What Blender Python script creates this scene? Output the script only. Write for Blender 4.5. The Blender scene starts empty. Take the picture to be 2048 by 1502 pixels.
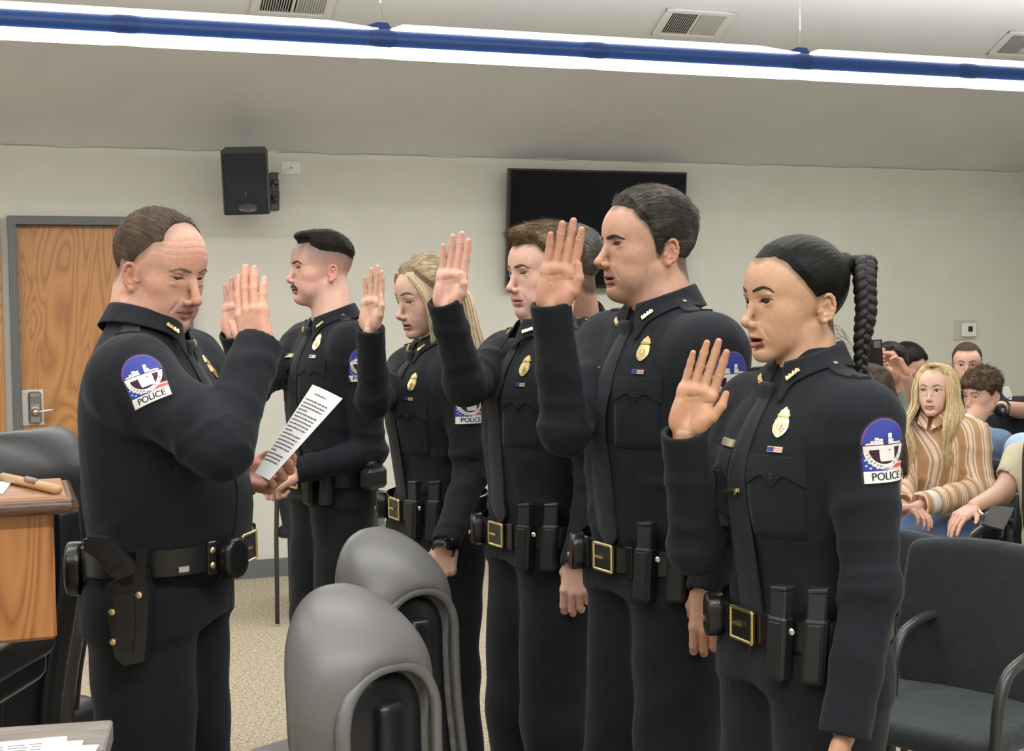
import bpy, math, random
import numpy as np
from mathutils import Vector, Matrix
from mathutils.bvhtree import BVHTree

# ------------------------------------------------------------------ camera, lights, exposure
FPX = 2800.0                      # focal length in pixels of the 2048 x 1502 frame
YAW, PITCH, ROLL = math.radians(20.0), math.radians(3.09), math.radians(0.60)
CAM = np.array([0.0, 0.0, 1.59])
sy, cy, sp, cp = math.sin(YAW), math.cos(YAW), math.sin(PITCH), math.cos(PITCH)
F_ = np.array([sy*cp, cy*cp, -sp])
R0 = np.array([cy, -sy, 0.0])
U0 = np.cross(R0, F_)
R_ = R0*math.cos(ROLL) - U0*math.sin(ROLL)
U_ = U0*math.cos(ROLL) + R0*math.sin(ROLL)
cam_data = bpy.data.cameras.new('camera')
cam_data.sensor_width = 36.0
cam_data.lens = FPX/2048*36.0
cam_data.clip_start = 0.05
cam = bpy.data.objects.new('camera', cam_data)
bpy.context.scene.collection.objects.link(cam)
cam.matrix_world = Matrix(((R_[0], U_[0], -F_[0], CAM[0]), (R_[1], U_[1], -F_[1], CAM[1]), (R_[2], U_[2], -F_[2], CAM[2]), (0, 0, 0, 1)))
bpy.context.scene.camera = cam
cam_data.dof.use_dof = True
cam_data.dof.focus_distance = 3.3
cam_data.dof.aperture_fstop = 22.0

def P(px, py, Z):
    """the point of the room seen at a pixel of the photo, Z metres along the view axis"""
    return CAM + Z*(F_ + (px-1024)/FPX*R_ - (py-751)/FPX*U_)
def camdir(r, u, t):
    """a direction given as right / up / towards the camera, level with the room"""
    v = r*R0 + u*np.array([0, 0, 1.0]) - t*np.array([sy, cy, 0.0])
    return v/np.linalg.norm(v)

scene = bpy.context.scene
scene.view_settings.view_transform = 'Standard'
scene.view_settings.look = 'None'
scene.view_settings.gamma = 1.0
scene.view_settings.use_curve_mapping = False
scene.view_settings.exposure = -0.06
world = bpy.data.worlds.new('world'); scene.world = world
world.use_nodes = True
world.node_tree.nodes['Background'].inputs[0].default_value = (0.90, 0.95, 1.0, 1)
world.node_tree.nodes['Background'].inputs[1].default_value = 0.20
def area(name, loc, rot, sx, sy_, power, col=(1.0, 0.985, 0.955)):
    l = bpy.data.lights.new(name, 'AREA'); l.shape = 'RECTANGLE'; l.size = sx; l.size_y = sy_
    l.energy = power; l.color = col
    o = bpy.data.objects.new(name, l); scene.collection.objects.link(o)
    o.location = loc; o.rotation_euler = rot
    return o
# fill lights added out of view, and the strips inside the visible lamp
FIX_Y, FIX_Z = 6.0, 2.728
area('fill_light_above_dais', (0.3, 0.7, 3.0), (0, 0, 0), 8.0, 0.16, 145)
area('fill_light_behind_camera', (0.3, -2.5, 3.0), (0, 0, 0), 8.0, 0.16, 60)
area('fill_light_above_dais_up', (0.3, 0.7, 3.1), (math.pi, 0, 0), 8.0, 0.16, 260)
area('lamp_strip_down', (1.8, FIX_Y, FIX_Z-0.16), (0, 0, 0), 9.0, 0.12, 110)
area('lamp_strip_up', (1.8, FIX_Y, FIX_Z+0.16), (math.pi, 0, 0), 9.0, 0.12, 75)
area('fill_light_middle', (0.6, 3.3, 3.3), (0, 0, 0), 8.0, 0.16, 110)
# ------------------------------------------------------------------ objects
def link(o, parent=None):
    scene.collection.objects.link(o)
    if parent is not None: o.parent = parent
    return o
def tag(o, label=None, cat=None, group=None, kind=None):
    if label: o['label'] = label
    if cat: o['category'] = cat
    if group: o['group'] = group
    if kind: o['kind'] = kind
    return o
def empty(name, loc, label=None, cat=None, group=None, rz=0):
    o = bpy.data.objects.new(name, None); o.empty_display_size = 0.1
    link(o); o.location = loc; o.rotation_euler = (0, 0, rz)
    return tag(o, label, cat, group)
def obj(name, verts, faces, mats, parent=None, smooth=True, org=(0, 0, 0), midx=None, col=None):
    """one mesh object; verts in room coordinates, org is where its thing stands"""
    me = bpy.data.meshes.new(name)
    v = np.asarray(verts, dtype=np.float32).reshape(-1, 3) - np.asarray(org, dtype=np.float32)
    if isinstance(faces, np.ndarray):
        nf, k = faces.shape
        me.vertices.add(len(v)); me.vertices.foreach_set('co', v.ravel())
        me.loops.add(nf*k); me.loops.foreach_set('vertex_index', faces.astype(np.int32).ravel())
        me.polygons.add(nf); me.polygons.foreach_set('loop_start', np.arange(0, nf*k, k, dtype=np.int32))
        me.update(calc_edges=True)
    else:
        me.from_pydata(v.tolist(), [], [tuple(int(i) for i in f) for f in faces])
    if not isinstance(mats, (list, tuple)): mats = [mats]
    for m in mats: me.materials.append(m)
    if midx is not None: me.polygons.foreach_set('material_index', np.asarray(midx, dtype=np.int32))
    if col is not None:
        ca = me.color_attributes.new('Col', 'FLOAT_COLOR', 'POINT')
        c4 = np.ones((len(v), 4), dtype=np.float32); c4[:, :3] = col
        ca.data.foreach_set('color', c4.ravel())
    me.polygons.foreach_set('use_smooth', np.full(len(me.polygons), smooth, dtype=bool))
    me.validate(); me.update()
    o = bpy.data.objects.new(name, me)
    return link(o, parent)
class MB:
    """collects shapes for one mesh"""
    def __init__(s): s.v = []; s.f = []; s.n = 0; s.m = []
    def add(s, v, f, m=0):
        v = np.asarray(v, dtype=float).reshape(-1, 3)
        s.v.append(v); s.f += [tuple(int(i)+s.n for i in q) for q in f]; s.m += [m]*len(f); s.n += len(v)
        return s
    def box(s, c, h, R=None, m=0, bev=0.0):
        c = np.asarray(c, float); h = np.asarray(h, float)
        if bev <= 0:
            v = np.array([[x, y, z] for x in (-1, 1) for y in (-1, 1) for z in (-1, 1)])*h
            f = [(0, 1, 3, 2), (4, 6, 7, 5), (0, 4, 5, 1), (2, 3, 7, 6), (0, 2, 6, 4), (1, 5, 7, 3)]
        else:
            v = []; b = min(bev, *(h*0.98))
            for x in (-1, 1):
                for y in (-1, 1):
                    for z in (-1, 1):
                        for k in range(3):
                            q = np.array([x, y, z])*(h-b); q[k] += (x, y, z)[k]*b; v.append(q)
            v = np.array(v); I = lambda x, y, z, k: ((x*2+y)*2+z)*3+k
            f = []
            for k in range(3):
                a, c_ = [(1, 2), (2, 0), (0, 1)][k]
                for sd in (0, 1):
                    q = []
                    for (ua, uc) in ((0, 0), (1, 0), (1, 1), (0, 1)):
                        t = [0, 0, 0]; t[k] = sd; t[a] = ua; t[c_] = uc; q.append(I(*t, k))
                    f.append(tuple(q) if sd else tuple(q[::-1]))
            for k in range(3):
                a, c_ = [(1, 2), (2, 0), (0, 1)][k]
                for ua in (0, 1):
                    for uc in (0, 1):
                        t0 = [0, 0, 0]; t0[a] = ua; t0[c_] = uc; t1 = list(t0); t1[k] = 1
                        q = (I(*t0, a), I(*t1, a), I(*t1, c_), I(*t0, c_))
                        f.append(q if ua ^ uc else q[::-1])
            for x in (0, 1):
                for y in (0, 1):
                    for z in (0, 1):
                        q = (I(x, y, z, 0), I(x, y, z, 1), I(x, y, z, 2))
                        f.append(q if (x+y+z) % 2 else q[::-1])
        if R is not None: v = v @ np.asarray(R, float).T
        return s.add(v+c, f, m)
    def tube(s, pts, r, n=10, m=0, cap=True, flat=1.0, up=None):
        pts = np.asarray(pts, float); k = len(pts)
        r = np.full(k, r) if np.isscalar(r) else np.asarray(r, float)
        t = np.gradient(pts, axis=0); t /= np.linalg.norm(t, axis=1)[:, None]+1e-12
        u = np.array(up if up is not None else ((0, 0, 1) if abs(t[0][2]) < .9 else (1, 0, 0)), float)
        v = []
        for i in range(k):
            u = u - t[i]*np.dot(u, t[i]); u /= np.linalg.norm(u)+1e-12
            w = np.cross(t[i], u)
            for j in range(n):
                a = 2*math.pi*j/n
                v.append(pts[i] + r[i]*(w*math.cos(a) + u*math.sin(a)*flat))
        f = [(i*n+j, i*n+(j+1) % n, (i+1)*n+(j+1) % n, (i+1)*n+j) for i in range(k-1) for j in range(n)]
        if cap: f += [tuple(range(n))[::-1], tuple((k-1)*n+j for j in range(n))]
        return s.add(v, f, m)
    def lathe(s, prof, c=(0, 0, 0), axis=(0, 0, 1), n=24, m=0):
        a = np.asarray(axis, float); a /= np.linalg.norm(a)
        u = np.cross(a, (1, 0, 0) if abs(a[0]) < .8 else (0, 1, 0)); u /= np.linalg.norm(u); w = np.cross(a, u)
        v = [np.asarray(c)+a*h+(u*math.cos(2*math.pi*j/n)+w*math.sin(2*math.pi*j/n))*r for r, h in prof for j in range(n)]
        k = len(prof)
        f = [(i*n+j, i*n+(j+1) % n, (i+1)*n+(j+1) % n, (i+1)*n+j) for i in range(k-1) for j in range(n)]
        f += [tuple(range(n))[::-1], tuple((k-1)*n+j for j in range(n))]
        return s.add(v, f, m)
    def prism(s, poly, o, ux, uy, uz, d, m=0):
        """flat outline poly (2D) at o in the plane ux, uy, pushed by d along uz"""
        o, ux, uy, uz = [np.asarray(q, float) for q in (o, ux, uy, uz)]
        n = len(poly)
        v = [o+ux*a+uy*b for a, b in poly]+[o+ux*a+uy*b+uz*d for a, b in poly]
        f = [tuple(range(n))[::-1], tuple(range(n, 2*n))]+[(i, (i+1) % n, n+(i+1) % n, n+i) for i in range(n)]
        return s.add(v, f, m)
    def build(s, name, mats, parent=None, smooth=False, org=(0, 0, 0)):
        return obj(name, np.concatenate(s.v), s.f, mats, parent, smooth, org, s.m)
def autosmooth(o, ang=35):
    me = o.data
    me.polygons.foreach_set('use_smooth', np.ones(len(me.polygons), dtype=bool))
    me.set_sharp_from_angle(angle=math.radians(ang))
    return o

# ------------------------------------------------------------------ distance-field modelling
def f32(a): return np.asarray(a, dtype=np.float32)
def smin(a, b, k):
    h = np.maximum(k-np.abs(a-b), 0)/k
    return np.minimum(a, b)-h*h*k*0.25
def smax(a, b, k): return -smin(-a, -b, k)
def sph(p, c, r): return np.sqrt(((p-f32(c))**2).sum(1))-r
def ell(p, c, r, R=None):
    q = p-f32(c)
    if R is not None: q = q @ f32(R)
    r = f32(r); k0 = np.sqrt(((q/r)**2).sum(1)); k1 = np.sqrt(((q/(r*r))**2).sum(1))
    return k0*(k0-1)/np.maximum(k1, 1e-6)
def cap(p, a, b, ra, rb=None):
    if rb is None: rb = ra
    a = f32(a); b = f32(b); ab = b-a; q = p-a
    t = np.clip((q @ ab)/max(float(ab @ ab), 1e-12), 0, 1)
    return np.sqrt(((q-t[:, None]*ab)**2).sum(1))-(ra+t*(rb-ra))
def chain(p, pts, rs, k=0.0):
    d = None
    for i in range(len(pts)-1):
        e = cap(p, pts[i], pts[i+1], rs[i], rs[i+1])
        d = e if d is None else (smin(d, e, k) if k > 0 else np.minimum(d, e))
    return d
def rbox(p, c, h, r, R=None):
    q = p-f32(c)
    if R is not None: q = q @ f32(R)
    q = np.abs(q)-(f32(h)-r)
    return np.sqrt((np.maximum(q, 0)**2).sum(1))+np.minimum(q.max(1), 0)-r
def noise3(p, f, seed=0.0):
    """cheap smooth noise, about -1..1"""
    x, y, z = p[:, 0]*f+seed*1.7, p[:, 1]*f+seed*3.1, p[:, 2]*f+seed*5.3
    a = np.sin(x*1.0+1.3*np.sin(y*1.1+z*.7))+np.sin(y*1.2+1.1*np.sin(z*.9+x*1.3))+np.sin(z*1.1+1.2*np.sin(x*.8+y*1.4))
    return a/3
def mesh_sdf(fn, lo, hi, h, B=8, marg=1.3):
    lo = np.asarray(lo, float); hi = np.asarray(hi, float)
    nb = np.maximum(np.ceil((hi-lo)/(h*B)).astype(int), 1)
    n = nb*B
    G = np.empty(tuple(nb)+(B, B, B), dtype=np.float32)
    bi = np.stack(np.meshgrid(*[np.arange(k) for k in nb], indexing='ij'), -1).reshape(-1, 3)
    ctr = lo+(bi*B+(B-1)/2)*h
    dc = fn(f32(ctr))
    act = np.abs(dc) < 0.5*math.sqrt(3)*B*h*marg
    Gf = G.reshape(-1, B*B*B); Gf[:] = dc[:, None]
    li = np.stack(np.meshgrid(*[np.arange(B)]*3, indexing='ij'), -1).reshape(-1, 3)*h
    ai = np.nonzero(act)[0]
    for s in range(0, len(ai), 400):
        ii = ai[s:s+400]
        pts = (lo+bi[ii]*(B*h))[:, None, :]+li[None]
        Gf[ii] = fn(f32(pts.reshape(-1, 3))).reshape(len(ii), -1)
    V = G.transpose(0, 3, 1, 4, 2, 5).reshape(tuple(n))
    S = V < 0
    c = [S[i:n[0]-1+i, j:n[1]-1+j, k:n[2]-1+k] for i in (0, 1) for j in (0, 1) for k in (0, 1)]
    anyc = c[0].copy(); allc = c[0].copy()
    for q in c[1:]: anyc |= q; allc &= q
    m = anyc & ~allc
    idx = np.full(m.shape, -1, dtype=np.int64)
    ci = np.argwhere(m)
    if len(ci) == 0: return np.zeros((0, 3)), np.zeros((0, 4), dtype=np.int64)
    idx[m] = np.arange(len(ci))
    acc = np.zeros((len(ci), 3)); cnt = np.zeros(len(ci))
    offs = [(i, j, k) for i in (0, 1) for j in (0, 1) for k in (0, 1)]
    val = [V[ci[:, 0]+o[0], ci[:, 1]+o[1], ci[:, 2]+o[2]] for o in offs]
    for a in range(8):
        for ax in range(3):
            if offs[a][ax] == 0:
                o2 = list(offs[a]); o2[ax] = 1; b = o2[0]*4+o2[1]*2+o2[2]
                x = (val[a] < 0) != (val[b] < 0)
                t = np.where(x, val[a]/np.where(x, val[a]-val[b], 1), 0)
                pos = np.tile(np.array(offs[a], float), (len(ci), 1)); pos[:, ax] += t
                acc[x] += pos[x]; cnt[x] += 1
    verts = lo+(ci+acc/cnt[:, None])*h
    faces = []
    for ax in range(3):
        sl0 = [slice(None)]*3; sl1 = [slice(None)]*3; sl0[ax] = slice(0, -1); sl1[ax] = slice(1, None)
        A = S[tuple(sl0)]; Bq = S[tuple(sl1)]
        e = np.argwhere(A != Bq)
        u, w = (ax+1) % 3, (ax+2) % 3
        ok = (e[:, u] > 0) & (e[:, w] > 0) & (e[:, u] < n[u]-1) & (e[:, w] < n[w]-1)
        e = e[ok]
        q = []
        for du, dw in ((-1, -1), (0, -1), (0, 0), (-1, 0)):
            g = e.copy(); g[:, u] += du; g[:, w] += dw
            q.append(idx[g[:, 0], g[:, 1], g[:, 2]])
        q = np.stack(q, 1)
        fl = ~A[e[:, 0], e[:, 1], e[:, 2]]
        q[fl] = q[fl][:, ::-1]
        faces.append(q[(q >= 0).all(1)])
    return verts, np.concatenate(faces)
def relax(v, f, it=1, lam=0.5):
    a = np.concatenate([f[:, 0], f[:, 1], f[:, 2], f[:, 3]]); b = np.concatenate([f[:, 1], f[:, 2], f[:, 3], f[:, 0]])
    for _ in range(it):
        s = np.zeros_like(v); c = np.zeros(len(v))
        for k in range(3): s[:, k] = np.bincount(a, v[b, k], len(v))+np.bincount(b, v[a, k], len(v))
        c = np.bincount(a, minlength=len(v))+np.bincount(b, minlength=len(v))
        g = c > 0
        v[g] += lam*(s[g]/c[g][:, None]-v[g])
    return v
def joinm(parts):
    v = []; f = []; n = 0
    for a, b in parts:
        v.append(a); f.append(b+n); n += len(a)
    return np.concatenate(v), np.concatenate(f)
def rotz(a): c, s = math.cos(a), math.sin(a); return np.array([[c, -s, 0], [s, c, 0], [0, 0, 1.0]])
def rotx(a): c, s = math.cos(a), math.sin(a); return np.array([[1, 0, 0], [0, c, -s], [0, s, c.real]])
def roty(a): c, s = math.cos(a), math.sin(a); return np.array([[c, 0, s], [0, 1, 0], [-s, 0, c]])
def unit(v): v = np.asarray(v, float); return v/np.linalg.norm(v)

# ------------------------------------------------------------------ materials
def mat(name, col=(0.5, 0.5, 0.5), rough=0.6, metal=0.0, spec=0.5, build=None, **kw):
    m = bpy.data.materials.new(name); m.use_nodes = True
    nt = m.node_tree; b = nt.nodes['Principled BSDF']
    b.inputs['Base Color'].default_value = (*col, 1); b.inputs['Roughness'].default_value = rough
    b.inputs['Metallic'].default_value = metal; b.inputs['Specular IOR Level'].default_value = spec
    for k, v in kw.items(): b.inputs[k.replace('_', ' ')].default_value = v
    if build: build(nt, b)
    return m
def coords(nt, scale=(1, 1, 1), kind='Object', rot=(0, 0, 0)):
    tc = nt.nodes.new('ShaderNodeTexCoord'); mp = nt.nodes.new('ShaderNodeMapping')
    mp.inputs['Scale'].default_value = scale; mp.inputs['Rotation'].default_value = rot
    nt.links.new(tc.outputs[kind], mp.inputs[0]); return mp.outputs[0]
def noise(nt, vec, scale, detail=3, rough=0.5, dist=0.0):
    n = nt.nodes.new('ShaderNodeTexNoise'); n.inputs['Scale'].default_value = scale
    n.inputs['Detail'].default_value = detail; n.inputs['Roughness'].default_value = rough
    n.inputs['Distortion'].default_value = dist
    nt.links.new(vec, n.inputs['Vector']); return n.outputs[0]
def ramp(nt, fac, stops):
    r = nt.nodes.new('ShaderNodeValToRGB'); e = r.color_ramp.elements
    while len(e) < len(stops): e.new(0.5)
    for i, (p_, c) in enumerate(stops): e[i].position = p_; e[i].color = (*c, 1)
    nt.links.new(fac, r.inputs[0]); return r.outputs[0]
def bump(nt, b, h, strength=0.3, dist=0.01, normal=None):
    n = nt.nodes.new('ShaderNodeBump'); n.inputs['Strength'].default_value = strength
    n.inputs['Distance'].default_value = dist; nt.links.new(h, n.inputs['Height'])
    if normal: nt.links.new(normal, n.inputs['Normal'])
    nt.links.new(n.outputs[0], b.inputs['Normal']); return n.outputs[0]
def speckle(scale, c0, c1, st=0.2, dist=0.004, lo=0.35, hi=0.65, detail=3, vs=(1, 1, 1), distort=0.0):
    def f(nt, b):
        v = coords(nt, vs); n = noise(nt, v, scale, detail, 0.5, distort)
        nt.links.new(ramp(nt, n, [(lo, c0), (hi, c1)]), b.inputs['Base Color'])
        if st: bump(nt, b, n, st, dist)
    return f
def woodmat(name, dark, light, vs=(1, 1, 0.12), scale=7.0, rough=0.35, coat=0.25, rings=16.0):
    def f(nt, b):
        v = coords(nt, vs)
        n1 = noise(nt, v, scale, 2, 0.45, 0.6)
        w = nt.nodes.new('ShaderNodeMath'); w.operation = 'MULTIPLY'; w.inputs[1].default_value = rings; nt.links.new(n1, w.inputs[0])
        s = nt.nodes.new('ShaderNodeMath'); s.operation = 'PINGPONG'; s.inputs[1].default_value = 1.0; nt.links.new(w.outputs[0], s.inputs[0])
        g = noise(nt, coords(nt, (vs[0], vs[1], vs[2]*0.4)), 130, 3, 0.6)
        mx = nt.nodes.new('ShaderNodeMath'); mx.operation = 'MULTIPLY_ADD'; mx.inputs[1].default_value = 0.75
        nt.links.new(s.outputs[0], mx.inputs[0])
        gm = nt.nodes.new('ShaderNodeMath'); gm.operation = 'MULTIPLY'; gm.inputs[1].default_value = 0.45; nt.links.new(g, gm.inputs[0])
        nt.links.new(gm.outputs[0], mx.inputs[2])
        nt.links.new(ramp(nt, mx.outputs[0], [(0.18, dark), (0.55, tuple((a*.35+c*.65) for a, c in zip(dark, light))), (1.0, light)]), b.inputs['Base Color'])
        bump(nt, b, g, 0.05, 0.002)
        b.inputs['Coat Weight'].default_value = coat; b.inputs['Coat Roughness'].default_value = 0.25
    return mat(name, light, rough, build=f)
def attr_col(nt, b, extra=None):
    a = nt.nodes.new('ShaderNodeAttribute'); a.attribute_name = 'Col'
    nt.links.new(a.outputs['Color'], b.inputs['Base Color']); return a.outputs['Color']
def skin_build(nt, b):
    c = attr_col(nt, b)
    v = coords(nt)
    n = noise(nt, v, 90, 3, 0.6)
    mxn = nt.nodes.new('ShaderNodeMix'); mxn.data_type = 'RGBA'; mxn.blend_type = 'MULTIPLY'; mxn.inputs[0].default_value = 1.0
    nt.links.new(c, mxn.inputs[6]); nt.links.new(ramp(nt, n, [(0.3, (0.91, 0.86, 0.85)), (0.65, (1, 1, 1))]), mxn.inputs[7])
    nt.links.new(mxn.outputs[2], b.inputs['Base Color'])
    bump(nt, b, noise(nt, v, 900, 2), 0.10, 0.0008)
    b.inputs['Subsurface Weight'].default_value = 0.12
    b.inputs['Subsurface Radius'].default_value = (0.010, 0.004, 0.002); b.inputs['Subsurface Scale'].default_value = 0.6
SKIN = mat('skin', (0.6, 0.4, 0.3), 0.48, spec=0.4, build=skin_build)
def clothmat(name, col, weave=900, big=0.18, rough=0.85, sheen=0.15):
    def f(nt, b):
        v = coords(nt)
        n = noise(nt, v, 14, 3, 0.55); k = 1-big
        nt.links.new(ramp(nt, n, [(0.3, tuple(c*k for c in col)), (0.7, tuple(min(c*(1+big), 1) for c in col))]), b.inputs['Base Color'])
        n1 = bump(nt, b, noise(nt, v, weave, 1), 0.12, 0.0008)
        bump(nt, b, noise(nt, coords(nt, (1, 1, 0.6)), 22, 2, 0.5, 0.8), 0.30, 0.012, n1)
        b.inputs['Sheen Weight'].default_value = sheen; b.inputs['Sheen Roughness'].default_value = 0.5
        b.inputs['Sheen Tint'].default_value = (0.8, 0.88, 1.0, 1)
    return mat(name, col, rough, spec=0.3, build=f)
NAVY = clothmat('navy uniform wool', (0.0062, 0.0078, 0.0120), sheen=.06)
TIEM = clothmat('tie twill', (0.0135, 0.0145, 0.019), 1500, 0.1, 0.65, .08)
BLACKL = mat('black basketweave leather', (0.008, 0.008, 0.009), 0.28, spec=0.6, build=lambda nt, b: bump(nt, b, noise(nt, coords(nt), 260, 1), 0.25, 0.002))
BLACKP = mat('black polymer', (0.012, 0.012, 0.014), 0.5)
GOLD = mat('gold metal', (0.85, 0.66, 0.28), 0.28, 1.0, build=speckle(400, (0.75, 0.55, 0.2), (1.0, 0.85, 0.5), 0.2, 0.001))
SILVER = mat('polished steel', (0.75, 0.75, 0.74), 0.25, 1.0)
WHITE = mat('white thread', (0.82, 0.80, 0.80), 0.7)
def hairmat(name, c0, c1, rough=0.45, vs=(1, 1, 1), scale=160, bmp=.5):
    def f(nt, b):
        v = coords(nt, vs); n = noise(nt, v, scale, 3, 0.7, 0.4)
        nt.links.new(ramp(nt, n, [(0.32, c0), (0.68, c1)]), b.inputs['Base Color'])
        bump(nt, b, n, bmp, 0.003)
    return mat(name, c1, rough, spec=0.4, build=f)
# ------------------------------------------------------------------ the room
WALL_Y = 8.06; CEIL_H = 2.455; SLOPE = math.tan(math.radians(27.5))
WALLM = mat('painted plaster', (0.66, 0.64, 0.55), 0.85, spec=0.2, build=speckle(5, (0.60, 0.595, 0.53), (0.63, 0.622, 0.56), 0.05, 0.004, 0.3, 0.7))
CEILM = mat('ceiling paint', (0.56, 0.56, 0.54), 0.9, spec=0.15, build=speckle(3, (0.63, 0.645, 0.65), (0.67, 0.685, 0.69), 0.04, 0.004, 0.3, 0.7))
BASEM = mat('grey vinyl cove base', (0.13, 0.145, 0.15), 0.55)
FRAMEM = mat('grey door frame paint', (0.115, 0.125, 0.125), 0.5)
def carpet(nt, b):
    v = coords(nt)
    n = noise(nt, v, 75, 3, 0.65); n2 = noise(nt, v, 210, 2, 0.6)
    m = nt.nodes.new('ShaderNodeMath'); m.operation = 'MULTIPLY_ADD'; m.inputs[1].default_value = 0.5; nt.links.new(n2, m.inputs[0])
    h = nt.nodes.new('ShaderNodeMath'); h.operation = 'MULTIPLY'; h.inputs[1].default_value = 0.5; nt.links.new(n, h.inputs[0]); nt.links.new(h.outputs[0], m.inputs[2])
    nt.links.new(ramp(nt, m.outputs[0], [(0.40, (0.19, 0.155, 0.11)), (0.50, (0.40, 0.345, 0.255)), (0.60, (0.60, 0.53, 0.41))]), b.inputs['Base Color'])
    bump(nt, b, m.outputs[0], 0.5, 0.006)
CARPET = mat('beige loop carpet', (0.4, 0.35, 0.26), 0.95, spec=0.1, build=carpet)
OAK = woodmat('oak door veneer', (0.33, 0.145, 0.05), (0.52, 0.25, 0.092), (1.0, 1, 0.20), 4.6, 0.42, 0.15, 34)
OAK2 = woodmat('oak dais veneer', (0.25, 0.095, 0.028), (0.43, 0.185, 0.06), (1, 1, 0.14), 8.0, 0.38, 0.12, 26)
OAKTOP = woodmat('oak dais top', (0.22, 0.10, 0.042), (0.34, 0.165, 0.075), (0.2, 1, 1), 5.0, 0.45, 0.1)
DARKEDGE = mat('dark walnut edge', (0.09, 0.045, 0.03), 0.3, build=speckle(30, (0.06, 0.03, 0.022), (0.13, 0.07, 0.045), 0.05, 0.002, vs=(1, 1, 6)))
EMIT = bpy.data.materials.new('lit lamp lens'); EMIT.use_nodes = True
_e = EMIT.node_tree.nodes['Principled BSDF']; _e.inputs['Base Color'].default_value = (0.9, 0.9, 0.85, 1)
_e.inputs['Emission Color'].default_value = (1.0, 0.98, 0.90, 1); _e.inputs['Emission Strength'].default_value = 3.0

XL, XR, YB = -2.2, 6.8, -4.0
mb = MB(); mb.box(((XL+XR)/2, (WALL_Y+YB)/2, -0.05), ((XR-XL)/2, (WALL_Y-YB)/2, 0.05)); tag(mb.build('floor', CARPET), kind='structure')
# back wall with the two door openings
D0, D1 = P(38, 800, 1), None
def on_wall(px, py, y=WALL_Y):
    d = P(px, py, 1.0)-CAM; return CAM+d*((y-CAM[1])/d[1])
dl = on_wall(14, 433)[0]; dr = on_wall(383, 600)[0]; dtop = on_wall(200, 434)[2]
dl2 = on_wall(36, 600)[0]; dr2 = on_wall(368, 600)[0]; dt2 = on_wall(200, 451)[2]
mb = MB()
def wbox(x0, x1, z0, z1): mb.box(((x0+x1)/2, WALL_Y+0.08, (z0+z1)/2), ((x1-x0)/2, 0.08, (z1-z0)/2))
wbox(dr2, XR, 0, CEIL_H+0.02); wbox(XL, dl2, 0, CEIL_H+0.02); wbox(dl2, dr2, dt2, CEIL_H+0.02)
tag(mb.build('wall_back', WALLM), kind='structure')
mb = MB(); mb.box((XL-0.08, (WALL_Y+YB)/2, 2.4), (0.08, (WALL_Y-YB)/2, 2.4)); tag(mb.build('wall_left', WALLM), kind='structure')
mb = MB(); mb.box((XR+0.08, (WALL_Y+YB)/2, 2.4), (0.08, (WALL_Y-YB)/2, 2.4)); tag(mb.build('wall_right', WALLM), kind='structure')
mb = MB(); mb.box(((XL+XR)/2, YB-0.08, 2.4), ((XR-XL)/2, 0.08, 2.4)); tag(mb.build('wall_front', WALLM), kind='structure')
mb = MB()
RIDGE_Y = 3.6; zr = CEIL_H+(WALL_Y-RIDGE_Y)*SLOPE
mb.add([(XL, WALL_Y+.16, CEIL_H-.16*SLOPE), (XR, WALL_Y+.16, CEIL_H-.16*SLOPE), (XR, RIDGE_Y, zr), (XL, RIDGE_Y, zr), (XL, YB, zr), (XR, YB, zr)]
       + [(XL, WALL_Y+.16, CEIL_H+.1-.16*SLOPE), (XR, WALL_Y+.16, CEIL_H+.1-.16*SLOPE), (XR, RIDGE_Y, zr+.1), (XL, RIDGE_Y, zr+.1), (XL, YB, zr+.1), (XR, YB, zr+.1)],
       [(0, 1, 2, 3), (3, 2, 5, 4), (9, 8, 7, 6), (10, 11, 8, 9), (0, 6, 7, 1), (4, 5, 11, 10)])
tag(mb.build('ceiling', CEILM), kind='structure')
# taped joint where wall and ceiling meet, with its open crack
mb = MB(); random.seed(4)
for x0, x1 in ((on_wall(2, 295)[0], on_wall(455, 302)[0]), (on_wall(556, 300)[0], XR-.05)):
    n = int((x1-x0)/0.05); pts = [(x0+(x1-x0)*i/n, WALL_Y-.001, CEIL_H-.004+0.004*math.sin(i*.7)*math.sin(i*.23)) for i in range(n+1)]
    mb.tube(pts, 0.0022, 6)
tag(mb.build('trim_1', mat('joint crack', (0.30, 0.29, 0.26), 0.9)), kind='structure')
# cove base
mb = MB(); mb.box(((dr+XR)/2, WALL_Y-0.006, 0.052), ((XR-dr)/2, 0.006, 0.052)); mb.box(((dr+XR)/2, WALL_Y-0.012, 0.006), ((XR-dr)/2, 0.012, 0.006))
tag(mb.build('baseboard_back', BASEM), kind='structure')
# door
dt = empty('door_1', (dl2, WALL_Y, 0)); tag(dt, kind='structure')
mb = MB(); mb.box(((dl2+dr2)/2, WALL_Y+0.03, dt2/2), ((dr2-dl2)/2-0.004, 0.022, dt2/2-0.006)); mb.build('door_panel', OAK, dt, org=(dl2, WALL_Y, 0))
mb = MB()
for a, b in ((dl, dl2), (dr2, dr)): mb.box(((a+b)/2, WALL_Y-0.012, dtop/2), ((b-a)/2, 0.045, dtop/2), bev=0.003)
mb.box(((dl+dr)/2, WALL_Y-0.012, (dtop+dt2)/2), ((dr-dl)/2, 0.0452, (dtop-dt2)/2), bev=0.003)
mb.build('door_frame', FRAMEM, dt, org=(dl2, WALL_Y, 0))
kc = on_wall(66, 815); PLATE = mat('brushed lock plate', (0.62, 0.61, 0.57), 0.45, 0.6)
mb = MB(); mb.box((kc[0], WALL_Y+0.004, kc[2]), (0.055, 0.003, 0.097)); kp = mb.build('strike_guard', mat('cream metal', (0.66, 0.64, 0.57), 0.5), dt, org=(dl2, WALL_Y, 0))
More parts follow.
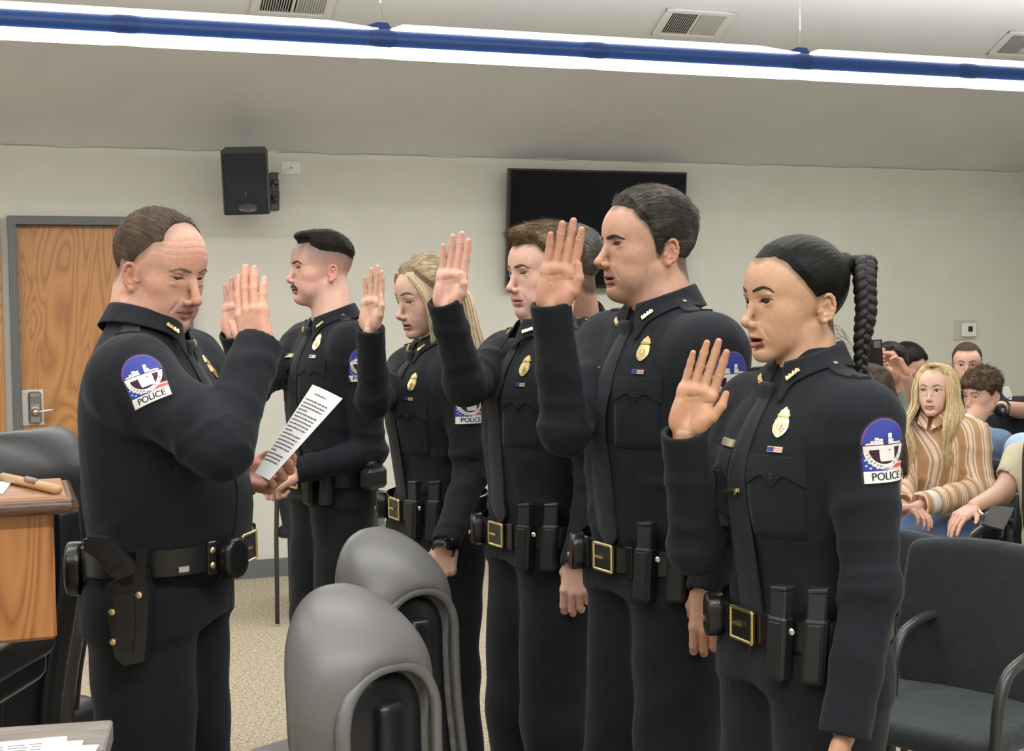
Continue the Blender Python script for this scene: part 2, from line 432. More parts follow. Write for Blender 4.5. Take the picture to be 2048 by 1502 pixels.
mb = MB(); kx = on_wall(70, 815)[0]; mb.box((kx, WALL_Y-0.008, kc[2]), (0.034, 0.02, 0.088), bev=0.01); ks = mb.build('keypad_lock', mat('satin chrome', (0.42, 0.42, 0.42), 0.35, 0.9), dt, org=(dl2, WALL_Y, 0))
mb = MB(); mb.lathe([(0.026, 0), (0.028, 0.01), (0.02, 0.02), (0.016, 0.05), (0.002, 0.055)], (kx, WALL_Y-0.02, kc[2]-0.02), (0, -1, 0), 20)
mb.tube([(kx, WALL_Y-0.06, kc[2]-0.02), (kx+0.04, WALL_Y-0.066, kc[2]-0.018), (kx+0.075, WALL_Y-0.066, kc[2]-0.012), (kx+0.105, WALL_Y-0.06, kc[2]-0.016)], 0.0075)
mb.build('door_handle', SILVER, ks, smooth=True, org=(dl2, WALL_Y, 0))
mb = MB()
for i in range(3):
    for j in range(3): mb.box((kx-0.016+i*0.016, WALL_Y-0.030, kc[2]+0.028+j*0.014), (0.005, 0.003, 0.004), bev=0.001)
mb.build('keypad', mat('dark keys', (0.12, 0.12, 0.12), 0.4), ks, org=(dl2, WALL_Y, 0))
# the second door leaf, only its edge is in view
x1 = on_wall(4, 600)[0]; z1 = on_wall(3, 432)[2]
d2 = empty('door_2', (x1, WALL_Y, 0)); tag(d2, kind='structure')
mb = MB(); mb.box((x1-0.4, WALL_Y-0.02, z1/2), (0.4, 0.02, z1/2-0.005), bev=0.003); mb.build('door_panel', OAK, d2, org=(x1, WALL_Y, 0))

# ---- vents on the sloped ceiling
def on_ceiling(px, py):
    d = P(px, py, 1.0)-CAM
    t = (CEIL_H+WALL_Y*SLOPE-CAM[2])/(d[2]+d[1]*SLOPE); return CAM+d*t
sd = unit((0, -1, SLOPE)); sn = unit((0, -SLOPE, -1))      # up-slope, into the room
VENTW = mat('white enamel vent', (0.66, 0.66, 0.63), 0.5); VENTD = mat('dark duct', (0.02, 0.02, 0.02), 0.9)
def vent(c, label):
    t = empty('ceiling_vent', c, label, 'vent', 'ceiling vents')
    X = np.array([1.0, 0, 0]); R = np.stack([X, sd, np.cross(X, sd)], 1)
    w, h = 0.205, 0.115
    mb = MB()
    for s in (-1, 1):
        mb.box(c+sd*s*(h-0.015)+sn*0.008, (w, 0.015, 0.008), R, bev=0.004); mb.box(c+X*s*(w-0.022)+sn*0.0085, (0.022, h, 0.008), R, bev=0.004)
    mb.box(c+sn*0.008, (0.006, h-0.02, 0.006), R)
    mb.build('frame', VENTW, t, org=c)
    mb = MB(); mb.box(c+sn*0.001, (w-0.02, h-0.02, 0.001), R); mb.build('duct_opening', VENTD, t, org=c)
    for s in (-1, 1):
        for i in range(13):
            mb = MB(); mb.box(c+X*(s*0.096+(i-6)*0.0125)+sn*0.008, (0.0012, h-0.028, 0.006), R @ roty(math.radians(28*s)))
            mb.build('slat', VENTW, t, org=c)
vent(on_ceiling(1386, 46), 'white ceiling vent above the big wall screen, centre one of the three')
vent(on_ceiling(588, 0), 'white ceiling vent cut by the top edge above the wall speaker')
vent(on_ceiling(2052, 88), 'white ceiling vent at the far right edge above the blue lamp')

# ---- hanging lamp: blue tube between two glowing strips
def fix_x(px): d = P(px, 95, 1.0)-CAM; return CAM[0]+d[0]*((FIX_Y-CAM[1])/d[1])
jx = [fix_x(-170), fix_x(250), fix_x(762), fix_x(1185), fix_x(1600), fix_x(1930), fix_x(2300)]
BLUE = mat('blue enamel', (0.018, 0.075, 0.30), 0.32, spec=0.5)
DBLUE = mat('blue enamel joint', (0.014, 0.055, 0.23), 0.35)
ft = empty('pendant_light', (jx[2], FIX_Y, FIX_Z), 'long blue tube lamp hung under the ceiling with white lit strips above and below', 'lamp')
fo = (jx[2], FIX_Y, FIX_Z)
mb = MB()
ra = 0.047
mb.tube([(jx[0], FIX_Y, FIX_Z), (jx[-1], FIX_Y, FIX_Z)], ra, 28)
autosmooth(mb.build('housing', BLUE, ft, org=fo))
for i in range(len(jx)-1):
    cab0 = i in (0, 2, 4)        # cable joint at the segment end: the upper strip stops short there
    a = jx[i]+(0.035 if i in (2, 4) else 0.0); b = jx[i+1]-(0.02 if i in (1, 3) else 0.0)
    z0, z1 = FIX_Z+0.038, FIX_Z+0.08
    mb = MB(); sh = [(-0.032, 0.0), (-0.036, 0.016), (-0.022, 0.031), (0.022, 0.031), (0.036, 0.016), (0.032, 0.0)]
    vv = []; 
    for (xx, sc) in ((a, 0.25 if i in (2, 4) else 1.0), (a+0.06, 1.0), (b-0.22, 1.0), (b, 0.35 if i in (1, 3) else 1.0)):
        vv += [(xx, FIX_Y+yy, z0+zz*sc) for yy, zz in sh]
    ff = [(k*6+j, k*6+(j+1) % 6, (k+1)*6+(j+1) % 6, (k+1)*6+j) for k in range(3) for j in range(6)]+[(5, 4, 3, 2, 1, 0), (18, 19, 20, 21, 22, 23)]
    mb.add(vv, ff); mb.build('upper_diffuser', EMIT, ft, org=fo)
for i in range(len(jx)-1):
    mb = MB(); vv = []
    sh = [(-0.036, 0.0), (-0.040, -0.026), (-0.020, -0.044), (0.020, -0.044), (0.040, -0.026), (0.036, 0.0)]
    for (xx, sc) in ((jx[i]+.001, 0.93), (jx[i]+0.08, 1.0), (jx[i+1]-0.08, 1.0), (jx[i+1]-.001, 0.93)):
        vv += [(xx, FIX_Y+yy, FIX_Z-0.034+zz*sc) for yy, zz in sh]
    mb.add(vv, [(k*6+j, (k+1)*6+j, (k+1)*6+(j+1) % 6, k*6+(j+1) % 6) for k in range(3) for j in range(6)]+[(0, 1, 2, 3, 4, 5), (23, 22, 21, 20, 19, 18)])
    mb.build('lower_diffuser', EMIT, ft, org=fo)
for i, x in enumerate(jx[1:-1]):
    mb = MB(); mb.tube([(x-0.06, FIX_Y, FIX_Z), (x-0.03, FIX_Y, FIX_Z), (x+0.03, FIX_Y, FIX_Z), (x+0.06, FIX_Y, FIX_Z)], [0.048, 0.052, 0.052, 0.048], 28)
    if i in (1, 3):
        mb.add([(x-0.12, FIX_Y-.03, FIX_Z+.035), (x-0.12, FIX_Y+.03, FIX_Z+.035), (x+0.05, FIX_Y+.03, FIX_Z+.035), (x+0.05, FIX_Y-.03, FIX_Z+.035),
                (x-0.02, FIX_Y-.012, FIX_Z+.075), (x-0.02, FIX_Y+.012, FIX_Z+.075), (x+0.03, FIX_Y+.012, FIX_Z+.075), (x+0.03, FIX_Y-.012, FIX_Z+.075)],
               [(0, 1, 5, 4), (1, 2, 6, 5), (2, 3, 7, 6), (3, 0, 4, 7), (4, 5, 6, 7)])
    autosmooth(mb.build('joint_sleeve', DBLUE, ft, org=fo))
for x in (jx[2], jx[4]):
    mb = MB(); mb.tube([(x, FIX_Y, FIX_Z+.09), (x, FIX_Y, CEIL_H+(WALL_Y-FIX_Y)*SLOPE)], 0.0022, 6); mb.tube([(x, FIX_Y, FIX_Z+.09), (x, FIX_Y, FIX_Z+.15)], 0.005, 8)
    mb.build('suspension_cable', mat('steel cable', (0.45, 0.45, 0.44), 0.4, 0.6), ft, org=fo)

# ---- wall speaker
sc = on_wall(492, 361, WALL_Y-0.32)
st = empty('wall_speaker', (sc[0], WALL_Y, sc[2]), 'black loudspeaker tilted down on a bracket high on the wall', 'loudspeaker')
so = (sc[0], WALL_Y, sc[2])
RS = rotz(math.radians(-12)) @ rotx(math.radians(14)) @ roty(math.radians(-1.2))
SPK = mat('charcoal speaker cabinet', (0.035, 0.036, 0.038), 0.5, build=speckle(300, (0.03, 0.031, 0.033), (0.05, 0.05, 0.052), 0.1, 0.001))
GR = mat('black speaker grille', (0.006, 0.008, 0.013), 0.7, build=speckle(900, (0.004, 0.006, 0.01), (0.012, 0.015, 0.022), 0.3, 0.001))
W, H_, D_ = 0.126, 0.170, 0.105
mb = MB()
pl = [(-W*0.85, D_), (W*0.85, D_), (W, -D_*.55), (W*.93, -D_), (-W*.93, -D_), (-W, -D_*.55)]
vv = [RS @ np.array([a, b, z])+sc for z in (-H_, H_) for a, b in pl]
mb.add(vv, [tuple(range(6)), tuple(range(11, 5, -1))]+[(i, 6+i, 6+(i+1) % 6, (i+1) % 6) for i in range(6)])
mb.build('cabinet', SPK, st, org=so)
mb = MB(); mb.box(RS @ np.array([0, -D_-0.006, -0.002])+sc, (W*.90, 0.008, H_*0.955), RS, bev=0.006); g = mb.build('grille', GR, st, org=so)
mb = MB(); cc = RS @ np.array([0.008, -D_-0.014, -H_*0.66])+sc
mb.lathe([(0.001, 0.003), (0.018, 0.004), (0.021, 0.001), (0.045, 0.003), (0.050, 0.006), (0.052, 0.0)], cc, RS @ np.array([0, -1.0, 0]), 28)
ax_ = RS @ np.array([0, 0, 1.0]); mb.v[0] = mb.v[0]-np.outer((mb.v[0]-cc) @ ax_, ax_)*.52-ax_*.018
autosmooth(mb.build('woofer', mat('grey driver', (0.10, 0.10, 0.10), 0.4, 0.5), g, org=so))
mb = MB(); mb.box(RS @ np.array([0.0, -D_-0.015, -H_*0.33])+sc, (0.0009, 0.001, 0.014), RS); mb.build('logo_mark', mat('silver mark', (0.3, 0.3, 0.3), 0.4), g, org=so)
bx = on_wall(551, 382, WALL_Y-0.05)
mb = MB(); BR = mat('black bracket', (0.03, 0.03, 0.03), 0.4)
mb.box((bx[0], WALL_Y-0.012, bx[2]), (0.026, 0.012, 0.108), bev=0.004)
mb.box((bx[0], WALL_Y-0.05, bx[2]-0.03), (0.016, 0.04, 0.03), bev=0.006); mb.box((bx[0], WALL_Y-0.05, bx[2]+0.05), (0.016, 0.03, 0.018), bev=0.006)
mb.tube([(bx[0], WALL_Y-0.08, bx[2]-0.03), (bx[0]-0.06, WALL_Y-0.14, bx[2]-0.0), sc+np.array([0.02, 0.1, 0])], 0.014)
mb.build('bracket', BR, st, org=so)
pc = on_wall(582, 336)
jt = empty('wall_plate', (pc[0], WALL_Y, pc[2]), 'small white cable outlet plate on the wall beside the loudspeaker', 'wall plate')
mb = MB(); mb.box((pc[0], WALL_Y-0.003, pc[2]), (0.056, 0.003, 0.037), bev=0.002); mb.build('plate', mat('white plastic', (0.72, 0.72, 0.69), 0.4), jt, org=pc*[1, 0, 1]+[0, WALL_Y, 0])
mb = MB(); mb.lathe([(0.0055, 0), (0.0055, 0.0015)], (pc[0], WALL_Y-0.006, pc[2]), (0, -1, 0), 12); mb.build('cable_hole', VENTD, jt, org=pc*[1, 0, 1]+[0, WALL_Y, 0])
mb = MB(); e1 = on_wall(558, 350, WALL_Y-.03); e2 = on_wall(546, 372, WALL_Y-.06)
mb.tube([(pc[0], WALL_Y-0.004, pc[2]), (pc[0]-0.02, WALL_Y-0.02, pc[2]-0.006), (pc[0]-0.055, WALL_Y-.02, pc[2]-0.03), e1, e1+[-.01, -.02, -.035], e2], 0.0035, 8)
tag(mb.build('speaker_cable', mat('white cable', (0.7, 0.7, 0.66), 0.5), smooth=True), 'white cable from the wall plate to the loudspeaker', 'cable')

# ---- wall screen
a = on_wall(1019, 337, WALL_Y-.10); b = on_wall(1367, 345, WALL_Y-.10); c = on_wall(1362, 585, WALL_Y-.06); d = on_wall(1004, 568, WALL_Y-.06)
tw = (b[0]-a[0]+c[0]-d[0])/2; th = (a[2]+b[2]-c[2]-d[2])/2; tc = (a+b+c+d)/4; tc[1] = WALL_Y-0.10
tilt = rotx(math.radians(5))
tt = empty('television', (tc[0], WALL_Y, tc[2]), 'big black flat television, switched off, tilted on the back wall', 'television')
to = (tc[0], WALL_Y, tc[2])
mb = MB()
bz = 0.012
mb.box(tc, (tw/2, 0.022, th/2), tilt, bev=0.004); mb.build('casing', mat('black tv casing', (0.01, 0.01, 0.011), 0.35), tt, org=to)
mb = MB(); mb.box(tc+tilt @ np.array([0, -0.0225, 0.004]), (tw/2-bz, 0.0012, th/2-bz-.004), tilt); mb.build('screen', mat('dark glass', (0.002, 0.003, 0.006), 0.22, spec=0.18), tt, org=to)
mb = MB(); mb.box((tc[0], WALL_Y-0.035, tc[2]), (0.2, 0.035, 0.12)); mb.build('wall_mount', BR, tt, org=to)
# ---- thermostat
pc = on_wall(1929, 660); po = (pc[0], WALL_Y, pc[2])
tt = empty('thermostat', po, 'white square thermostat on a clear backing plate on the wall', 'thermostat')
mb = MB(); mb.box((pc[0], WALL_Y-0.004, pc[2]), (0.095, 0.004, 0.067), bev=0.003); mb.build('backing_plate', mat('translucent plate', (0.50, 0.49, 0.42), 0.35), tt, org=po)
q = on_wall(1933, 660); mb = MB(); mb.box((q[0]+.006, WALL_Y-0.018, q[2]), (0.058, 0.012, 0.047), bev=0.006); mb.build('body', mat('white plastic gloss', (0.75, 0.75, 0.73), 0.35), tt, org=po)
mb = MB(); mb.box((q[0]+.010, WALL_Y-0.0305, q[2]+.008), (0.019, 0.0008, 0.019)); mb.build('display', mat('black display', (0.012, 0.012, 0.012), 0.2), tt, org=po)
# ---- unseen copies of the hanging lamp, added as housings for the fill lights
for nm_, y_, z_ in (('above the grey leather chairs', 3.3, 3.38), ('above the grey table', 0.7, 3.05), ('behind the camera', -2.5, 3.08)):
    x0_ = 0.6 if y_ == 3.3 else 0.3; o_ = (x0_, y_, z_)
    t = empty('pendant_light', o_, 'added blue tube lamp hung '+nm_+', outside the frame', 'lamp')
    mb = MB(); mb.tube([(x0_-4, y_, z_), (x0_+4, y_, z_)], 0.04, 20); autosmooth(mb.build('housing', BLUE, t, org=o_))
    for k_, s_ in (('lower_diffuser', -1), ('upper_diffuser', 1)):
        mb = MB(); mb.box((x0_, y_, z_+s_*0.036), (3.98, 0.03, 0.009)); mb.build(k_, EMIT, t, org=o_)
    for x_ in (x0_-2, x0_+2):
        mb = MB(); mb.tube([(x_, y_, z_+.04), (x_, y_, min(zr, CEIL_H+(WALL_Y-y_)*SLOPE))], 0.0022, 6); mb.build('suspension_cable', SILVER, t, org=o_)
# ------------------------------------------------------------------ heads
HP0 = dict(s=1.0, wj=1.0, brow=1.0, nose=1.0, nlen=1.0, lip=.8, open=0.0, eye=.84, lid=0.0005, fat=0.0, fem=0.0, neck=0.058, chin=1.0, cheek=1.0,
           skin=(0.62, 0.36, 0.26), lipc=(0.48, 0.17, 0.14), beard=0.0, blush=0.5, hairc=(0.06, 0.04, 0.03), scalp=0.0, iris=(0.06, 0.04, 0.03), gaze=(0, 0),
           hl=None, ears=True, brw=0.0027, age=0.0, nosey=0.0)
def X(p, sgn=1): return p
def head_core(p, q):
    """cranium and face block only, symmetrical; p is head-local with |x|"""
    d = ell(p, (0, -.012, .031), (.0755, .096, .084))
    d = smin(d, ell(p, (0, .024, -.012), (.0575*(.5+.5*q['wj']), .066, .084)), .03)
    d = smin(d, ell(p, (0, .034, .034), (.056, .056, .048)), .03)
    return d
def ear_sdf(p, q):
    """p head-local mirrored to +x"""
    o = f32((.0720, -.014+q.get('eary', 0), -.020)); c, s = math.cos(-.12), math.sin(-.12)
    a = (p-o)*1.06
    c2, s2 = math.cos(.22), math.sin(.22)          # flare away from the skull towards the back
    w = a[:, 0]*c2+a[:, 1]*s2*1.0; y = -a[:, 0]*s2+a[:, 1]*c2; z = a[:, 2]
    y, z = y*c-z*s, y*s+z*c
    e = np.stack([w, y, z], 1)
    d = ell(e, (.002, -.005, .004), (.0045, .0145, .026))
    helix = [(w_, -.0055+.0140*math.cos(math.radians(g)), .0045+.0250*math.sin(math.radians(g))) for g, w_ in ((-8, .003), (25, .0045), (52, .0065), (78, .0085), (104, .0098), (132, .0102), (160, .0100), (188, .0092), (215, .0078), (240, .0062))]
    d = smin(d, chain(e, helix, [.0028, .0030, .0031, .0033, .0034, .0034, .0033, .0032, .0036, .0050], .002), .003)
    anti = [(.0055, -.002, .020), (.0065, -.009, .014), (.0068, -.0125, .003), (.0062, -.0095, -.008), (.005, -.002, -.012)]
    d = smin(d, chain(e, anti, [.002, .0028, .003, .003, .0025], .002), .003)
    d = smin(d, sph(e, (.004, -.003, -.023), .0062), .004)
    d = smax(d, -ell(e, (.0078, -.0022, .0005), (.0062, .0068, .0095)), .002)
    d = smin(d, cap(e, (.001, .0085, -.006), (.0048, .0055, -.0045), .0042, .003), .003)
    d = smin(d, cap(e, (-.004, .003, .016), (-.004, .002, -.017), .0075, .0065), .005)
    return d
def head_sdf(P0, q):
    """signed distance of the head in head-local metres; x right, y forward, z up, origin between the ears at eye height"""
    s = q['s']; p0 = P0/f32(s)
    p = p0.copy(); p[:, 0] = np.abs(p[:, 0])
    fem = q['fem']; nb = q['nose']
    d = head_core(p, q)
    jw = q['wj']
    d = smin(d, ell(p, (0, .030, -.066), (.046*jw, .054, .042)), .022)
    d = smin(d, cap(p, (.0415*jw, .000, -.056), (.0145, .066, -.097), .0150+.002*q['fat'], .0135), .018)
    ch = q['chin']
    d = smin(d, ell(p, (0, .071+.002*ch, -.099), (.0205-.003*fem, .0185, .0165)), .014)
    d = smin(d, ell(p, (.041*jw, .050, -.026), (.020, .022, .020*q['cheek'])), .024)
    d = smin(d, ell(p, (.030*jw, .046, -.055), (.022, .028, .030)), .024)
    d = smin(d, ell(p, (0, .066, -.060), (.031, .027, .026)), .016)
    if q['fat'] > 0:
        d = smin(d, ell(p, (0, .030, -.104), (.040, .044, .019+.012*q['fat'])), .022)
        d = smin(d, ell(p, (.033, .050, -.072), (.024, .026, .026)), .02)
    d = smin(d, cap(p, (0, .0795, .018), (.040, .064, .0225), .0125, .0095)-.0022*(q['brow']-1), .013)
    d = smax(d, -ell(p, (.0315, .0990, -.0015), (.0165, .0155, .0105)), .013)
    # eyelids: a bulge over the eyeball with an almond opening
    E = (.0310, .0715, 0.0)
    d = smin(d, sph(p, E, .0140), .006)
    d = smin(d, ell(p, (.031, .0795, .0115), (.0145, .0075, .0050)), .006)
    w = .0138; hu = .0060*q['eye']-q['lid']; hl = .0042*q['eye']
    hu = max(hu, .0008)
    Ru = (w*w+hu*hu)/(2*hu); Rl = (w*w+hl*hl)/(2*hl)
    ex = p[:, 0]-E[0]; ez = p[:, 2]-E[2]-ex*.10+q['lid']*.6
    d_al = np.maximum(np.sqrt(ex**2+(ez+(Ru-hu))**2)-Ru, np.sqrt(ex**2+(ez-(Rl-hl))**2)-Rl)
    d_al = np.maximum(d_al, E[1]+.001-p[:, 1])
    # crease above the upper lid
    cz = ez-hu-.0042+(ex/.017)**2*.006
    cr = np.maximum(np.sqrt(cz**2+(p[:, 1]-.0850+(ex**2)*16)**2)-.0012, np.abs(ex)-.013)
    d = smax(d, -cr, .003)
    # nose
    ny = .0035*(nb-1)*3+q['nosey']; nz = -.010*(q['nlen']-1)*3
    d = smin(d, chain(p, [(0, .0805, .010), (0, .0925+ny*.6, -.010), (0, .1050+ny, -.034+nz)], [.0058*nb, .0064*nb, .0082*nb], .004), .0095)
    d = smin(d, ell(p, (0, .1078+ny, -.0382+nz), (.0096*nb, .0098, .0086)), .006)
    d = smin(d, ell(p, (.0120*nb, .0975+ny*.7, -.0435+nz), (.0062*nb, .0098, .0070)), .0040)
    d = smin(d, cap(p, (0, .095, -.050+nz*.7), (0, .104+ny, -.0475+nz), .0048, .004), .004)
    d = smax(d, -ell(p, (.0068*nb, .1020+ny*.8, -.0515+nz), (.0034, .0056, .0042)), .0025)
    # alar groove
    d = smax(d, -cap(p, (.0200*nb, .0900, -.037), (.0185, .0935, -.049), .0012), .005)
    # nasolabial fold
    nf = .0005+.0013*q['age']
    d = smax(d, -cap(p, (.023, .0905, -.048), (.0345, .0800, -.072), nf, nf*.6), .006)
    # mouth
    lf = q['lip']; op = q['open']
    d = smin(d, cap(p, (0, .0935, -.0655), (.0225, .0805, -.0700), .0058*lf, .0028), .005)
    d = smin(d, cap(p, (0, .0915, -.0790-op*.6), (.0205, .0800, -.0735-op*.3), .0068*lf, .0030), .005)
    d = smax(d, -cap(p, (0, .0880, -.0875), (.014, .0810, -.0860), .0016, .0010), .010)
    d = smax(d, -cap(p, (0, .1005, -.0545), (0, .1012, -.0625), .0012, .0014), .0035)
    mg = np.maximum(cap(p, (0, .1000, -.0718-op*.3), (.0235, .0850, -.0716), .0019+op*.5, .0011), 0.074-p[:, 1])
    d = smax(d, -mg, .0022)
    if op > 0: d = smax(d, -ell(p, (0, .088, -.0722-op*.25), (.017, .012, .0006+op*.55)), .002)
    d = np.maximum(d, -d_al)
    if q['ears']:
        d = smin(d, ear_sdf(p, q), .0035)
    if q['age'] > 0:      # frown and forehead creases, bags below the eyes
        for zc in (.045, .057, .069):
            d = d+.0007*q['age']*np.exp(-((p[:, 2]-zc-.004*np.cos(p[:, 0]*60))/.0016)**2)*(p[:, 1] > .05)
        d = smin(d, ell(p, (.031, .0780, -.0150), (.013, .006, .0045))-.0003, .005)
    return d*s
def hair_z(p, tab):
    """hairline height by bearing round the head (0 in front, 180 behind)"""
    phi = np.degrees(np.arctan2(np.abs(p[:, 0]), p[:, 1]+.012))
    return np.interp(phi, [a for a, _ in tab], [b for _, b in tab])
HL_MAN = [(0, .072), (22, .074), (38, .078), (50, .058), (60, .040), (72, .030), (76, -.022), (86, -.024), (88, .004), (96, .006), (106, .006), (116, -.012), (122, -.050), (150, -.070), (180, -.074)]
HL_WOM = [(0, .082), (25, .080), (42, .068), (55, .048), (70, .018), (80, .004), (88, .000), (98, .018), (112, .010), (122, -.045), (150, -.070), (180, -.074)]
def skin_cols(v, q):
    """skin colour by anatomy: lips, blush, beard stubble, scalp under the hair, lash line"""
    p = v/q['s']; ax = np.abs(p[:, 0]); P_ = np.stack([ax, p[:, 1], p[:, 2]], 1)
    c = np.tile(np.array(q['skin'], float), (len(p), 1))
    def mixc(m, col):
        m = np.clip(m, 0, 1)[:, None]; c[:] = c*(1-m)+np.array(col)*m
    b = q['blush']; rd = np.array(q['skin'])*np.array([1.0, .72, .70])
    mixc(b*np.exp(-((P_-[.046, .055, -.036])**2).sum(1)/.020**2), rd)
    mixc(b*.9*np.exp(-((P_-[0, .110, -.040])**2).sum(1)/.014**2), rd)
    mixc(b*.55*(np.clip((ax-.070)/.006, 0, 1))*(np.abs(p[:, 2]+.018) < .04)*(p[:, 1] < .015), np.array(q['skin'])*[1.0, .62, .56])
    mixc(b*.4*np.exp(-((P_-[.0, .085, .05])**2).sum(1)/.03**2), rd)
    mixc(.18*np.exp(-(((P_-[.031, .078, .004])/[.020, .02, .012])**2).sum(1)), np.array(q['skin'])*[.70, .55, .52])
    # lips
    op = q['open']; lf = q['lip']
    zu = -.0635+.0022*(1-lf)+.0018*np.clip(np.abs(ax-.004)/.004-1, -1, 0)
    up = (p[:, 2] < zu-ax*.26) & (p[:, 2] > -.0715-op*.3)
    lo = (p[:, 2] <= -.0715-op*.3) & (p[:, 2] > -.0835-op+.0015*(1-lf)+(ax/.024)**2*.0095)
    m = (up | lo) & (ax < .0215) & (p[:, 1] > .076)
    mixc(m*.9, q['lipc'])
    mixc(((np.abs(p[:, 2]+.0717+op*.3) < .0010+op*.5) & (ax < .0225-op*.3) & (p[:, 1] > .070) & (p[:, 1] < .0985-(ax/.024)**2*.010)).astype(float)*.85, (.10, .03, .028))
    # stubble
    if q['beard'] > 0:
        bz = np.clip((-.044-p[:, 2])/.012, 0, 1)*np.clip((p[:, 1]+.005)/.02, 0, 1)*np.clip((p[:, 2]+.125)/.02, 0, 1)
        bz = bz*(1-np.exp(-(((P_-[.05, .06, -.05])/[.02, .03, .016])**2).sum(1)))
        mixc(q['beard']*bz*(~m), np.array(q['skin'])*[.50, .52, .58])
    # scalp below short hair
    if q['hl'] is not None and q['scalp'] > 0:
        hz = hair_z(p, q['hl']); k = np.clip((p[:, 2]-hz+q.get('sfade', .010)+.003*noise3(f32(p), 120, 2))/(q.get('sfade', .010)+.005), 0, 1)*np.clip((q.get('scut', 9)+.008-p[:, 1])/.03, 0, 1)
        mixc(q['scalp']*k**q.get('spow', .7)*(ax < .0805), np.array(q['hairc'])*1.0+np.array(q['skin'])*.06)
    # eyelashes
    w = .0138; ex = ax-.031; ez = p[:, 2]-ex*.10+q['lid']*.6; hu = max(.0060*q['eye']-q['lid'], .0008)
    Ru = (w*w+hu*hu)/(2*hu); du = np.sqrt(ex**2+(ez+(Ru-hu))**2)-Ru
    mixc(((np.abs(du) < .0013+.0006*q['fem']) & (np.abs(ex) < .0145+.001*q['fem']) & (ez > -.001) & (p[:, 1] > .068)).astype(float)*(.75+.25*q['fem']), (.03, .02, .018))
    mixc(((ex < -.0120) & (ex > -.0150) & (np.abs(ez) < .002) & (p[:, 1] > .066))*.7, (.45, .16, .13))
    return c
EYEM = mat('eyeball', (1, 1, 1), 0.12, spec=0.5, build=lambda nt, b: attr_col(nt, b))
def eyeball(M, q, sgn, parent, org, name='eye'):
    s = q['s']; n, m = 22, 28; E = np.array([.0310*sgn, .0715, 0])*s
    v = []; col = []
    gy, gz = q['gaze']
    g = unit((math.sin(gy), math.cos(gy)*math.cos(gz), math.sin(gz)))
    a1 = unit(np.cross(g, (0, 0, 1))); a2 = np.cross(a1, g)
    for i in range(n+1):
        th = math.pi*(i/n)**1.35
        for j in range(m):
            ph = 2*math.pi*j/m
            rr = .0124*s*(1.0+.035*math.exp(-(th/.42)**2))
            v.append(E+rr*(g*math.cos(th)+(a1*math.cos(ph)+a2*math.sin(ph))*math.sin(th)))
            r = th
            col.append((.006, .005, .005) if r < .24 else (q['iris'] if r < .52 else ((.03, .025, .022) if r < .58 else (.58, .52, .48))))
    f = [(i*m+j, (i+1)*m+j, (i+1)*m+(j+1) % m, i*m+(j+1) % m) for i in range(n) for j in range(m)]
    v = np.array(v) @ M[:3, :3].T+M[:3, 3]
    return obj(name, v, np.array(f), EYEM, parent, True, org, col=np.array(col))
def frame(fwd, up=(0, 0, 1), pos=(0, 0, 0)):
    """head-style frame: columns right, forward, up"""
    f = unit(fwd); r = unit(np.cross(f, up)); u = np.cross(r, f)
    M = np.eye(4); M[:3, 0] = r; M[:3, 1] = f; M[:3, 2] = u; M[:3, 3] = pos; return M
def tl(M, p): return (p-f32(M[:3, 3])) @ f32(M[:3, :3])          # world to local
def tw(M, p): return np.asarray(p) @ M[:3, :3].T+M[:3, 3]         # local to world
def local_mesh(M, fn, lo, hi, h, rl=1):
    v, f = mesh_sdf(fn, lo, hi, h)
    if len(v) and rl: v = relax(v, f, rl, .35)
    return v, f
def eyebrows(M, q, m, parent, org, h=.0011, name='eyebrow', shift=0.0, arch=.004):
    s = q['s']
    for sg in (1, -1):
        def fn(P0):
            p = P0/s; pp = p.copy(); pp[:, 0] *= sg
            b = q['brw']
            path = [(.0120, .0, .0182+shift), (.022, .0, .0198+shift+arch*.5), (.033, .0, .0215+shift+arch), (.042, .0, .0195+shift+arch*.6), (.0485, .0, .0150+shift)]
            t = chain(pp*f32((1, 0, 1)), path, [b*.9, b*1.15, b, b*.75, b*.35])
            return np.maximum(head_sdf(P0, dict(q, ears=False))-.0009*s+.0004*noise3(p, 1500), np.maximum(t, .05-p[:, 1])*s)
        x0, x1 = sorted((.008*s*sg, .054*s*sg))
        v, f = local_mesh(M, fn, (x0, .055*s, .005*s), (x1, .10*s, .036*s), h, 0)
        if len(v): obj(name, tw(M, v), f, m, parent, True, org)
# ------------------------------------------------------------------ hands
def hand_joints(side, curls, spread=(0.015, 0.0, -0.012, -0.035), thumb=None, thin=1.0):
    """chains of joints of a hand; x towards the thumb, y out of the palm, z along the fingers; mirrored for the left"""
    base = [(.029, .000, .090), (.0095, -.001, .096), (-.010, -.001, .092), (-.0275, .000, .083)]
    L = [(.040, .026, .019), (.044, .029, .020), (.041, .027, .020), (.033, .021, .018)]
    R = [(.0102, .0094, .0086, .0070), (.0103, .0096, .0088, .0072), (.0100, .0092, .0084, .0068), (.0090, .0082, .0074, .0060)]
    out = []
    for i in range(4):
        a = 0.0; p = np.array(base[i], float); pts = [p.copy()]
        sx = math.sin(spread[i])
        for j in range(3):
            a += curls[i][j]
            dvec = np.array([sx, math.sin(a), math.cos(a)]); dvec /= np.linalg.norm(dvec)
            p = p+dvec*L[i][j]; pts.append(p.copy())
        out.append((pts, [r*thin for r in R[i]]))
    tp = thumb or [(.020, .004, .022), (.040, .012, .050), (.052, .016, .078), (.056, .018, .104)]
    out.append(([np.array(t, float) for t in tp], [.0150*thin, .0115*thin, .0098*thin, .0072*thin]))
    return out
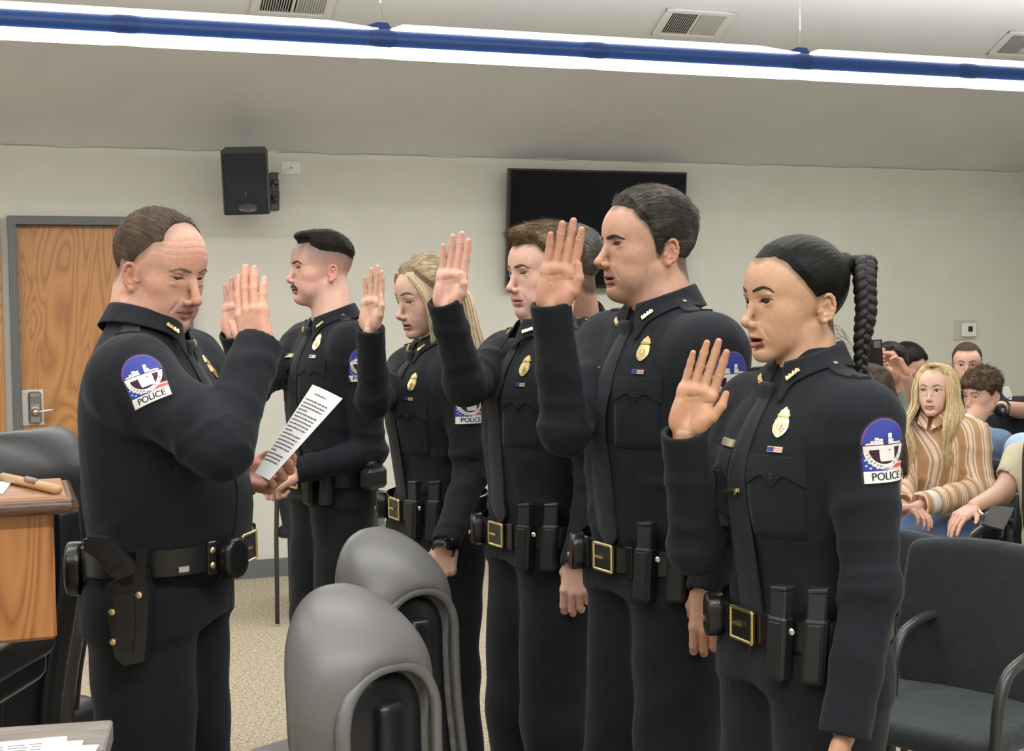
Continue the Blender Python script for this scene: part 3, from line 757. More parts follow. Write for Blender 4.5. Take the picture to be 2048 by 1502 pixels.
def hand_sdf(P0, J, side, k=1.0, fa=(0, 0, -1)):
    p = P0.copy()/f32(k)
    if side < 0: p[:, 0] *= -1
    fa = np.array(fa, float)
    if side < 0: fa = fa*[-1, 1, 1]
    q = p*f32((1, 1.28, 1)); d = cap(q, fa*[1, 1.28, 1]*.075, (0, 0, .004), .0275, .0240)
    palm = rbox(p, (.000, 0, .052), (.0385, .0125, .044), .012)
    w = np.clip((p[:, 2]-.0)/.09, 0, 1)
    palm = palm+.006*(1-w)*(np.abs(p[:, 0]) > .0)-.001
    d = smin(d, palm, .016)
    d = smin(d, ell(p, (.023, .010, .034), (.0160, .0130, .029)), .012)       # thenar
    d = smin(d, ell(p, (-.024, .009, .034), (.0130, .0110, .032)), .012)      # heel
    d = smax(d, -ell(p, (.000, .0225, .058), (.016, .0085, .026)), .012)       # hollow of the palm
    for i in range(4):
        b = J[i][0][0]
        d = smin(d, ell(p, (b[0], .006, b[2]-.006), (.0100, .0090, .0110)), .008)
        d = smin(d, sph(p, (b[0], -.0055, b[2]-.002), .0078), .006)            # knuckle
    fs = None
    for i in range(4):
        pts, rs = J[i]
        e = chain(p, pts, rs, .003)
        d_ = e; fs = d_ if fs is None else smin(fs, d_, .0012)
    d = smin(d, fs, .0055)
    d = smin(d, chain(p, J[4][0], J[4][1], .004), .0075)
    # creases where the fingers meet the palm and across it
    for pl in ([(-.033, .0125, .070), (-.015, .0115, .071), (.002, .0115, .077), (.014, .0120, .086)], [(-.018, .0110, .058), (.004, .0110, .064), (.034, .0120, .074)], [(.033, .0135, .072), (.012, .0120, .060), (.002, .0135, .040), (.003, .0150, .020)]):
        d = smax(d, -chain(p, pl, [.0003, .0005, .0005, .0003][:len(pl)], 0), .0030)
    for i in range(4):
        pts, rs = J[i]
        for j in (0, 1, 2):
            a = pts[j]+(np.array([0, rs[j], .004]) if j == 0 else np.array([0, rs[j]*.95, 0]))
            if j == 0: a = pts[0]*.55+pts[1]*.45+np.array([0, rs[0]*.97, 0])
            d = smax(d, -cap(p, a-np.array([.005, 0, 0]), a+np.array([.005, 0, 0]), .0004), .0014)
    return d*k
def hand_cols(v, J, side, k, skin):
    """slightly redder finger tips, knuckles and heel, lighter nails"""
    p = v/k
    if side < 0: p = p*[-1, 1, 1]
    c = np.tile(np.array(skin, float)*[1.03, .97, .96], (len(p), 1))
    red = np.array(skin)*[1.0, .70, .68]
    for pts, rs in J:
        m = np.exp(-((p-pts[-1])**2).sum(1)/.013**2)[:, None]*.6; c = c*(1-m)+red*m
        m = np.exp(-((p-pts[1])**2).sum(1)/.009**2)[:, None]*.25; c = c*(1-m)+red*m
        # nail on the back of the last joint
        ax = unit(pts[-1]-pts[-2]); nb = unit(np.array([0, -1, 0])-ax*np.dot([0, -1, 0], ax))
        q = p-(pts[-1]+ax*rs[-1]*.1+nb*rs[-1]); sxd = np.cross(ax, nb)
        mm = (np.abs(q @ ax) < .0065) & (np.abs(q @ sxd) < .0048) & (np.abs(q @ nb) < .004)
        c[mm] = np.array(skin)*[1.12, .98, .95]
    for cc in ((.023, .018, .034), (-.024, .016, .030)):
        m = np.exp(-((p-cc)**2).sum(1)/.016**2)[:, None]*.35; c = c*(1-m)+red*m
    return c
OPEN = [(.03, .10, .06), (.02, .06, .04), (.04, .10, .06), (.08, .14, .08)]
OPEN2 = [(.10, .12, .08), (.05, .10, .08), (.10, .12, .08), (.16, .2, .1)]
FIST = [(1.05, 1.45, .75), (1.15, 1.5, .8), (1.2, 1.5, .8), (1.25, 1.5, .8)]
RELAX = [(.35, .55, .35), (.45, .65, .4), (.5, .7, .4), (.55, .75, .45)]
TH_IN = [(.020, .006, .022), (.036, .018, .046), (.034, .030, .068), (.020, .036, .084)]
TH_UP = [(.022, .006, .024), (.041, .012, .050), (.046, .014, .078), (.040, .014, .104)]
TH_OUT = [(.020, .004, .022), (.044, .012, .046), (.060, .016, .070), (.070, .018, .092)]
# ------------------------------------------------------------------ figures
def torso_fn(prof, n=2.35):
    Z = [r[0] for r in prof]
    A = [r[1] for r in prof]; BF = [r[2] for r in prof]; BB = [r[3] for r in prof]; CY = [r[4] for r in prof]
    def fn(q):
        z = q[:, 2]
        a = np.interp(z, Z, A); bf = np.interp(z, Z, BF); bb = np.interp(z, Z, BB); cy_ = np.interp(z, Z, CY)
        y = q[:, 1]-cy_; b = np.where(y > 0, bf, bb)
        k = (np.abs(q[:, 0]/a)**n+np.abs(y/b)**n)**(1/n)
        d = (k-1)*np.minimum(a, b)*.95
        return np.maximum(np.maximum(d, Z[0]-z), z-Z[-1])
    return fn
def smooth_prof(prof, n=50):
    """spline through the widths"""
    P_ = np.array(prof, float); z = np.linspace(P_[0, 0], P_[-1, 0], n); out = [z]
    for k in range(1, 5):
        y = np.interp(z, P_[:, 0], P_[:, k])
        for _ in range(3): y[1:-1] = (y[:-2]+2*y[1:-1]+y[2:])/4
        out.append(y)
    return np.stack(out, 1).tolist()
def folds(p, seed, f=26.0, dirn=(0, 0, 1)):
    d = f32(dirn); t = p @ d
    return np.sin(t*f*2+2.2*noise3(p, 9, seed)+1.2*noise3(p, 21, seed+2))
MAN = [(.92, .170, .118, .125, 0), (.98, .168, .116, .118, 0), (1.02, .166, .118, .108, 0), (1.10, .168, .128, .100, 0), (1.18, .176, .132, .102, 0), (1.28, .188, .134, .108, 0), (1.36, .192, .126, .112, 0), (1.42, .182, .106, .108, -.004), (1.47, .140, .082, .086, -.012), (1.52, .075, .062, .066, -.02), (1.55, .055, .05, .055, -.02)]
WOMAN = [(.88, .172, .112, .130, 0), (.94, .172, .110, .128, 0), (.99, .158, .106, .110, 0), (1.05, .146, .106, .094, 0), (1.12, .146, .110, .092, 0), (1.20, .156, .132, .096, 0), (1.27, .162, .140, .100, 0), (1.34, .164, .116, .102, 0), (1.39, .150, .092, .092, -.006), (1.43, .110, .070, .074, -.014), (1.465, .062, .052, .058, -.02), (1.49, .048, .045, .05, -.02)]
class Fig: pass
def figure(name_label, base, yaw, head, q, prof, s=1.0, lean=0.0, arms=None, vox=.0022, cloth_vox=.0048, shoulder=(.188, 1.43), belly=None, neck_base=None, group=None, sleeve=1.0, seed=1, zoff=0.0, lean_fwd=0.0):
    """base: point on the floor; yaw: unit vector the chest faces; head: frame matrix; arms: {'R': (elbow, wrist, hand frame, pose, thumb), 'L': ...} in room coordinates"""
    F = Fig(); F.base = np.array(base, float); F.q = q = {**HP0, **q}; F.seed = seed
    F.B = frame(yaw, (0, 0, 1), np.array(base)+[0, 0, zoff]); F.H = head; F.s = s; F.vox = vox; F.cv = cloth_vox
    if lean or lean_fwd:
        F.B[:3, 2] = unit(F.B[:3, 2]+lean*F.B[:3, 0]+lean_fwd*F.B[:3, 1]); F.B[:3, 0] = unit(np.cross(F.B[:3, 1], F.B[:3, 2])); F.B[:3, 1] = np.cross(F.B[:3, 2], F.B[:3, 0])
    F.prof = smooth_prof([[c*s for c in r] for r in prof]); F.arms = arms or {}
    F.root = empty('person', base, name_label, 'person', group)
    F.sh = {'R': tw(F.B, np.array([shoulder[0]*s, -.008*s, shoulder[1]*s])), 'L': tw(F.B, np.array([-shoulder[0]*s, -.008*s, shoulder[1]*s]))}
    F.nb = tw(F.B, np.array([0, -.018*s, (prof[-1][0]-.03)*s])) if neck_base is None else neck_base
    # one skin: head and neck, hands and forearms, and the trunk and legs inside the clothes
    H = head
    hs = q['s']
    nb_l = (F.nb-H[:3, 3]) @ H[:3, :3]
    nk0 = np.array([0, -.030, -.055])*hs; nk = q['neck']*hs
    def hf(p):
        d = head_sdf(p, q)
        n = cap(p, nk0, nb_l, nk*.97, nk*1.12)
        mid = nk0*.4+nb_l*.6
        n = smin(n, cap(p, np.array([.050, -.012, -.055])*hs, nb_l+np.array([.012, .045, 0]), .014, .012), .02)
        n = smin(n, cap(p, np.array([-.050, -.012, -.055])*hs, nb_l+np.array([-.012, .045, 0]), .014, .012), .02)
        return smin(d, n, .020*(1-.3*q['fem']))
    ext = np.linalg.norm(nb_l)
    lo = np.array([-.095*hs, min(-.125*hs, nb_l[1]-.07), min(nb_l[2]-.02, -.14*hs)]); hi = np.array([.095*hs, .130*hs, .122*hs])
    v, f = mesh_sdf(hf, lo, hi, vox); v = relax(v, f, 1, .3)
    F.head_pts = v
    parts = [(tw(H, v), f)]; cols = [skin_cols(v, q)]
    F.hands = {}; F.zoff = zoff
    for k, a in F.arms.items():
        if a is None: continue
        elbow, wrist, HM, pose, th, hk = a
        sd = -1 if k == 'R' else 1
        J = hand_joints(sd, pose, thumb=th, thin=.93 if q['fem'] else 1.0)
        fa = unit((elbow-wrist) @ HM[:3, :3]); fn = lambda p, J=J, sd=sd, hk=hk, fa=fa: hand_sdf(p, J, sd, k=hk, fa=fa)
        v, f = mesh_sdf(fn, np.array([-.085, -.06, -.075])*hk, np.array([.085, .11, .21])*hk, vox*.95); v = relax(v, f, 1, .3)
        parts.append((tw(HM, v), f)); cols.append(hand_cols(v, J, sd, hk, q['skin']))
        F.hands[k] = (HM, J)
    def core(p):
        d = sph(p, tw(F.B, [0, 0, 1.20*s]), .09)
        d = smin(d, cap(p, tw(F.B, [0, 0, 1.05*s]), tw(F.B, [0, 0, 1.32*s]), .10*s, .10*s), .05)
        d = smin(d, cap(p, F.nb, tw(F.B, [0, 0, 1.3*s]), .05, .08*s), .04)
        for k, a in F.arms.items():
            if a is None: continue
            d = smin(d, cap(p, tw(F.B, [0, 0, 1.36*s]), F.sh[k], .05, .045), .03)
            d = smin(d, cap(p, F.sh[k], a[0], .040, .034), .02); d = smin(d, cap(p, a[0], a[1], .033, .022), .01)
        return d
    F.core = core
    pts = [F.nb, tw(F.B, [0, 0, .98*s])]+[a[0] for a in F.arms.values() if a]+[a[1] for a in F.arms.values() if a]+list(F.sh.values())
    lo = np.min(pts, 0)-.16; hi = np.max(pts, 0)+.10
    v, f = mesh_sdf(core, lo, hi, .012); parts.append((v, f)); cols.append(np.tile(np.array(q['skin'], float), (len(v), 1)))
    v, f = joinm(parts)
    F.body = obj('body', v, f, SKIN, F.root, True, base, col=np.concatenate(cols))
    for sg in (1, -1): eyeball(H, q, sg, F.body, base)
    return F
def add_shirt(F, m, name='shirt', vox=None, hem=None, sleeve=(.072, .052, .051, .040), cuffs=True, extra=None, short=False, wr=1.3, shk=.075, z_top=None, cufflen=0.0, open_r=.8):
    s = F.s; B = F.B; tf = torso_fn(F.prof); vox = vox or F.cv
    seed = F.seed
    zt = z_top or 99
    hem = hem if hem is not None else F.prof[0][0]+.06
    F.humpr = getattr(F, 'humpr', .064)
    F.hump = ((F.sh['R']-B[:3, 3]) @ B[:3, 2]+(F.sh['L']-B[:3, 3]) @ B[:3, 2])/2+.022
    def fn(p):
        q = tl(B, p)
        d = tf(q)
        # yoke from neck to shoulders
        for k in ('R', 'L'):
            sg = 1 if k == 'R' else -1
            zs = (F.sh[k]-B[:3, 3]) @ B[:3, 2]; xs = (F.sh[k]-B[:3, 3]) @ B[:3, 0]; ys = (F.sh[k]-B[:3, 3]) @ B[:3, 1]
            d = smin(d, cap(q, (sg*.035*s, -.02*s, zs+.050*s), (xs*.93, ys, zs-.004), .048*s, .058*s), .05*s)
        w = noise3(q, 16, seed)
        lowz = np.clip((1.32*s-q[:, 2])/.3, 0, 1)
        tr = np.sin((q[:, 2]*1.0+np.abs(q[:, 0])*.55)*46+3.2*w+seed); tr2 = np.sin((q[:, 2]*.35-q[:, 0]*1.0)*60+3.5*noise3(q, 10, seed+2))
        d = d-wr*(.0038*lowz*(np.exp(-2.6*(1-tr))-.25)+.0026*lowz*(np.exp(-3*(1-tr2))-.25)-.0030*lowz*w)
        # seam of the yoke, and the sewn-in vertical creases
        d = d+.0012*np.exp(-((np.abs(q[:, 0])-.085*s)/.0022)**2)*(q[:, 2] < 1.34*s)
        d = smax(d, hem-q[:, 2], .006)
        for k, a in F.arms.items():
            if a is None: continue
            e, wv = a[0], a[1]; S = F.sh[k]
            ra, rb, rc, rd = [x*s for x in sleeve]
            tu = unit(e-S); tfv = unit(wv-e); L1 = np.linalg.norm(wv-e)
            end = e+tfv*(L1+.008+cufflen)
            de = np.sqrt(((p-f32(e))**2).sum(1)); g = np.exp(-(de/.085)**2)
            t1 = (p-f32(S)) @ f32(tu); t2 = (p-f32(e)) @ f32(tfv)
            rw = -.0075*g*(np.exp(-2.2*(1-np.sin(t1*92+2.4*noise3(p, 20, seed+3))))-.3)-.0042*(np.exp(-2.5*(1-np.sin(t1*40+2.8*noise3(p, 13, seed+1))))-.3)
            if short:
                mid = S+tu*np.linalg.norm(e-S)*.62
                arm = cap(p, S, mid, ra, rb*1.12)+wr*.002*np.sin(t1*50+2*noise3(p, 17, seed+1)); arm = smax(arm, t1-np.linalg.norm(mid-S), .004)
                arm = smax(arm, -np.maximum(cap(p, S, mid+tu*.1, ra*.8, rb*.98), np.linalg.norm(mid-S)-.02-t1), .002)
                d = smin(d, arm, shk*.6*s)
                continue
            up = cap(p, S, e, ra, rb)+wr*rw
            fo = cap(p, e, end, rc, rd)+wr*(-.0065*g*(np.exp(-2.2*(1-np.sin(t2*88+noise3(p, 20, seed+5)*2.6)))-.3)-.0034*(np.exp(-2.5*(1-np.sin(t2*46+3.0*noise3(p, 13, seed+6))))-.3))
            fo = smax(fo, t2-(L1+.008+cufflen), .003)
            fo = smax(fo, -np.maximum(cap(p, e, end+tfv*.1, rd-.0085, rd-.0085), L1-.014+cufflen-t2), .002)
            arm = smin(up, fo, .022*s)
            if cuffs:
                arm = np.minimum(arm, np.maximum(cap(p, e, end+tfv*.05, rd+.0022, rd+.0022), np.maximum(t2-(L1+.008+cufflen), (L1-.052+cufflen)-t2)))
                arm = smax(arm, -np.maximum(cap(p, e, end+tfv*.1, rd-.0085, rd-.0085), L1-.014+cufflen-t2), .002)
            ds = np.sqrt(((p-f32(S))**2).sum(1)); kk = (.006+(shk-.006)*np.clip(1-(ds-.06)/.13, 0, 1))*s
            d = smin(d, arm, kk)
        if extra: d = extra(d, p, q)
        return d
    F.shirt_fn = fn
    pts = [F.nb, tw(B, [.25*s, .2, hem]), tw(B, [-.25*s, -.16, hem]), tw(B, [.25*s, -.16, hem]), tw(B, [-.25*s, .2, hem])]
    for k, a in F.arms.items():
        if a is not None: pts += [a[0], a[1]+unit(a[1]-a[0])*.02]
    pts += list(F.sh.values())
    lo = np.min(pts, 0)-.085; hi = np.max(pts, 0)+.085
    v, f = mesh_sdf(fn, lo, hi, vox); v = relax(v, f, 2, .4)
    F.shirt = obj(name, v, f, m, F.root, True, F.base)
    F.shirt_tree = BVHTree.FromPolygons([tuple(x) for x in v.tolist()], [tuple(int(i) for i in a) for a in f])
    arms_ = F.arms; F.arms = {}
    cs = [tw(B, [x, y, z]) for x in (-.25*s, .25*s) for y in (-.2, .26) for z in (hem-.02, F.prof[-1][0]+.03)]
    v, f = mesh_sdf(fn, np.min(cs, 0), np.max(cs, 0), .009); F.arms = arms_
    F.torso_tree = BVHTree.FromPolygons([tuple(x) for x in v.tolist()], [tuple(int(i) for i in a) for a in f])
    return F.shirt
def add_trousers(F, m, crease=True, vox=.007, top=None, feet=None, w=1.0, name='trousers'):
    s = F.s; B = F.B; tf = torso_fn(F.prof); top = top or F.prof[0][0]+.085
    Lx = .088*s; F.feet = {}
    z0 = F.prof[0][0]
    def fn(p):
        q = tl(B, p)
        d = smax(tf(q)-.002, q[:, 2]-top, .004)
        for sg in (1, -1):
            hx = Lx*sg
            k = np.array([sg*.098*s*w, .012, .50*s]); a = np.array([sg*.105*s*w, -.01, .06])
            leg = smin(cap(q, (hx, -.004, z0+.02), k, .106*s, .092*s), cap(q, k, a, .092*s, .086*s), .03)
            wv = .004*noise3(q, 13, F.seed+sg)+.002*np.sin(q[:, 2]*30+q[:, 0]*20+4*noise3(q, 8, F.seed+4*sg))
            leg = leg+wv
            if crease: leg = smin(leg, cap(q, k+[0, .078*s, .25*s], a+[0, .070*s, .02], .004, .004), .022)
            d = smin(d, smax(leg, .03-q[:, 2], .004), .045)
        return d
    h = .32*s
    pts = [tw(B, [x, y, z]) for x in (-.26*s, .26*s) for y in (-.2*s, .2*s) for z in (0.02, top+.03)]
    v, f = mesh_sdf(fn, np.min(pts, 0), np.max(pts, 0), vox); v = relax(v, f, 1, .4)
    F.trouser_tree = BVHTree.FromPolygons([tuple(x) for x in v.tolist()], [tuple(int(i) for i in a) for a in f])
    o = obj(name, v, f, m, F.root, True, F.base)
    for sg in (1, -1):
        def sf(p):
            q = tl(B, p); c = f32((sg*.105*s*w, 0, 0)); q = q-c
            d = smin(ell(q, (0, .095, .042), (.046, .11, .036)), ell(q, (0, -.02, .052), (.038, .062, .06)), .03)
            return smax(d, .002-q[:, 2], .003)
        c = tw(B, [sg*.105*s*w, .06, .05]); v, f = mesh_sdf(sf, c-.19*np.array([1, 1, .5]), c+.19*np.array([1, 1, .6]), .007)
        obj('shoe', v, f, SHOE, F.root, True, F.base)
    return o
SHOE = mat('polished black shoe', (0.01, 0.01, 0.01), 0.15, spec=0.6)

def add_hair(F, m, t_top=.010, t_side=.004, hl=None, vox=None, strand=.0010, sdir=(0, 1, 0), name='hair', extra=None, freq=420, lo=None, hi=None, soft=.006, clump=0.0, tufts=2500, tlen=.016, tw_=.0007, lift=.25, flow=None):
    q = F.q; s = q['s']; H = F.H; hl = hl or q['hl'] or HL_MAN; vox = vox or F.vox
    def fn(P0):
        p = P0/f32(s); ap = p.copy(); ap[:, 0] = np.abs(ap[:, 0])
        core = head_core(ap, q)
        hz = hair_z(p, hl)
        up = np.clip((p[:, 2]-.005)/.075, 0, 1); up = up*up*(3-2*up)
        edge = np.clip((p[:, 2]-hz+.002*noise3(p, 160, 3))/.024, 0, 1)
        t = (t_side+(t_top-t_side)*up)*(.04+.96*edge**1.3)
        # strands run along sdir (in head coordinates), ripples across it
        dd = f32(sdir); along = p @ dd; perp = p-along[:, None]*dd
        an = np.arctan2(perp[:, 2] if abs(sdir[2]) < .5 else perp[:, 1], perp[:, 0])
        rip = np.sin(an*freq*.12+6*noise3(p*f32((1, 1, 1)), 20, F.seed)+2*noise3(p, 60, F.seed+1))
        rip2 = np.sin(an*freq*.31+5*noise3(p, 30, F.seed+4))
        d = core-t-strand*(rip+.6*rip2)*(.3+.7*up)*edge-clump*noise3(p, 95, F.seed+9)
        d = smax(d, (hz-p[:, 2])*.75+.0012*noise3(p, 220, 5), soft*.5)
        if extra: d = extra(d, p, s)
        return d*s
    F.hair_fn = fn
    lo = np.array(lo or (-.10, -.135, -.10))*s; hi = np.array(hi or (.10, .12, .15))*s
    v, f = local_mesh(H, fn, lo, hi, vox, 0)
    dd = f32(sdir)
    def flowc(v):
        p = v/s; along = p @ dd; perp = p-along[:, None]*dd
        an = np.arctan2(perp[:, 2] if abs(sdir[2]) < .5 else perp[:, 1], perp[:, 0])
        return np.stack([an*.085, along, np.linalg.norm(perp, axis=1)], 1)
    fl = flowc(v)
    if tufts > 0 and len(v):
        rs = np.random.RandomState(F.seed+7)
        # surface normals by the field's gradient
        ii = rs.randint(0, len(v), tufts); b = v[ii]+rs.normal(0, .0012, (tufts, 3))
        e = .002; g = np.stack([fn(f32(b+np.eye(3)[k]*e))-fn(f32(b-np.eye(3)[k]*e)) for k in range(3)], 1); g /= np.linalg.norm(g, axis=1)[:, None]+1e-9
        d0 = np.tile(-np.array(sdir, float) if flow is None else np.array([0, 0, 0.]), (tufts, 1))
        if flow is not None: d0 = flow(b/s)
        d0 = d0-g*(d0*g).sum(1)[:, None]; d0 /= np.linalg.norm(d0, axis=1)[:, None]+1e-6
        upf = np.clip((b[:, 2]/s-.0)/.07, 0, 1)[:, None]
        d0 = d0+rs.normal(0, .16, (tufts, 3)); L = tlen*s*(.35+.65*upf)*rs.uniform(.6, 1.2, (tufts, 1))
        tv = []; tf_ = []; base = len(v); w = tw_*s
        sd = np.cross(d0, g); sd /= np.linalg.norm(sd, axis=1)[:, None]+1e-6
        rings = []
        for k, t in enumerate((0, .35, .7, 1.0)):
            c = b-g*.0015+d0*L*t+g*(lift*L*(t-.55*t*t)); ww = w*(1-t*.92)
            rings.append(np.stack([c+sd*ww, c+g*ww, c-sd*ww], 1))
        tv = np.stack(rings, 1).reshape(-1, 3)                         # tuft, ring, corner
        o = np.arange(tufts)[:, None]*12; fs_ = []
        for k in range(3):
            for j in range(3): fs_.append(np.concatenate([o+k*3+j, o+k*3+(j+1) % 3, o+(k+1)*3+(j+1) % 3, o+(k+1)*3+j], 1))
        tf_ = np.concatenate(fs_)+base
        fl2 = np.repeat(flowc(b), 12, 0)+np.tile(rs.normal(0, .001, (tufts, 1, 3)), (1, 12, 1)).reshape(-1, 3)
        v = np.concatenate([v, tv]); f = np.concatenate([f, tf_]); fl = np.concatenate([fl, fl2])
    o = obj(name, tw(H, v), f, m, F.root, True, F.base)
    at = o.data.attributes.new('Flow', 'FLOAT_VECTOR', 'POINT'); at.data.foreach_set('vector', fl.astype(np.float32).ravel())
    return o
def flowhair(name, stops, vs=(150, 7, 40), rough=.62, bmp=.45, spec=.10):
    """hair whose streaks follow the combing"""
    def f(nt, b):
        a = nt.nodes.new('ShaderNodeAttribute'); a.attribute_name = 'Flow'
        mp = nt.nodes.new('ShaderNodeMapping'); mp.inputs['Scale'].default_value = vs; nt.links.new(a.outputs['Vector'], mp.inputs[0])
        n = noise(nt, mp.outputs[0], 2.2, 4, .65, .25)
        big = noise(nt, coords(nt), 26, 2, .5)
        mx = nt.nodes.new('ShaderNodeMath'); mx.operation = 'MULTIPLY_ADD'; mx.inputs[1].default_value = .45; nt.links.new(big, mx.inputs[0])
        h = nt.nodes.new('ShaderNodeMath'); h.operation = 'MULTIPLY'; h.inputs[1].default_value = .55; nt.links.new(n, h.inputs[0]); nt.links.new(h.outputs[0], mx.inputs[2])
        nt.links.new(ramp(nt, mx.outputs[0], stops), b.inputs['Base Color'])
        bump(nt, b, n, bmp, 0.004)
    return mat(name, stops[-1][1], rough, spec=spec, build=f)
# ------------------------------------------------------------------ things laid on clothes
NEAR = None
def hit(tree, o, n, far=.5):
    """outermost point of the cloth met coming from outside along -n; on a chest, the arms in front of it are passed by"""
    if NEAR is not None and tree is NEAR.shirt_tree:
        q = NEAR.torso_tree.ray_cast(Vector(o)+Vector(n)*far*.5, -Vector(n), far)
        if q[0] is None: return None
        a = np.array(q[0]); b = tree.ray_cast(Vector(a+np.asarray(n)*.022), -Vector(n), .05)
        return a if b[0] is None else np.array(b[0])
    q = tree.ray_cast(Vector(o)+Vector(n)*far*.5, -Vector(n), far)
    return None if q[0] is None else np.array(q[0])
def slab(mb, tree, o, ux, uy, n, rows, cols=8, off=.0015, m=0, steps=3, th=.004, swap=False, far=.30):
    """a thin sheet lying on the cloth; rows = (b, a_left, a_right)"""
    R = []
    for i in range(len(rows)-1):
        for k in range(steps):
            t = k/steps; R.append([rows[i][j]*(1-t)+rows[i+1][j]*t for j in range(3)])
    R.append(list(rows[-1])); top = []; last = None
    o = np.asarray(o, float)
    D = np.full((len(R), cols+1), np.nan)
    for i, (b, l, r_) in enumerate(R):
        for j in range(cols+1):
            a = l+(r_-l)*j/cols
            w = o+(ux*b+uy*a if swap else ux*a+uy*b)
            h = hit(tree, w, n, far)
            if h is not None: D[i, j] = (h-w) @ n
    if np.isnan(D).all(): D[:] = 0
    md = np.nanmedian(D); D = np.where(np.isnan(D) | (D > md+.05), md, D); D = np.maximum(D, md-.032)
    V = []; Vb = []
    for i, (b, l, r_) in enumerate(R):
        for j in range(cols+1):
            a = l+(r_-l)*j/cols
            w = o+(ux*b+uy*a if swap else ux*a+uy*b)+n*D[i, j]
            V.append(w+n*off); Vb.append(w+n*(off-th))
    nr = len(R); nc = cols+1; N = nr*nc
    f = [(i*nc+j, i*nc+j+1, (i+1)*nc+j+1, (i+1)*nc+j) for i in range(nr-1) for j in range(cols)]
    rim = [i*nc for i in range(nr)]+[(nr-1)*nc+j for j in range(1, nc)]+[i*nc+cols for i in range(nr-2, -1, -1)]+[j for j in range(cols-1, 0, -1)]
    f += [(rim[k], rim[(k+1) % len(rim)], rim[(k+1) % len(rim)]+N, rim[k]+N) for k in range(len(rim))]
    mb.add(V+Vb, f, m); return mb
def oval(a, b, k=10, cx=0, cy=0): return [(cy+b*math.cos(math.pi*i/k), cx-a*math.sin(math.pi*i/k)-1e-5, cx+a*math.sin(math.pi*i/k)+1e-5) for i in range(k+1)]
def textmesh(txt, size):
    cu = bpy.data.curves.new('lettering', 'FONT'); cu.body = txt; cu.size = size; cu.align_x = 'CENTER'; cu.align_y = 'CENTER'
    o = bpy.data.objects.new('lettering', cu); scene.collection.objects.link(o)
    bpy.context.view_layer.update()
    me = o.to_mesh(); v = np.array([x.co[:] for x in me.vertices]); f = [tuple(p.vertices) for p in me.polygons]
    o.to_mesh_clear(); bpy.data.objects.remove(o); bpy.data.curves.remove(cu)
    return v, f
TX = {}
def text_on(mb, tree, o, ux, uy, n, txt, size, off, m=0, rot=0.0, c=(0, 0), bold=0.0):
    if (txt, size) not in TX: TX[(txt, size)] = textmesh(txt, size)
    v, f = TX[(txt, size)]; ca, sa = math.cos(rot), math.sin(rot); V = []
    for dx in ((0,) if not bold else (-bold, bold)):
        V = []
        for a, b, _ in v:
            a += dx
            aa = a*ca-b*sa+c[0]; bb = a*sa+b*ca+c[1]; w = o+ux*aa+uy*bb; h = hit(tree, w, n) if tree else w
            if h is None: h = w
            V.append(h+n*off)
        mb.add(V, f, m)
PB = mat('patch blue', (0.03, 0.045, 0.30), .7); PP = mat('patch purple rim', (0.16, 0.06, 0.26), .7); PMA = mat('patch maroon', (0.045, 0.010, 0.028), .8)
PR = mat('patch red', (0.55, 0.12, 0.14), .7); PPK = mat('patch pale stripes', (0.80, 0.55, 0.56), .7); PD = mat('patch dark edge', (0.012, 0.010, 0.014), .8)
PG = mat('patch grey thread', (0.30, 0.32, 0.38), .7); PLB = mat('patch pale blue', (0.50, 0.58, 0.85), .7)
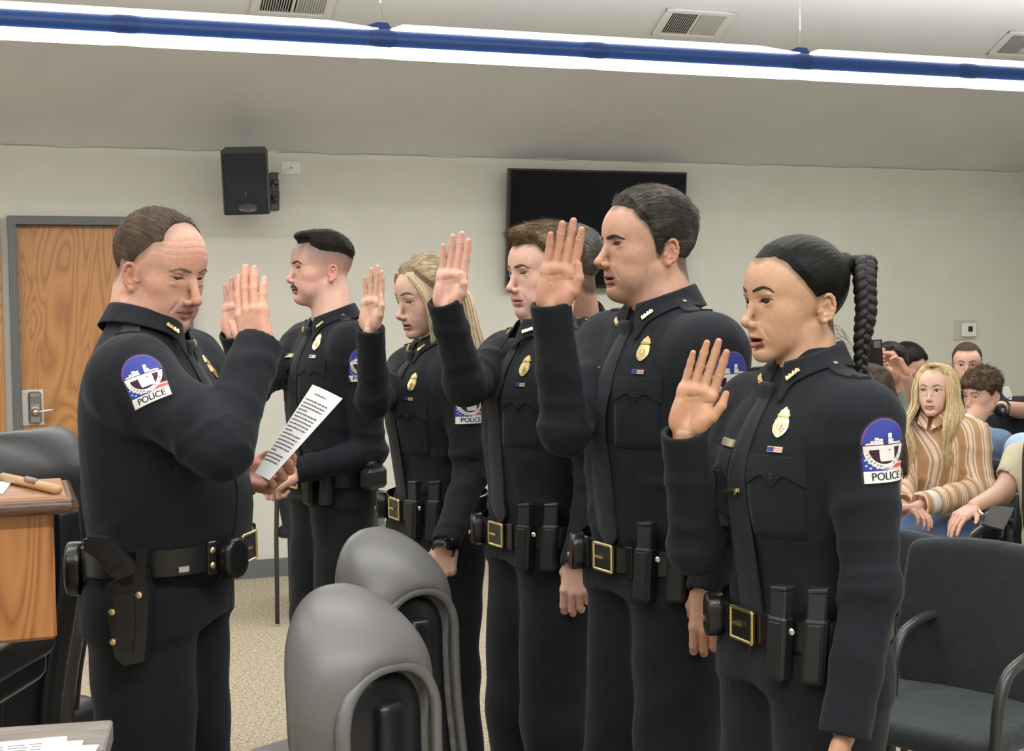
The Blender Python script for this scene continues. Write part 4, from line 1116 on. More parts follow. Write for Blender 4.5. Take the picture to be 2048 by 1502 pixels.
def patch(F, tree, c, n, up, sc=1.0, name='shoulder_patch'):
    n = unit(n); uy = unit(np.asarray(up, float)-n*np.dot(up, n)); ux = np.cross(uy, n)
    k = sc; mb = MB()
    S = lambda rows, off, m, cols=8: slab(mb, tree, c, ux, uy, n, [(a*k, b*k, d*k) for a, b, d in rows], cols, off, m, 2)
    dome = lambda a, t, b0: [(t*math.cos(i*math.pi/16)+b0, -a*math.sin(i*math.pi/16)-1e-4, a*math.sin(i*math.pi/16)+1e-4) for i in range(9)]
    S(dome(.0440, .0470, .012)+[(-.010, -.0425, .0440), (-.056, -.0420, .0455)], .0012, 0, 12)
    S(dome(.0415, .0440, .012), .0018, 1, 12)
    S(dome(.0385, .0405, .0125), .0021, 2, 12)
    # lower disc with the white ribbon round it
    dn = [(.010-.040*math.sin(i*math.pi/16), -.0405*math.cos(i*math.pi/16)-1e-4, .0405*math.cos(i*math.pi/16)+1e-4) for i in range(9)]
    S([(.004, -.0405, .0), (-.034, -.0385, .006)], .0023, 2)
    for i in range(3): S([(-.021-i*.0045, .004+i*.001, .0425), (-.0237-i*.0045, .003+i*.001, .043)], .0026, 4 if i == 1 else 5, 6)
    S([(-.0195, .004, .0425), (-.0345, .004, .043)], .0022, 4, 6)
    S(dn, .0028, 6, 12)
    S([(.010, -.0395, .0395), (.006, -.0395, .0395)], .0030, 3, 10)
    dn2 = [(.006-.028*math.sin(i*math.pi/16), -.0300*math.cos(i*math.pi/16)-1e-4, .0300*math.cos(i*math.pi/16)+1e-4) for i in range(9)]
    # ribbon as arc pieces
    V = []; N = 26
    for r_ in (.0300, .0388):
        for i in range(N+1):
            a = math.pi+math.pi*i/N; w = c+ux*(r_*math.cos(a))*k+uy*(.007+r_*math.sin(a)*.98)*k; h = hit(tree, w, n); V.append((h if h is not None else w)+n*.0031)
    mb.add(V, [(i, N+1+i, N+2+i, i+1) for i in range(N)], 6 if False else 3)
    S([(.0062, -.0295, .0295), (-.004, -.0285, .0285)], .0032, 6, 10)
    S([(.0068, -.0360, .0170), (.0030, -.0355, .0175)], .0034, 3, 8)
    S([(.0068, -.0120, .0170), (-.0010, -.0118, .0185), (-.0140, -.0100, .0190), (-.0175, -.0085, .0190)], .0035, 3, 8)
    S(oval(.0012, .0014, 5, .0075, .0015), .0040, 7, 4)
    S([(-.028, -.0045, .0070), (-.036, .0012, .0022)], .0036, 8, 4)
    # skyline
    S([(.0145, -.0340, -.0050), (.0115, -.0355, -.0040)], .0033, 3, 6); S([(.0150, .0060, .0320), (.0115, .0055, .0345)], .0033, 3, 6)
    for a, b, t in ((-.027, -.021, .0185), (-.0200, -.0135, .0235), (-.0130, -.0060, .0215), (.0050, .0120, .0300), (.0125, .0155, .0200)):
        S([(t, a, b), (.0140, a, b)], .0033, 3, 3)
        S([(t*.55+.014*.45, a+.001, b-.001), (t*.45+.014*.55, a+.001, b-.001)], .0036, 8, 3)
    for (a, b) in ((-.035, -.014), (-.029, -.019), (-.0335, -.0235), (-.0225, -.0235), (-.027, -.028), (-.0155, -.0285)):
        S(oval(.0020, .0019, 6, a, b), .0031, 9, 4)
    S([(-.0335, -.0380, .0425), (-.0535, -.0385, .0430)], .0036, 3, 10)
    text_on(mb, tree, c, ux, uy, n, 'POLICE', .0185*k, .0044, 7, c=(.0022*k, -.0433*k), bold=.0003)
    for i, chh in enumerate('ISAPAW'):
        a = math.pi*(1.115+i*.060); text_on(mb, tree, c, ux, uy, n, chh, .0068*k, .0038, 7, a+math.pi/2, (.0344*math.cos(a)*k, (.007+.0337*math.sin(a))*k))
    for i, chh in enumerate('XGA'):
        a = math.pi*(1.68+i*.09); text_on(mb, tree, c, ux, uy, n, chh, .0068*k, .0038, 7, a+math.pi/2, (.0344*math.cos(a)*k, (.007+.0337*math.sin(a))*k))
    return mb.build(name, [PD, PP, PB, WHITE, PR, PPK, PMA, PD, PG, PLB], F.root, org=F.base)
def badge(F, c, n, up, sc=1.0, name='badge', tree=None):
    tree = tree or F.shirt_tree
    n = unit(n); uy = unit(np.asarray(up, float)-n*np.dot(up, n)); ux = np.cross(uy, n); mb = MB()
    k = sc
    sh = [(.040, -.002, .002), (.034, -.008, .008), (.031, -.014, .014), (.024, -.0165, .0165), (.020, -.021, .021), (.013, -.0175, .0175), (.006, -.0225, .0225), (-.010, -.0255, .0255), (-.022, -.0215, .0215), (-.031, -.013, .013), (-.037, -.003, .003)]
    slab(mb, tree, c, ux, uy, n, [(a*k, b*k, d*k) for a, b, d in sh], 8, .004, 0, 2, th=.006)
    slab(mb, tree, c, ux, uy, n, [(.021*k, -.0165*k, .0165*k), (.0155*k, -.0175*k, .0175*k)], 6, .0058, 1, 2, th=.003)
    slab(mb, tree, c, ux, uy, n, oval(.0150*k, .0150*k, 8, 0, -.008*k), 8, .0056, 0, 1, th=.003)
    slab(mb, tree, c, ux, uy, n, oval(.0095*k, .0095*k, 8, 0, -.008*k), 8, .0064, 2, 1, th=.003)
    slab(mb, tree, c, ux, uy, n, [(-.001*k, -.004*k, .004*k), (-.010*k, -.005*k, .004*k), (-.015*k, -.002*k, .003*k)], 4, .0074, 0, 1, th=.003)
    o = mb.build(name, [GOLD, mat('badge banner', (.45, .38, .12), .35, .8), mat('badge seal', (.42, .25, .10), .4, .7)], F.root, org=F.base)
    o['label'] = 'gold badge with a round seal'; return o
def flagpin(F, c, n, up, sc=1.0):
    tree = F.shirt_tree; n = unit(n); uy = unit(np.asarray(up, float)-n*np.dot(up, n)); ux = np.cross(uy, n); mb = MB()
    slab(mb, tree, c, ux, uy, n, [(.0048, -.0165, .0165), (-.0048, -.0165, .0165)], 6, .0030, 3, 1)
    slab(mb, tree, c, ux, uy, n, [(.0040, -.0157, -.0015), (-.0040, -.0157, -.0015)], 4, .0036, 0, 1)
    slab(mb, tree, c, ux, uy, n, [(.0040, -.0015, .0157), (-.0040, -.0015, .0157)], 4, .0036, 1, 1)
    for b in (.0025, -.0005): slab(mb, tree, c, ux, uy, n, [(b, -.001, .0152), (b-.0012, -.001, .0152)], 4, .0040, 2, 1)
    mb.build('flag_pin', [mat('pin blue', (.03, .05, .25), .3), mat('pin silver white', (.75, .68, .66), .3, .3), mat('pin red', (.5, .10, .08), .3), GOLD], F.root, org=F.base)
def nameplate(F, c, n, up):
    tree = F.shirt_tree; n = unit(n); uy = unit(np.asarray(up, float)-n*np.dot(up, n)); ux = np.cross(uy, n); mb = MB()
    slab(mb, tree, c, ux, uy, n, [(.0065, -.030, .030), (-.0065, -.030, .030)], 5, .004, 0, 1)
    mb.build('name_plate', [mat('brushed brass plate', (.80, .72, .50), .38, .7)], F.root, org=F.base)
FLAPM = clothmat('navy flap wool', (0.0068, 0.0084, 0.0127), sheen=.08)
def flap(F, x, z, w=.064, h=.052, name='pocket', n=None):
    """chest pocket with scalloped flap and button; body-local x, z of the flap's top centre"""
    B = F.B; s = F.s; n = unit(n if n is not None else B[:3, 1]*.93+B[:3, 0]*np.sign(x)*.36); uy = B[:3, 2]; uy = unit(uy-n*(uy @ n)); ux = np.cross(uy, n)
    c = tw(B, [x*s, .10, z*s])
    mb = MB(); slab(mb, F.shirt_tree, c, ux, uy, n, [(-.004, -w*.96, w*.96), (-.145*s, -w*.92, w*.92)], 10, .0016, 0, 8)
    pk = mb.build(name, [FLAPM], F.root, smooth=True, org=F.base)
    mb = MB(); rows = []
    N = 20
    for i in range(N+1):
        t = -1+2*i/N; yb = -h*(.80+.20*abs(t)**3+.22*math.exp(-(t/.15)**2)-.16*math.exp(-((abs(t)-.42)/.26)**2)); rows.append((t*w, yb, 0.0))
    slab(mb, F.shirt_tree, c, ux, uy, n, rows, 8, .0052, 0, 1, swap=True, th=.005)
    autosmooth(mb.build('pocket_flap', [FLAPM], pk, org=F.base), 40)
    h_ = hit(F.shirt_tree, c+uy*(-h*.68), n)
    if h_ is not None:
        mb = MB(); mb.lathe([(.0060, 0), (.0062, .0015), (.0045, .0022), (.002, .0016)], h_+n*.0052, n, 14); mb.build('button', [BLACKP], pk, org=F.base)
    return pk
def tie(F, z0=1.475, z1=1.02, w0=.016, w1=.043, yoff=.004, swing=0.0):
    B = F.B; s = F.s; N = 46; V = []; last = -1; y_ = B[:3, 1]
    zs = [z0*s-(z0-z1)*s*i/N for i in range(N+1)]; ys = []
    for z in zs:
        h = hit(F.shirt_tree, tw(B, [0, .15, z]), y_, .5); ys.append(None if h is None else (h-B[:3, 3]) @ y_)
    g = [y for y in ys if y is not None]
    for i in range(len(ys)):
        if ys[i] is None: ys[i] = g[0] if i < N/2 else g[-1]
    ys = np.array(ys)
    for i in range(1, len(ys)): ys[i] = max(ys[i], ys[i-1]-.0015)
    k = np.ones(5)/5; ys = np.convolve(np.pad(ys, 2, 'edge'), k, 'valid')
    cols = 8
    for i, z in enumerate(zs):
        t = i/N; w = w0+(w1-w0)*min(1, t*1.15)**.8; 
        tipk = max(0, (t-.91)/.09); w *= (1-tipk*.97)
        if t < .035: w = .018
        for j in range(cols+1):
            a = -1+2*j/cols; c_ = .005*(1-a*a)
            V.append(tw(B, [a*w*s+swing*t, ys[i]+yoff+c_+.004*t*a*math.sin(t*5), z]))
        for j in range(cols, -1, -1):
            a = -1+2*j/cols; V.append(tw(B, [a*w*s+swing*t, ys[i]+yoff-.003, z]))
    n = 2*(cols+1)
    f = [(i*n+j, i*n+(j+1) % n, (i+1)*n+(j+1) % n, (i+1)*n+j) for i in range(N) for j in range(n)]+[tuple(range(n))[::-1], tuple(N*n+j for j in range(n))]
    o = obj('tie', np.array(V), f, TIEM, F.root, True, F.base); autosmooth(o, 50)
    # the knot
    def kn(p):
        q = tl(B, p); c = f32((0, ys[0]+.004, z0*s-.004)); q = q-c
        d = rbox(q, (0, 0, 0), (.017-.0, .010, .021), .008); return smax(d, np.abs(q[:, 0])-(.0135+.35*(q[:, 2]+.02)), .004)
    c = tw(B, [0, ys[0]+.004, z0*s]); v, f = mesh_sdf(kn, c-.045, c+.045, .0035)
    obj('tie_knot', v, f, TIEM, o, True, F.base)
    F.tie_y = ys; F.tie_z = zs
    return o
def tie_bar(F, z, w=.028):
    i = int(np.argmin(np.abs(np.array(F.tie_z)-z*F.s))); B = F.B
    mb = MB(); mb.box(tw(B, [.004, F.tie_y[i]+.0125, z*F.s]), (w, .0022, .0035), B[:3, :3] @ roty(.15), bev=.001); mb.lathe([(.006, 0), (.0065, .002), (.002, .003)], tw(B, [-.012, F.tie_y[i]+.014, z*F.s]), B[:3, 1], 12)
    mb.build('tie_bar', [GOLD], F.root, org=F.base)
def collar(F, c=None, tilt=.20, r=None, hb=.040, fall=.050, point=.085, ax=None, gap=.16, pins=True, m=None, zf=-.012, rx=1.0, pin_lab=None):
    """shirt collar: stand round the neck and the fall lying on the shoulders, points in front"""
    B = F.B; s = F.s; m = m or NAVY
    r = r or (F.q['neck']*F.q['s']+.0095)
    c = c if c is not None else tw(B, [0, -.018*s, F.prof[-1][0]-.022])
    up = unit(F.H[:3, 3]-F.H[:3, 1]*.03-F.H[:3, 2]*.05-F.nb) if ax is None else unit(ax)
    f_ = unit(B[:3, 1]-up*(B[:3, 1] @ up)); x_ = np.cross(f_, up)
    N = 64; rowsV = []; K = 9
    for i in range(N+1):
        a = gap+(2*math.pi-2*gap)*i/N          # from the front, round by the right
        ca, sa = math.cos(a), math.sin(a); back = (1-ca)/2
        fr = max(0.0, ca)**1.5
        rad = f_*ca*(1.04)+x_*sa*rx
        top = zf+(hb-zf)*back**1.15
        pt = math.exp(-((min(a, 2*math.pi-a)-gap)/.30)**2)       # how close to a point
        flen = fall+(point-fall)*pt
        P0_ = c+rad*(r-.004)+up*(top-.040); P1 = c+rad*(r-.002)+up*(top-.004); P2 = c+rad*(r+.002)+up*(top+.001)
        row = [P0_, P1, P2]
        for k in range(1, K+1):
            t = k/K; out = r+.004+(.014+.006*(1-fr))*t; dn = top-flen*t
            q = c+rad*out+up*dn
            if pt > .02: q = q+x_*np.sign(sa)*.016*pt*t+f_*.006*t*pt
            loc, nn, _, dist = F.shirt_tree.find_nearest(Vector(q))
            if loc is not None:
                loc = np.array(loc); nn = np.array(nn); sd = (q-loc) @ nn
                lim = .0045
                if sd < lim: q = q+nn*(lim-sd)
            row.append(q)
        rowsV.append(row)
    V = np.array(rowsV); nr = V.shape[1]
    # inner face of the fall
    A = V.reshape(-1, 3); f = [(i*nr+k, i*nr+k+1, (i+1)*nr+k+1, (i+1)*nr+k) for i in range(N) for k in range(nr-1)]
    f = [q[::-1] for q in f]
    o = obj('collar', A, f, m, F.root, True, F.base)
    md = o.modifiers.new('thickness', 'SOLIDIFY'); md.thickness = .0022; md.offset = -1
    F.collar_tree = BVHTree.FromPolygons([tuple(x) for x in A.tolist()], f)
    if pins:
        for sg in (1, -1):
            i = int(N*.085) if sg > 0 else N-int(N*.085)
            q = V[i, 3+5]; e1 = unit(V[i, 3+8]-V[i, 3+2]); e2 = unit(V[min(i+3, N), 8]-V[max(i-3, 0), 8])
            n = unit(np.cross(e1, e2)); n = n if n @ (q-c) > 0 else -n
            R = np.stack([unit(e2), unit(np.cross(n, e2)), n], 1)
            mb = MB()
            mb.box(q+n*.0035, (.0155, .0045, .0014), R, bev=.001)
            for t in (-.010, -.003, .004, .011): mb.box(q+n*.0052+R[:, 0]*t, (.0022, .0055, .0014), R @ rotz(.2 if t > 0 else -.15), bev=.0008)
            mb.build('collar_pin', [GOLD], o, org=F.base)
    return o
def epaulette(F, side, w=.024):
    B = F.B; s = F.s; S = F.sh[side]; sg = 1 if side == 'R' else -1
    a = tw(B, [sg*.062*s, -.012*s, ((S-B[:3, 3]) @ B[:3, 2])+.07]); b = S+B[:3, 0]*sg*.012*s
    ux = unit(b-a); n = unit(B[:3, 2]+B[:3, 0]*sg*.35); ux = unit(ux-n*(ux @ n)); uy = np.cross(n, ux)
    L = np.linalg.norm(b-a); o = (a+b)/2
    mb = MB(); rows = [(-L/2, -.002, .002), (-L/2+.016, -w*.72, w*.72), (L/2+.004, -w*1.12, w*1.12)]
    slab(mb, F.shirt_tree, o, ux, uy, n, rows, 8, .0050, 0, 8, swap=True, th=.007) if False else slab(mb, F.shirt_tree, o, uy, ux, n, rows, 8, .0050, 0, 8, th=.007)
    e = mb.build('epaulette', [FLAPM], F.root, org=F.base); autosmooth(e, 45)
    h = hit(F.shirt_tree, o-ux*(L/2-.018), n)
    if h is not None:
        mb = MB(); mb.lathe([(.0055, 0), (.0055, .0015), (.002, .003)], h+n*.005, n, 12); mb.build('button', [SILVER], e, org=F.base)
    return e
def belt(F, z, h=.0285, m=None, name='duty_belt', tilt=0.0, th=.006, off=.003, keepers=((-.5,), )):
    """band laid round the waist; F.bp(phi) gives a point on it, phi from the front towards the right hand"""
    B = F.B; s = F.s; N = 72; rad = np.zeros((N, 2)); zz = [z*s-h, z*s+h]
    for i in range(N):
        a = 2*math.pi*i/N; d = np.array([math.sin(a), math.cos(a)])
        for k in (0, 1):
            best = 0
            for dz in (-.006, .006):
                for tr in (F.torso_tree, F.trouser_tree):
                    if tr is None: continue
                    o = tw(B, [d[0]*.35, d[1]*.35, zz[k]+dz]); n = tw(B, [0, 0, zz[k]+dz])-o; n /= np.linalg.norm(n)
                    q = tr.ray_cast(Vector(o), Vector(n), .33)
                    if q[0] is not None:
                        r_ = .35-q[3]
                        if r_ < .24*s+.03: best = max(best, r_)
            rad[i, k] = best
    for k in (0, 1):
        x = rad[:, k]; x[x == 0] = np.median(x[x > 0])
        for _ in range(6): x[:] = np.maximum(x, (np.roll(x, 1)+np.roll(x, -1))/2*1.0)
        for _ in range(3): x[:] = (np.roll(x, 1)+2*x+np.roll(x, -1))/4
    rm = rad.max(1)
    V = []
    for i in range(N):
        a = 2*math.pi*i/N; d = np.array([math.sin(a), math.cos(a)])
        for (rr, zc) in ((rm[i]+off, -h), (rm[i]+off+th, -h+.002), (rm[i]+off+th, h-.002), (rm[i]+off, h)):
            V.append(tw(B, [d[0]*rr, d[1]*rr, z*s+zc+tilt*d[1]]))
    f = [(i*4+j, ((i+1) % N)*4+j, ((i+1) % N)*4+(j+1) % 4, i*4+(j+1) % 4) for i in range(N) for j in range(4)]
    o = obj(name, np.array(V), f, m or BLACKL, F.root, False, F.base); autosmooth(o, 50)
    def bp(phi, out=0.0, dz=0.0):
        t = (phi % (2*math.pi))/(2*math.pi)*N; i = int(t) % N; w = t-int(t)
        R_ = lambda k: rm[k % N]*1.0
        rr = R_(i)*(1-w)+R_(i+1)*w+off+th+out
        p = lambda ph, rr: tw(B, [math.sin(ph)*rr, math.cos(ph)*rr, z*s+dz+tilt*math.cos(ph)])
        pos = p(phi, rr); ra_ = R_(i-2)+off+th; rb_ = R_(i+3)+off+th
        tan = unit(p((i+3)*2*math.pi/N, rb_)-p((i-2)*2*math.pi/N, ra_)); up = B[:3, 2]; nn = unit(np.cross(tan, up))
        if nn @ (pos-tw(B, [0, 0, z*s])) < 0: nn = -nn
        return pos, np.stack([tan, nn, up], 1)
    F.bp = bp; F.belt_obj = o; F.belt_h = h
    return o
def buckle(F, phi=0.0, w=.036, h=.030):
    c, R = F.bp(phi, .004); mb = MB()
    mb.box(c, (w*.9, .003, h*.86), R, m=1, bev=.002)
    for sg in (1, -1):
        mb.box(c+R[:, 0]*sg*w+R[:, 1]*.002, (.0038, .0042, h), R, bev=.002); mb.box(c+R[:, 2]*sg*h*.95+R[:, 1]*.002, (w, .0042, .0034), R, bev=.002)
    mb.box(c+R[:, 1]*.006+R[:, 0]*.010, (.016, .002, .0028), R)
    mb.build('buckle', [GOLD, BLACKL], F.belt_obj, org=F.base)
def keeper(F, phi, snaps=None):
    c, R = F.bp(phi, .002); mb = MB(); mb.box(c, (.0105, .003, F.belt_h+.0045), R, bev=.002)
    if snaps:
        for dz in (-.015, .015): mb.lathe([(.0062, 0), (.0066, .002), (.003, .0038)], c+R[:, 1]*.003+R[:, 2]*dz, R[:, 1], 12, m=1)
    mb.build('belt_keeper', [BLACKL, GOLD], F.belt_obj, org=F.base)
MAGM = mat('grey magazine steel', (.030, .031, .034), .42, .3)
def mag_pouch(F, phi, n=2, w=.021, h=.058, dz=-.006, gap=.048):
    for k in range(n):
        c, R = F.bp(phi+(k-(n-1)/2)*gap/.15, .016, dz); R = R @ roty(-.06)
        mb = MB(); mb.box(c-R[:, 2]*.012, (w, .016, h), R, bev=.006)
        mb.box(c+R[:, 1]*.0165-R[:, 2]*.014, (w*.62, .002, h*.86), R, bev=.0015, m=0)
        p = mb.build('magazine_pouch', [BLACKP], F.belt_obj, org=F.base)
        mb = MB(); mb.box(c+R[:, 2]*(h+.004), (w*.80, .012, .030), R @ rotx(.0), bev=.003); mb.box(c+R[:, 2]*(h+.036)+R[:, 0]*.0, (w*.84, .0135, .004), R @ roty(.10), bev=.002)
        mb.build('magazine', [MAGM], p, org=F.base)
    c, R = F.bp(phi, .014, dz); mb = MB(); mb.lathe([(.0055, 0), (.006, .002), (.003, .0035)], c+R[:, 1]*.016+R[:, 2]*.022, R[:, 1], 12); mb.build('snap', [SILVER], F.belt_obj, org=F.base)
def round_pouch(F, phi, r=.034, dz=-.004, name='handcuff_case', brass=True):
    c, R = F.bp(phi, .012, dz)
    def fn(p):
        q = (p-f32(c)) @ f32(R); return smax(cap(q*f32((1, .0, 1)), (0, 0, .006), (0, 0, -.012), r, r), np.abs(q[:, 1])-.018, .010)
    v, f = mesh_sdf(fn, c-.07, c+.07, .005); p = obj(name, v, f, BLACKL, F.belt_obj, True, F.base)
    if brass:
        mb = MB(); mb.lathe([(.0065, 0), (.007, .002), (.003, .004)], c+R[:, 1]*.018-R[:, 2]*.012, R[:, 1], 12); mb.build('snap', [GOLD], p, org=F.base)
    return p
def dress(F, z=1.30, x=.092, zt=(1.475, 1.0), tw1=.043, pinx=None, badge_n=None, patch_at=None, fem=False, flw=.064, bx=None, bz=.058, pz=.012, npz=.012, npx=None, bsc=.68, bturn=.38):
    """what every officer's shirt carries; chest heights are in the figure's own metres"""
    global NEAR
    s = F.s; B = F.B; y = B[:3, 1]; r = B[:3, 0]; u = B[:3, 2]; NEAR = F
    collar(F)
    tie(F, *zt, w1=tw1)
    for sg in (1, -1): flap(F, sg*x, z, w=flw)
    for k in ('R', 'L'): epaulette(F, k)
    bx = bx or x
    badge(F, tw(B, [-bx*s, .10, (z+bz)*s]), y-r*bturn, u, bsc)
    flagpin(F, tw(B, [-(x)*s, .10, (z+pz)*s]), y-r*.30, u)
    nameplate(F, tw(B, [(npx or x*.72)*s, .10, (z+npz)*s]), y+r*.30, u)
    NEAR = None
    if patch_at is not None:
        c, n, up = patch_at; F.patch = patch(F, F.shirt_tree, c, n, up)
# ------------------------------------------------------------------ the officers
def hz(px, py, Z, z):
    """like P but with the height given"""
    p = P(px, py, Z); p[2] = z; return p
def facing(th, side=-1):
    a = math.radians(th); return camdir(side*math.sin(a), 0, math.cos(a))
def headframe(px, py, Z, th, side=-1, pitch=0.0, roll=0.0):
    a = math.radians(th); p = math.radians(pitch)
    f = camdir(side*math.sin(a)*math.cos(p), math.sin(p), math.cos(a)*math.cos(p))
    M = frame(f, unit(np.array([0, 0, 1.0])+camdir(1, 0, 0)*math.sin(math.radians(roll))), P(px, py, Z)); return M
def handf(n, d, pos):
    """n: where the palm faces, d: where the fingers point"""
    d = unit(d); n = unit(n-d*np.dot(n, d)); x = np.cross(n, d)
    M = np.eye(4); M[:3, 0] = x; M[:3, 1] = n; M[:3, 2] = d; M[:3, 3] = pos; return M
def arm(e, w, n, d, pose, th, k=1.0, back=.0):
    e = P(*e); w = P(*w); M = handf(camdir(*n), camdir(*d), w); M[:3, 3] = w-M[:3, 2]*back
    return (e, w, M, pose, th, k)
TH = TH_UP
C_L = np.array

# --- man with a grey-flecked crop, second from the right
def officer_grey():
    q = dict(s=1.045, hl=[(0, .080), (18, .078), (36, .070), (48, .050), (58, .034), (66, .010), (72, -.022), (80, -.028), (85, -.004), (92, .004), (104, .006), (114, -.012), (122, -.055), (150, -.085), (180, -.088)], scalp=.9, beard=.35, hairc=(.05, .045, .04), skin=(.56, .33, .235), lipc=(.36, .15, .12), blush=.75, fat=.35, nose=1.08, nosey=.003, open=.0032, lip=.8, neck=.060, iris=(.10, .07, .04), gaze=(-.30, 0), eye=.90)
    H = headframe(1293, 489, 3.1, 69, pitch=0)
    F = figure('officer with cropped grey-flecked hair, right hand raised, beside the woman with the black braid', hz(1312, 1100, 3.12, 0), facing(62), H, q, MAN, s=1.035, seed=5, group=None,
        arms={'R': arm((1130, 858, 3.0), (1103, 622, 2.93), (-.25, .05, .97), (.20, .97, .06), OPEN, TH_UP, 1.02),
              'L': arm((1470, 1010, 2.93), (1417, 1170, 2.88), (.15, 0, -.9), (-.02, -1, .05), RELAX, TH_IN, 1.0)}, vox=.0020)
    add_shirt(F, NAVY, cufflen=.012); add_trousers(F, NAVY)
    HG = flowhair('grey flecked dark hair', [(.30, (.010, .009, .008)), (.50, (.042, .037, .032)), (.70, (.16, .145, .125))])
    add_hair(F, HG, .013, .006, strand=.0005, clump=.0010, tufts=4500, tlen=.018, lift=.07)
    eyebrows(F.H, dict(F.q, brw=.0038), hairmat('dark brow hair', (.012, .010, .008), (.04, .03, .025), scale=400), F.root, F.base, shift=-.0058, arch=.0)
    B = F.B; S = F.sh['L']
    dress(F, 1.375, patch_at=(S+camdir(.35, 0, .9)*.05+C_L([0, 0, -.060]), camdir(.42, .12, .9), (0, 0, 1)))
    belt(F, 1.005, tilt=-.012); buckle(F, -.04); keeper(F, -.62); keeper(F, .5); mag_pouch(F, -1.02); round_pouch(F, .72); round_pouch(F, 2.2)
    return F
# --- woman with the black braid, at the right
def officer_braid():
    q = dict(s=.985, fem=1, wj=.93, brow=.2, lip=1.15, nose=.88, nosey=.002, neck=.049, open=.0045, hl=[(0, .078), (25, .079), (42, .066), (55, .044), (68, .022), (80, .002), (88, .002), (98, .006), (112, .002), (122, -.050), (150, -.085), (180, -.088)], scalp=.9, skin=(.55, .33, .215), lipc=(.33, .11, .095), blush=.25, hairc=(.012, .01, .01), iris=(.03, .015, .01), gaze=(-.28, -.12), lid=.0010, eye=.98, nlen=1.0)
    H = headframe(1588, 598, 2.6, 67, pitch=-2)
    F = figure('officer with a long black braid, right hand raised, nearest of the line', hz(1602, 1250, 2.62, 0), facing(67), H, q, WOMAN, s=1.003, seed=8, shoulder=(.166, 1.368),
        arms={'R': arm((1392, 1095, 2.66), (1369, 868, 2.58), (-.22, .02, .97), (.30, .95, .02), [(.12, .10, .06), (.03, .06, .04), (.02, .08, .05), (.06, .12, .06)], [(.022, .006, .024), (.042, .014, .048), (.052, .016, .074), (.053, .014, .098)], .96),
              'L': arm((1742, 1172, 2.41), (1690, 1462, 2.37), (-.9, 0, -.3), (-.06, -1, .05), RELAX, TH_IN, .95)}, vox=.0019)
    add_shirt(F, NAVY, sleeve=(.066, .050, .050, .042), shk=.07, wr=1.1); add_trousers(F, NAVY, w=.93)
    HB = flowhair('sleek black hair', [(.32, (.0012, .0011, .001)), (.55, (.004, .0036, .003)), (.78, (.012, .011, .010))], rough=.42, spec=.16, bmp=.3, vs=(170, 4, 30))
    # pulled back to a high tail
    tail = C_L((0, -.108, .060))
    def ex(d, p, s): return smin(d, ell(p, tail+C_L((0, -.006, 0)), (.026, .022, .024)), .018)
    def fl(p): 
        t = tail-p; return t
    add_hair(F, HB, .0065, .0045, strand=.00015, sdir=(0, .93, -.36), tufts=900, tlen=.024, lift=-.05, flow=fl, tw_=.0003, extra=ex)
    # the braid, three strands crossing
    tp = tw(H, tail*.985+C_L((0, -.02, .004)))
    path = [tp, tp+camdir(.55, .05, .2)*.030, P(1729, 560, 2.60), P(1733, 620, 2.58), P(1725, 680, 2.57), P(1722, 720, 2.57), P(1724, 772, 2.56)]
    pts = np.array(path); t = np.linspace(0, len(pts)-1, 90)
    c = np.stack([np.interp(t, range(len(pts)), pts[:, k]) for k in range(3)], 1)
    for _ in range(8): c[1:-1] = (c[:-2]+2*c[1:-1]+c[2:])/4
    L = np.concatenate([[0], np.cumsum(np.linalg.norm(np.diff(c, axis=0), axis=1))]); mb = MB()
    side = camdir(1, 0, 0); dep = camdir(0, 0, 1)
    strands = []
    for k in range(3):
        ph = L/.028*math.pi+k*2*math.pi/3
        w = np.interp(L, [0, .04, .16, L[-1]], [.008, .0115, .0100, .005])
        strands.append(c+side*(np.sin(ph)*w)[:, None]+dep*(np.sin(2*ph)*w*.55)[:, None])
    for k in range(3):
        w = np.interp(L, [0, .04, .16, L[-1]], [.013, .0130, .0105, .005]); mb.tube(strands[k], w, 12)
    rs = np.random.RandomState(3)
    for i in range(26):
        j = rs.randint(20, 85); a0 = c[j]; d = camdir(rs.uniform(-1, .3), rs.uniform(-.8, .3), rs.uniform(-.3, .3)); mb.tube([a0, a0+d*.012, a0+d*.02+C_L([0, 0, -.012])], [.0007, .0005, .0002], 4)
    BRM = flowhair('black braid hair', [(.32, (.0025, .0022, .002)), (.6, (.007, .006, .006)), (.8, (.02, .018, .016))], rough=.32, spec=.55)
    BRM = hairmat('braided black hair', (.0012, .0012, .0012), (.007, .006, .0055), .45, vs=(1, 1, .25), scale=420)
    o = mb.build('braid', BRM, F.root, True, F.base)
    mb = MB()     # wisps at the nape
    for i in range(14):
        a0 = tw(H, [rs.uniform(-.03, .01)-.01, -.078+rs.uniform(-.004, .004), -.060+rs.uniform(-.02, .01)]); d = camdir(rs.uniform(.1, 1), rs.uniform(-1, .1), rs.uniform(-.5, .5)); tt = np.linspace(0, 1, 8)[:, None]; mb.tube(a0+d*.026*tt+C_L([[0, 0, -.026]])*tt**2, np.linspace(.00045, .0002, 8), 4)
    mb.build('wisps', BRM, F.root, True, F.base)
    eyebrows(F.H, dict(F.q, brw=.0030), hairmat('fine black brow', (.012, .008, .006), (.04, .025, .018), scale=500), F.root, F.base, shift=.0005, arch=.0035)
    S = F.sh['L']
    dress(F, 1.305, x=.080, zt=(1.415, .93), tw1=.040, flw=.060, bz=.058, patch_at=(S+camdir(.2, 0, .9)*.05+camdir(1, 0, 0)*.006+C_L([0, 0, -.046]), camdir(.28, .05, .95), (-.04, 0, 1)))
    tie_bar(F, 1.235)
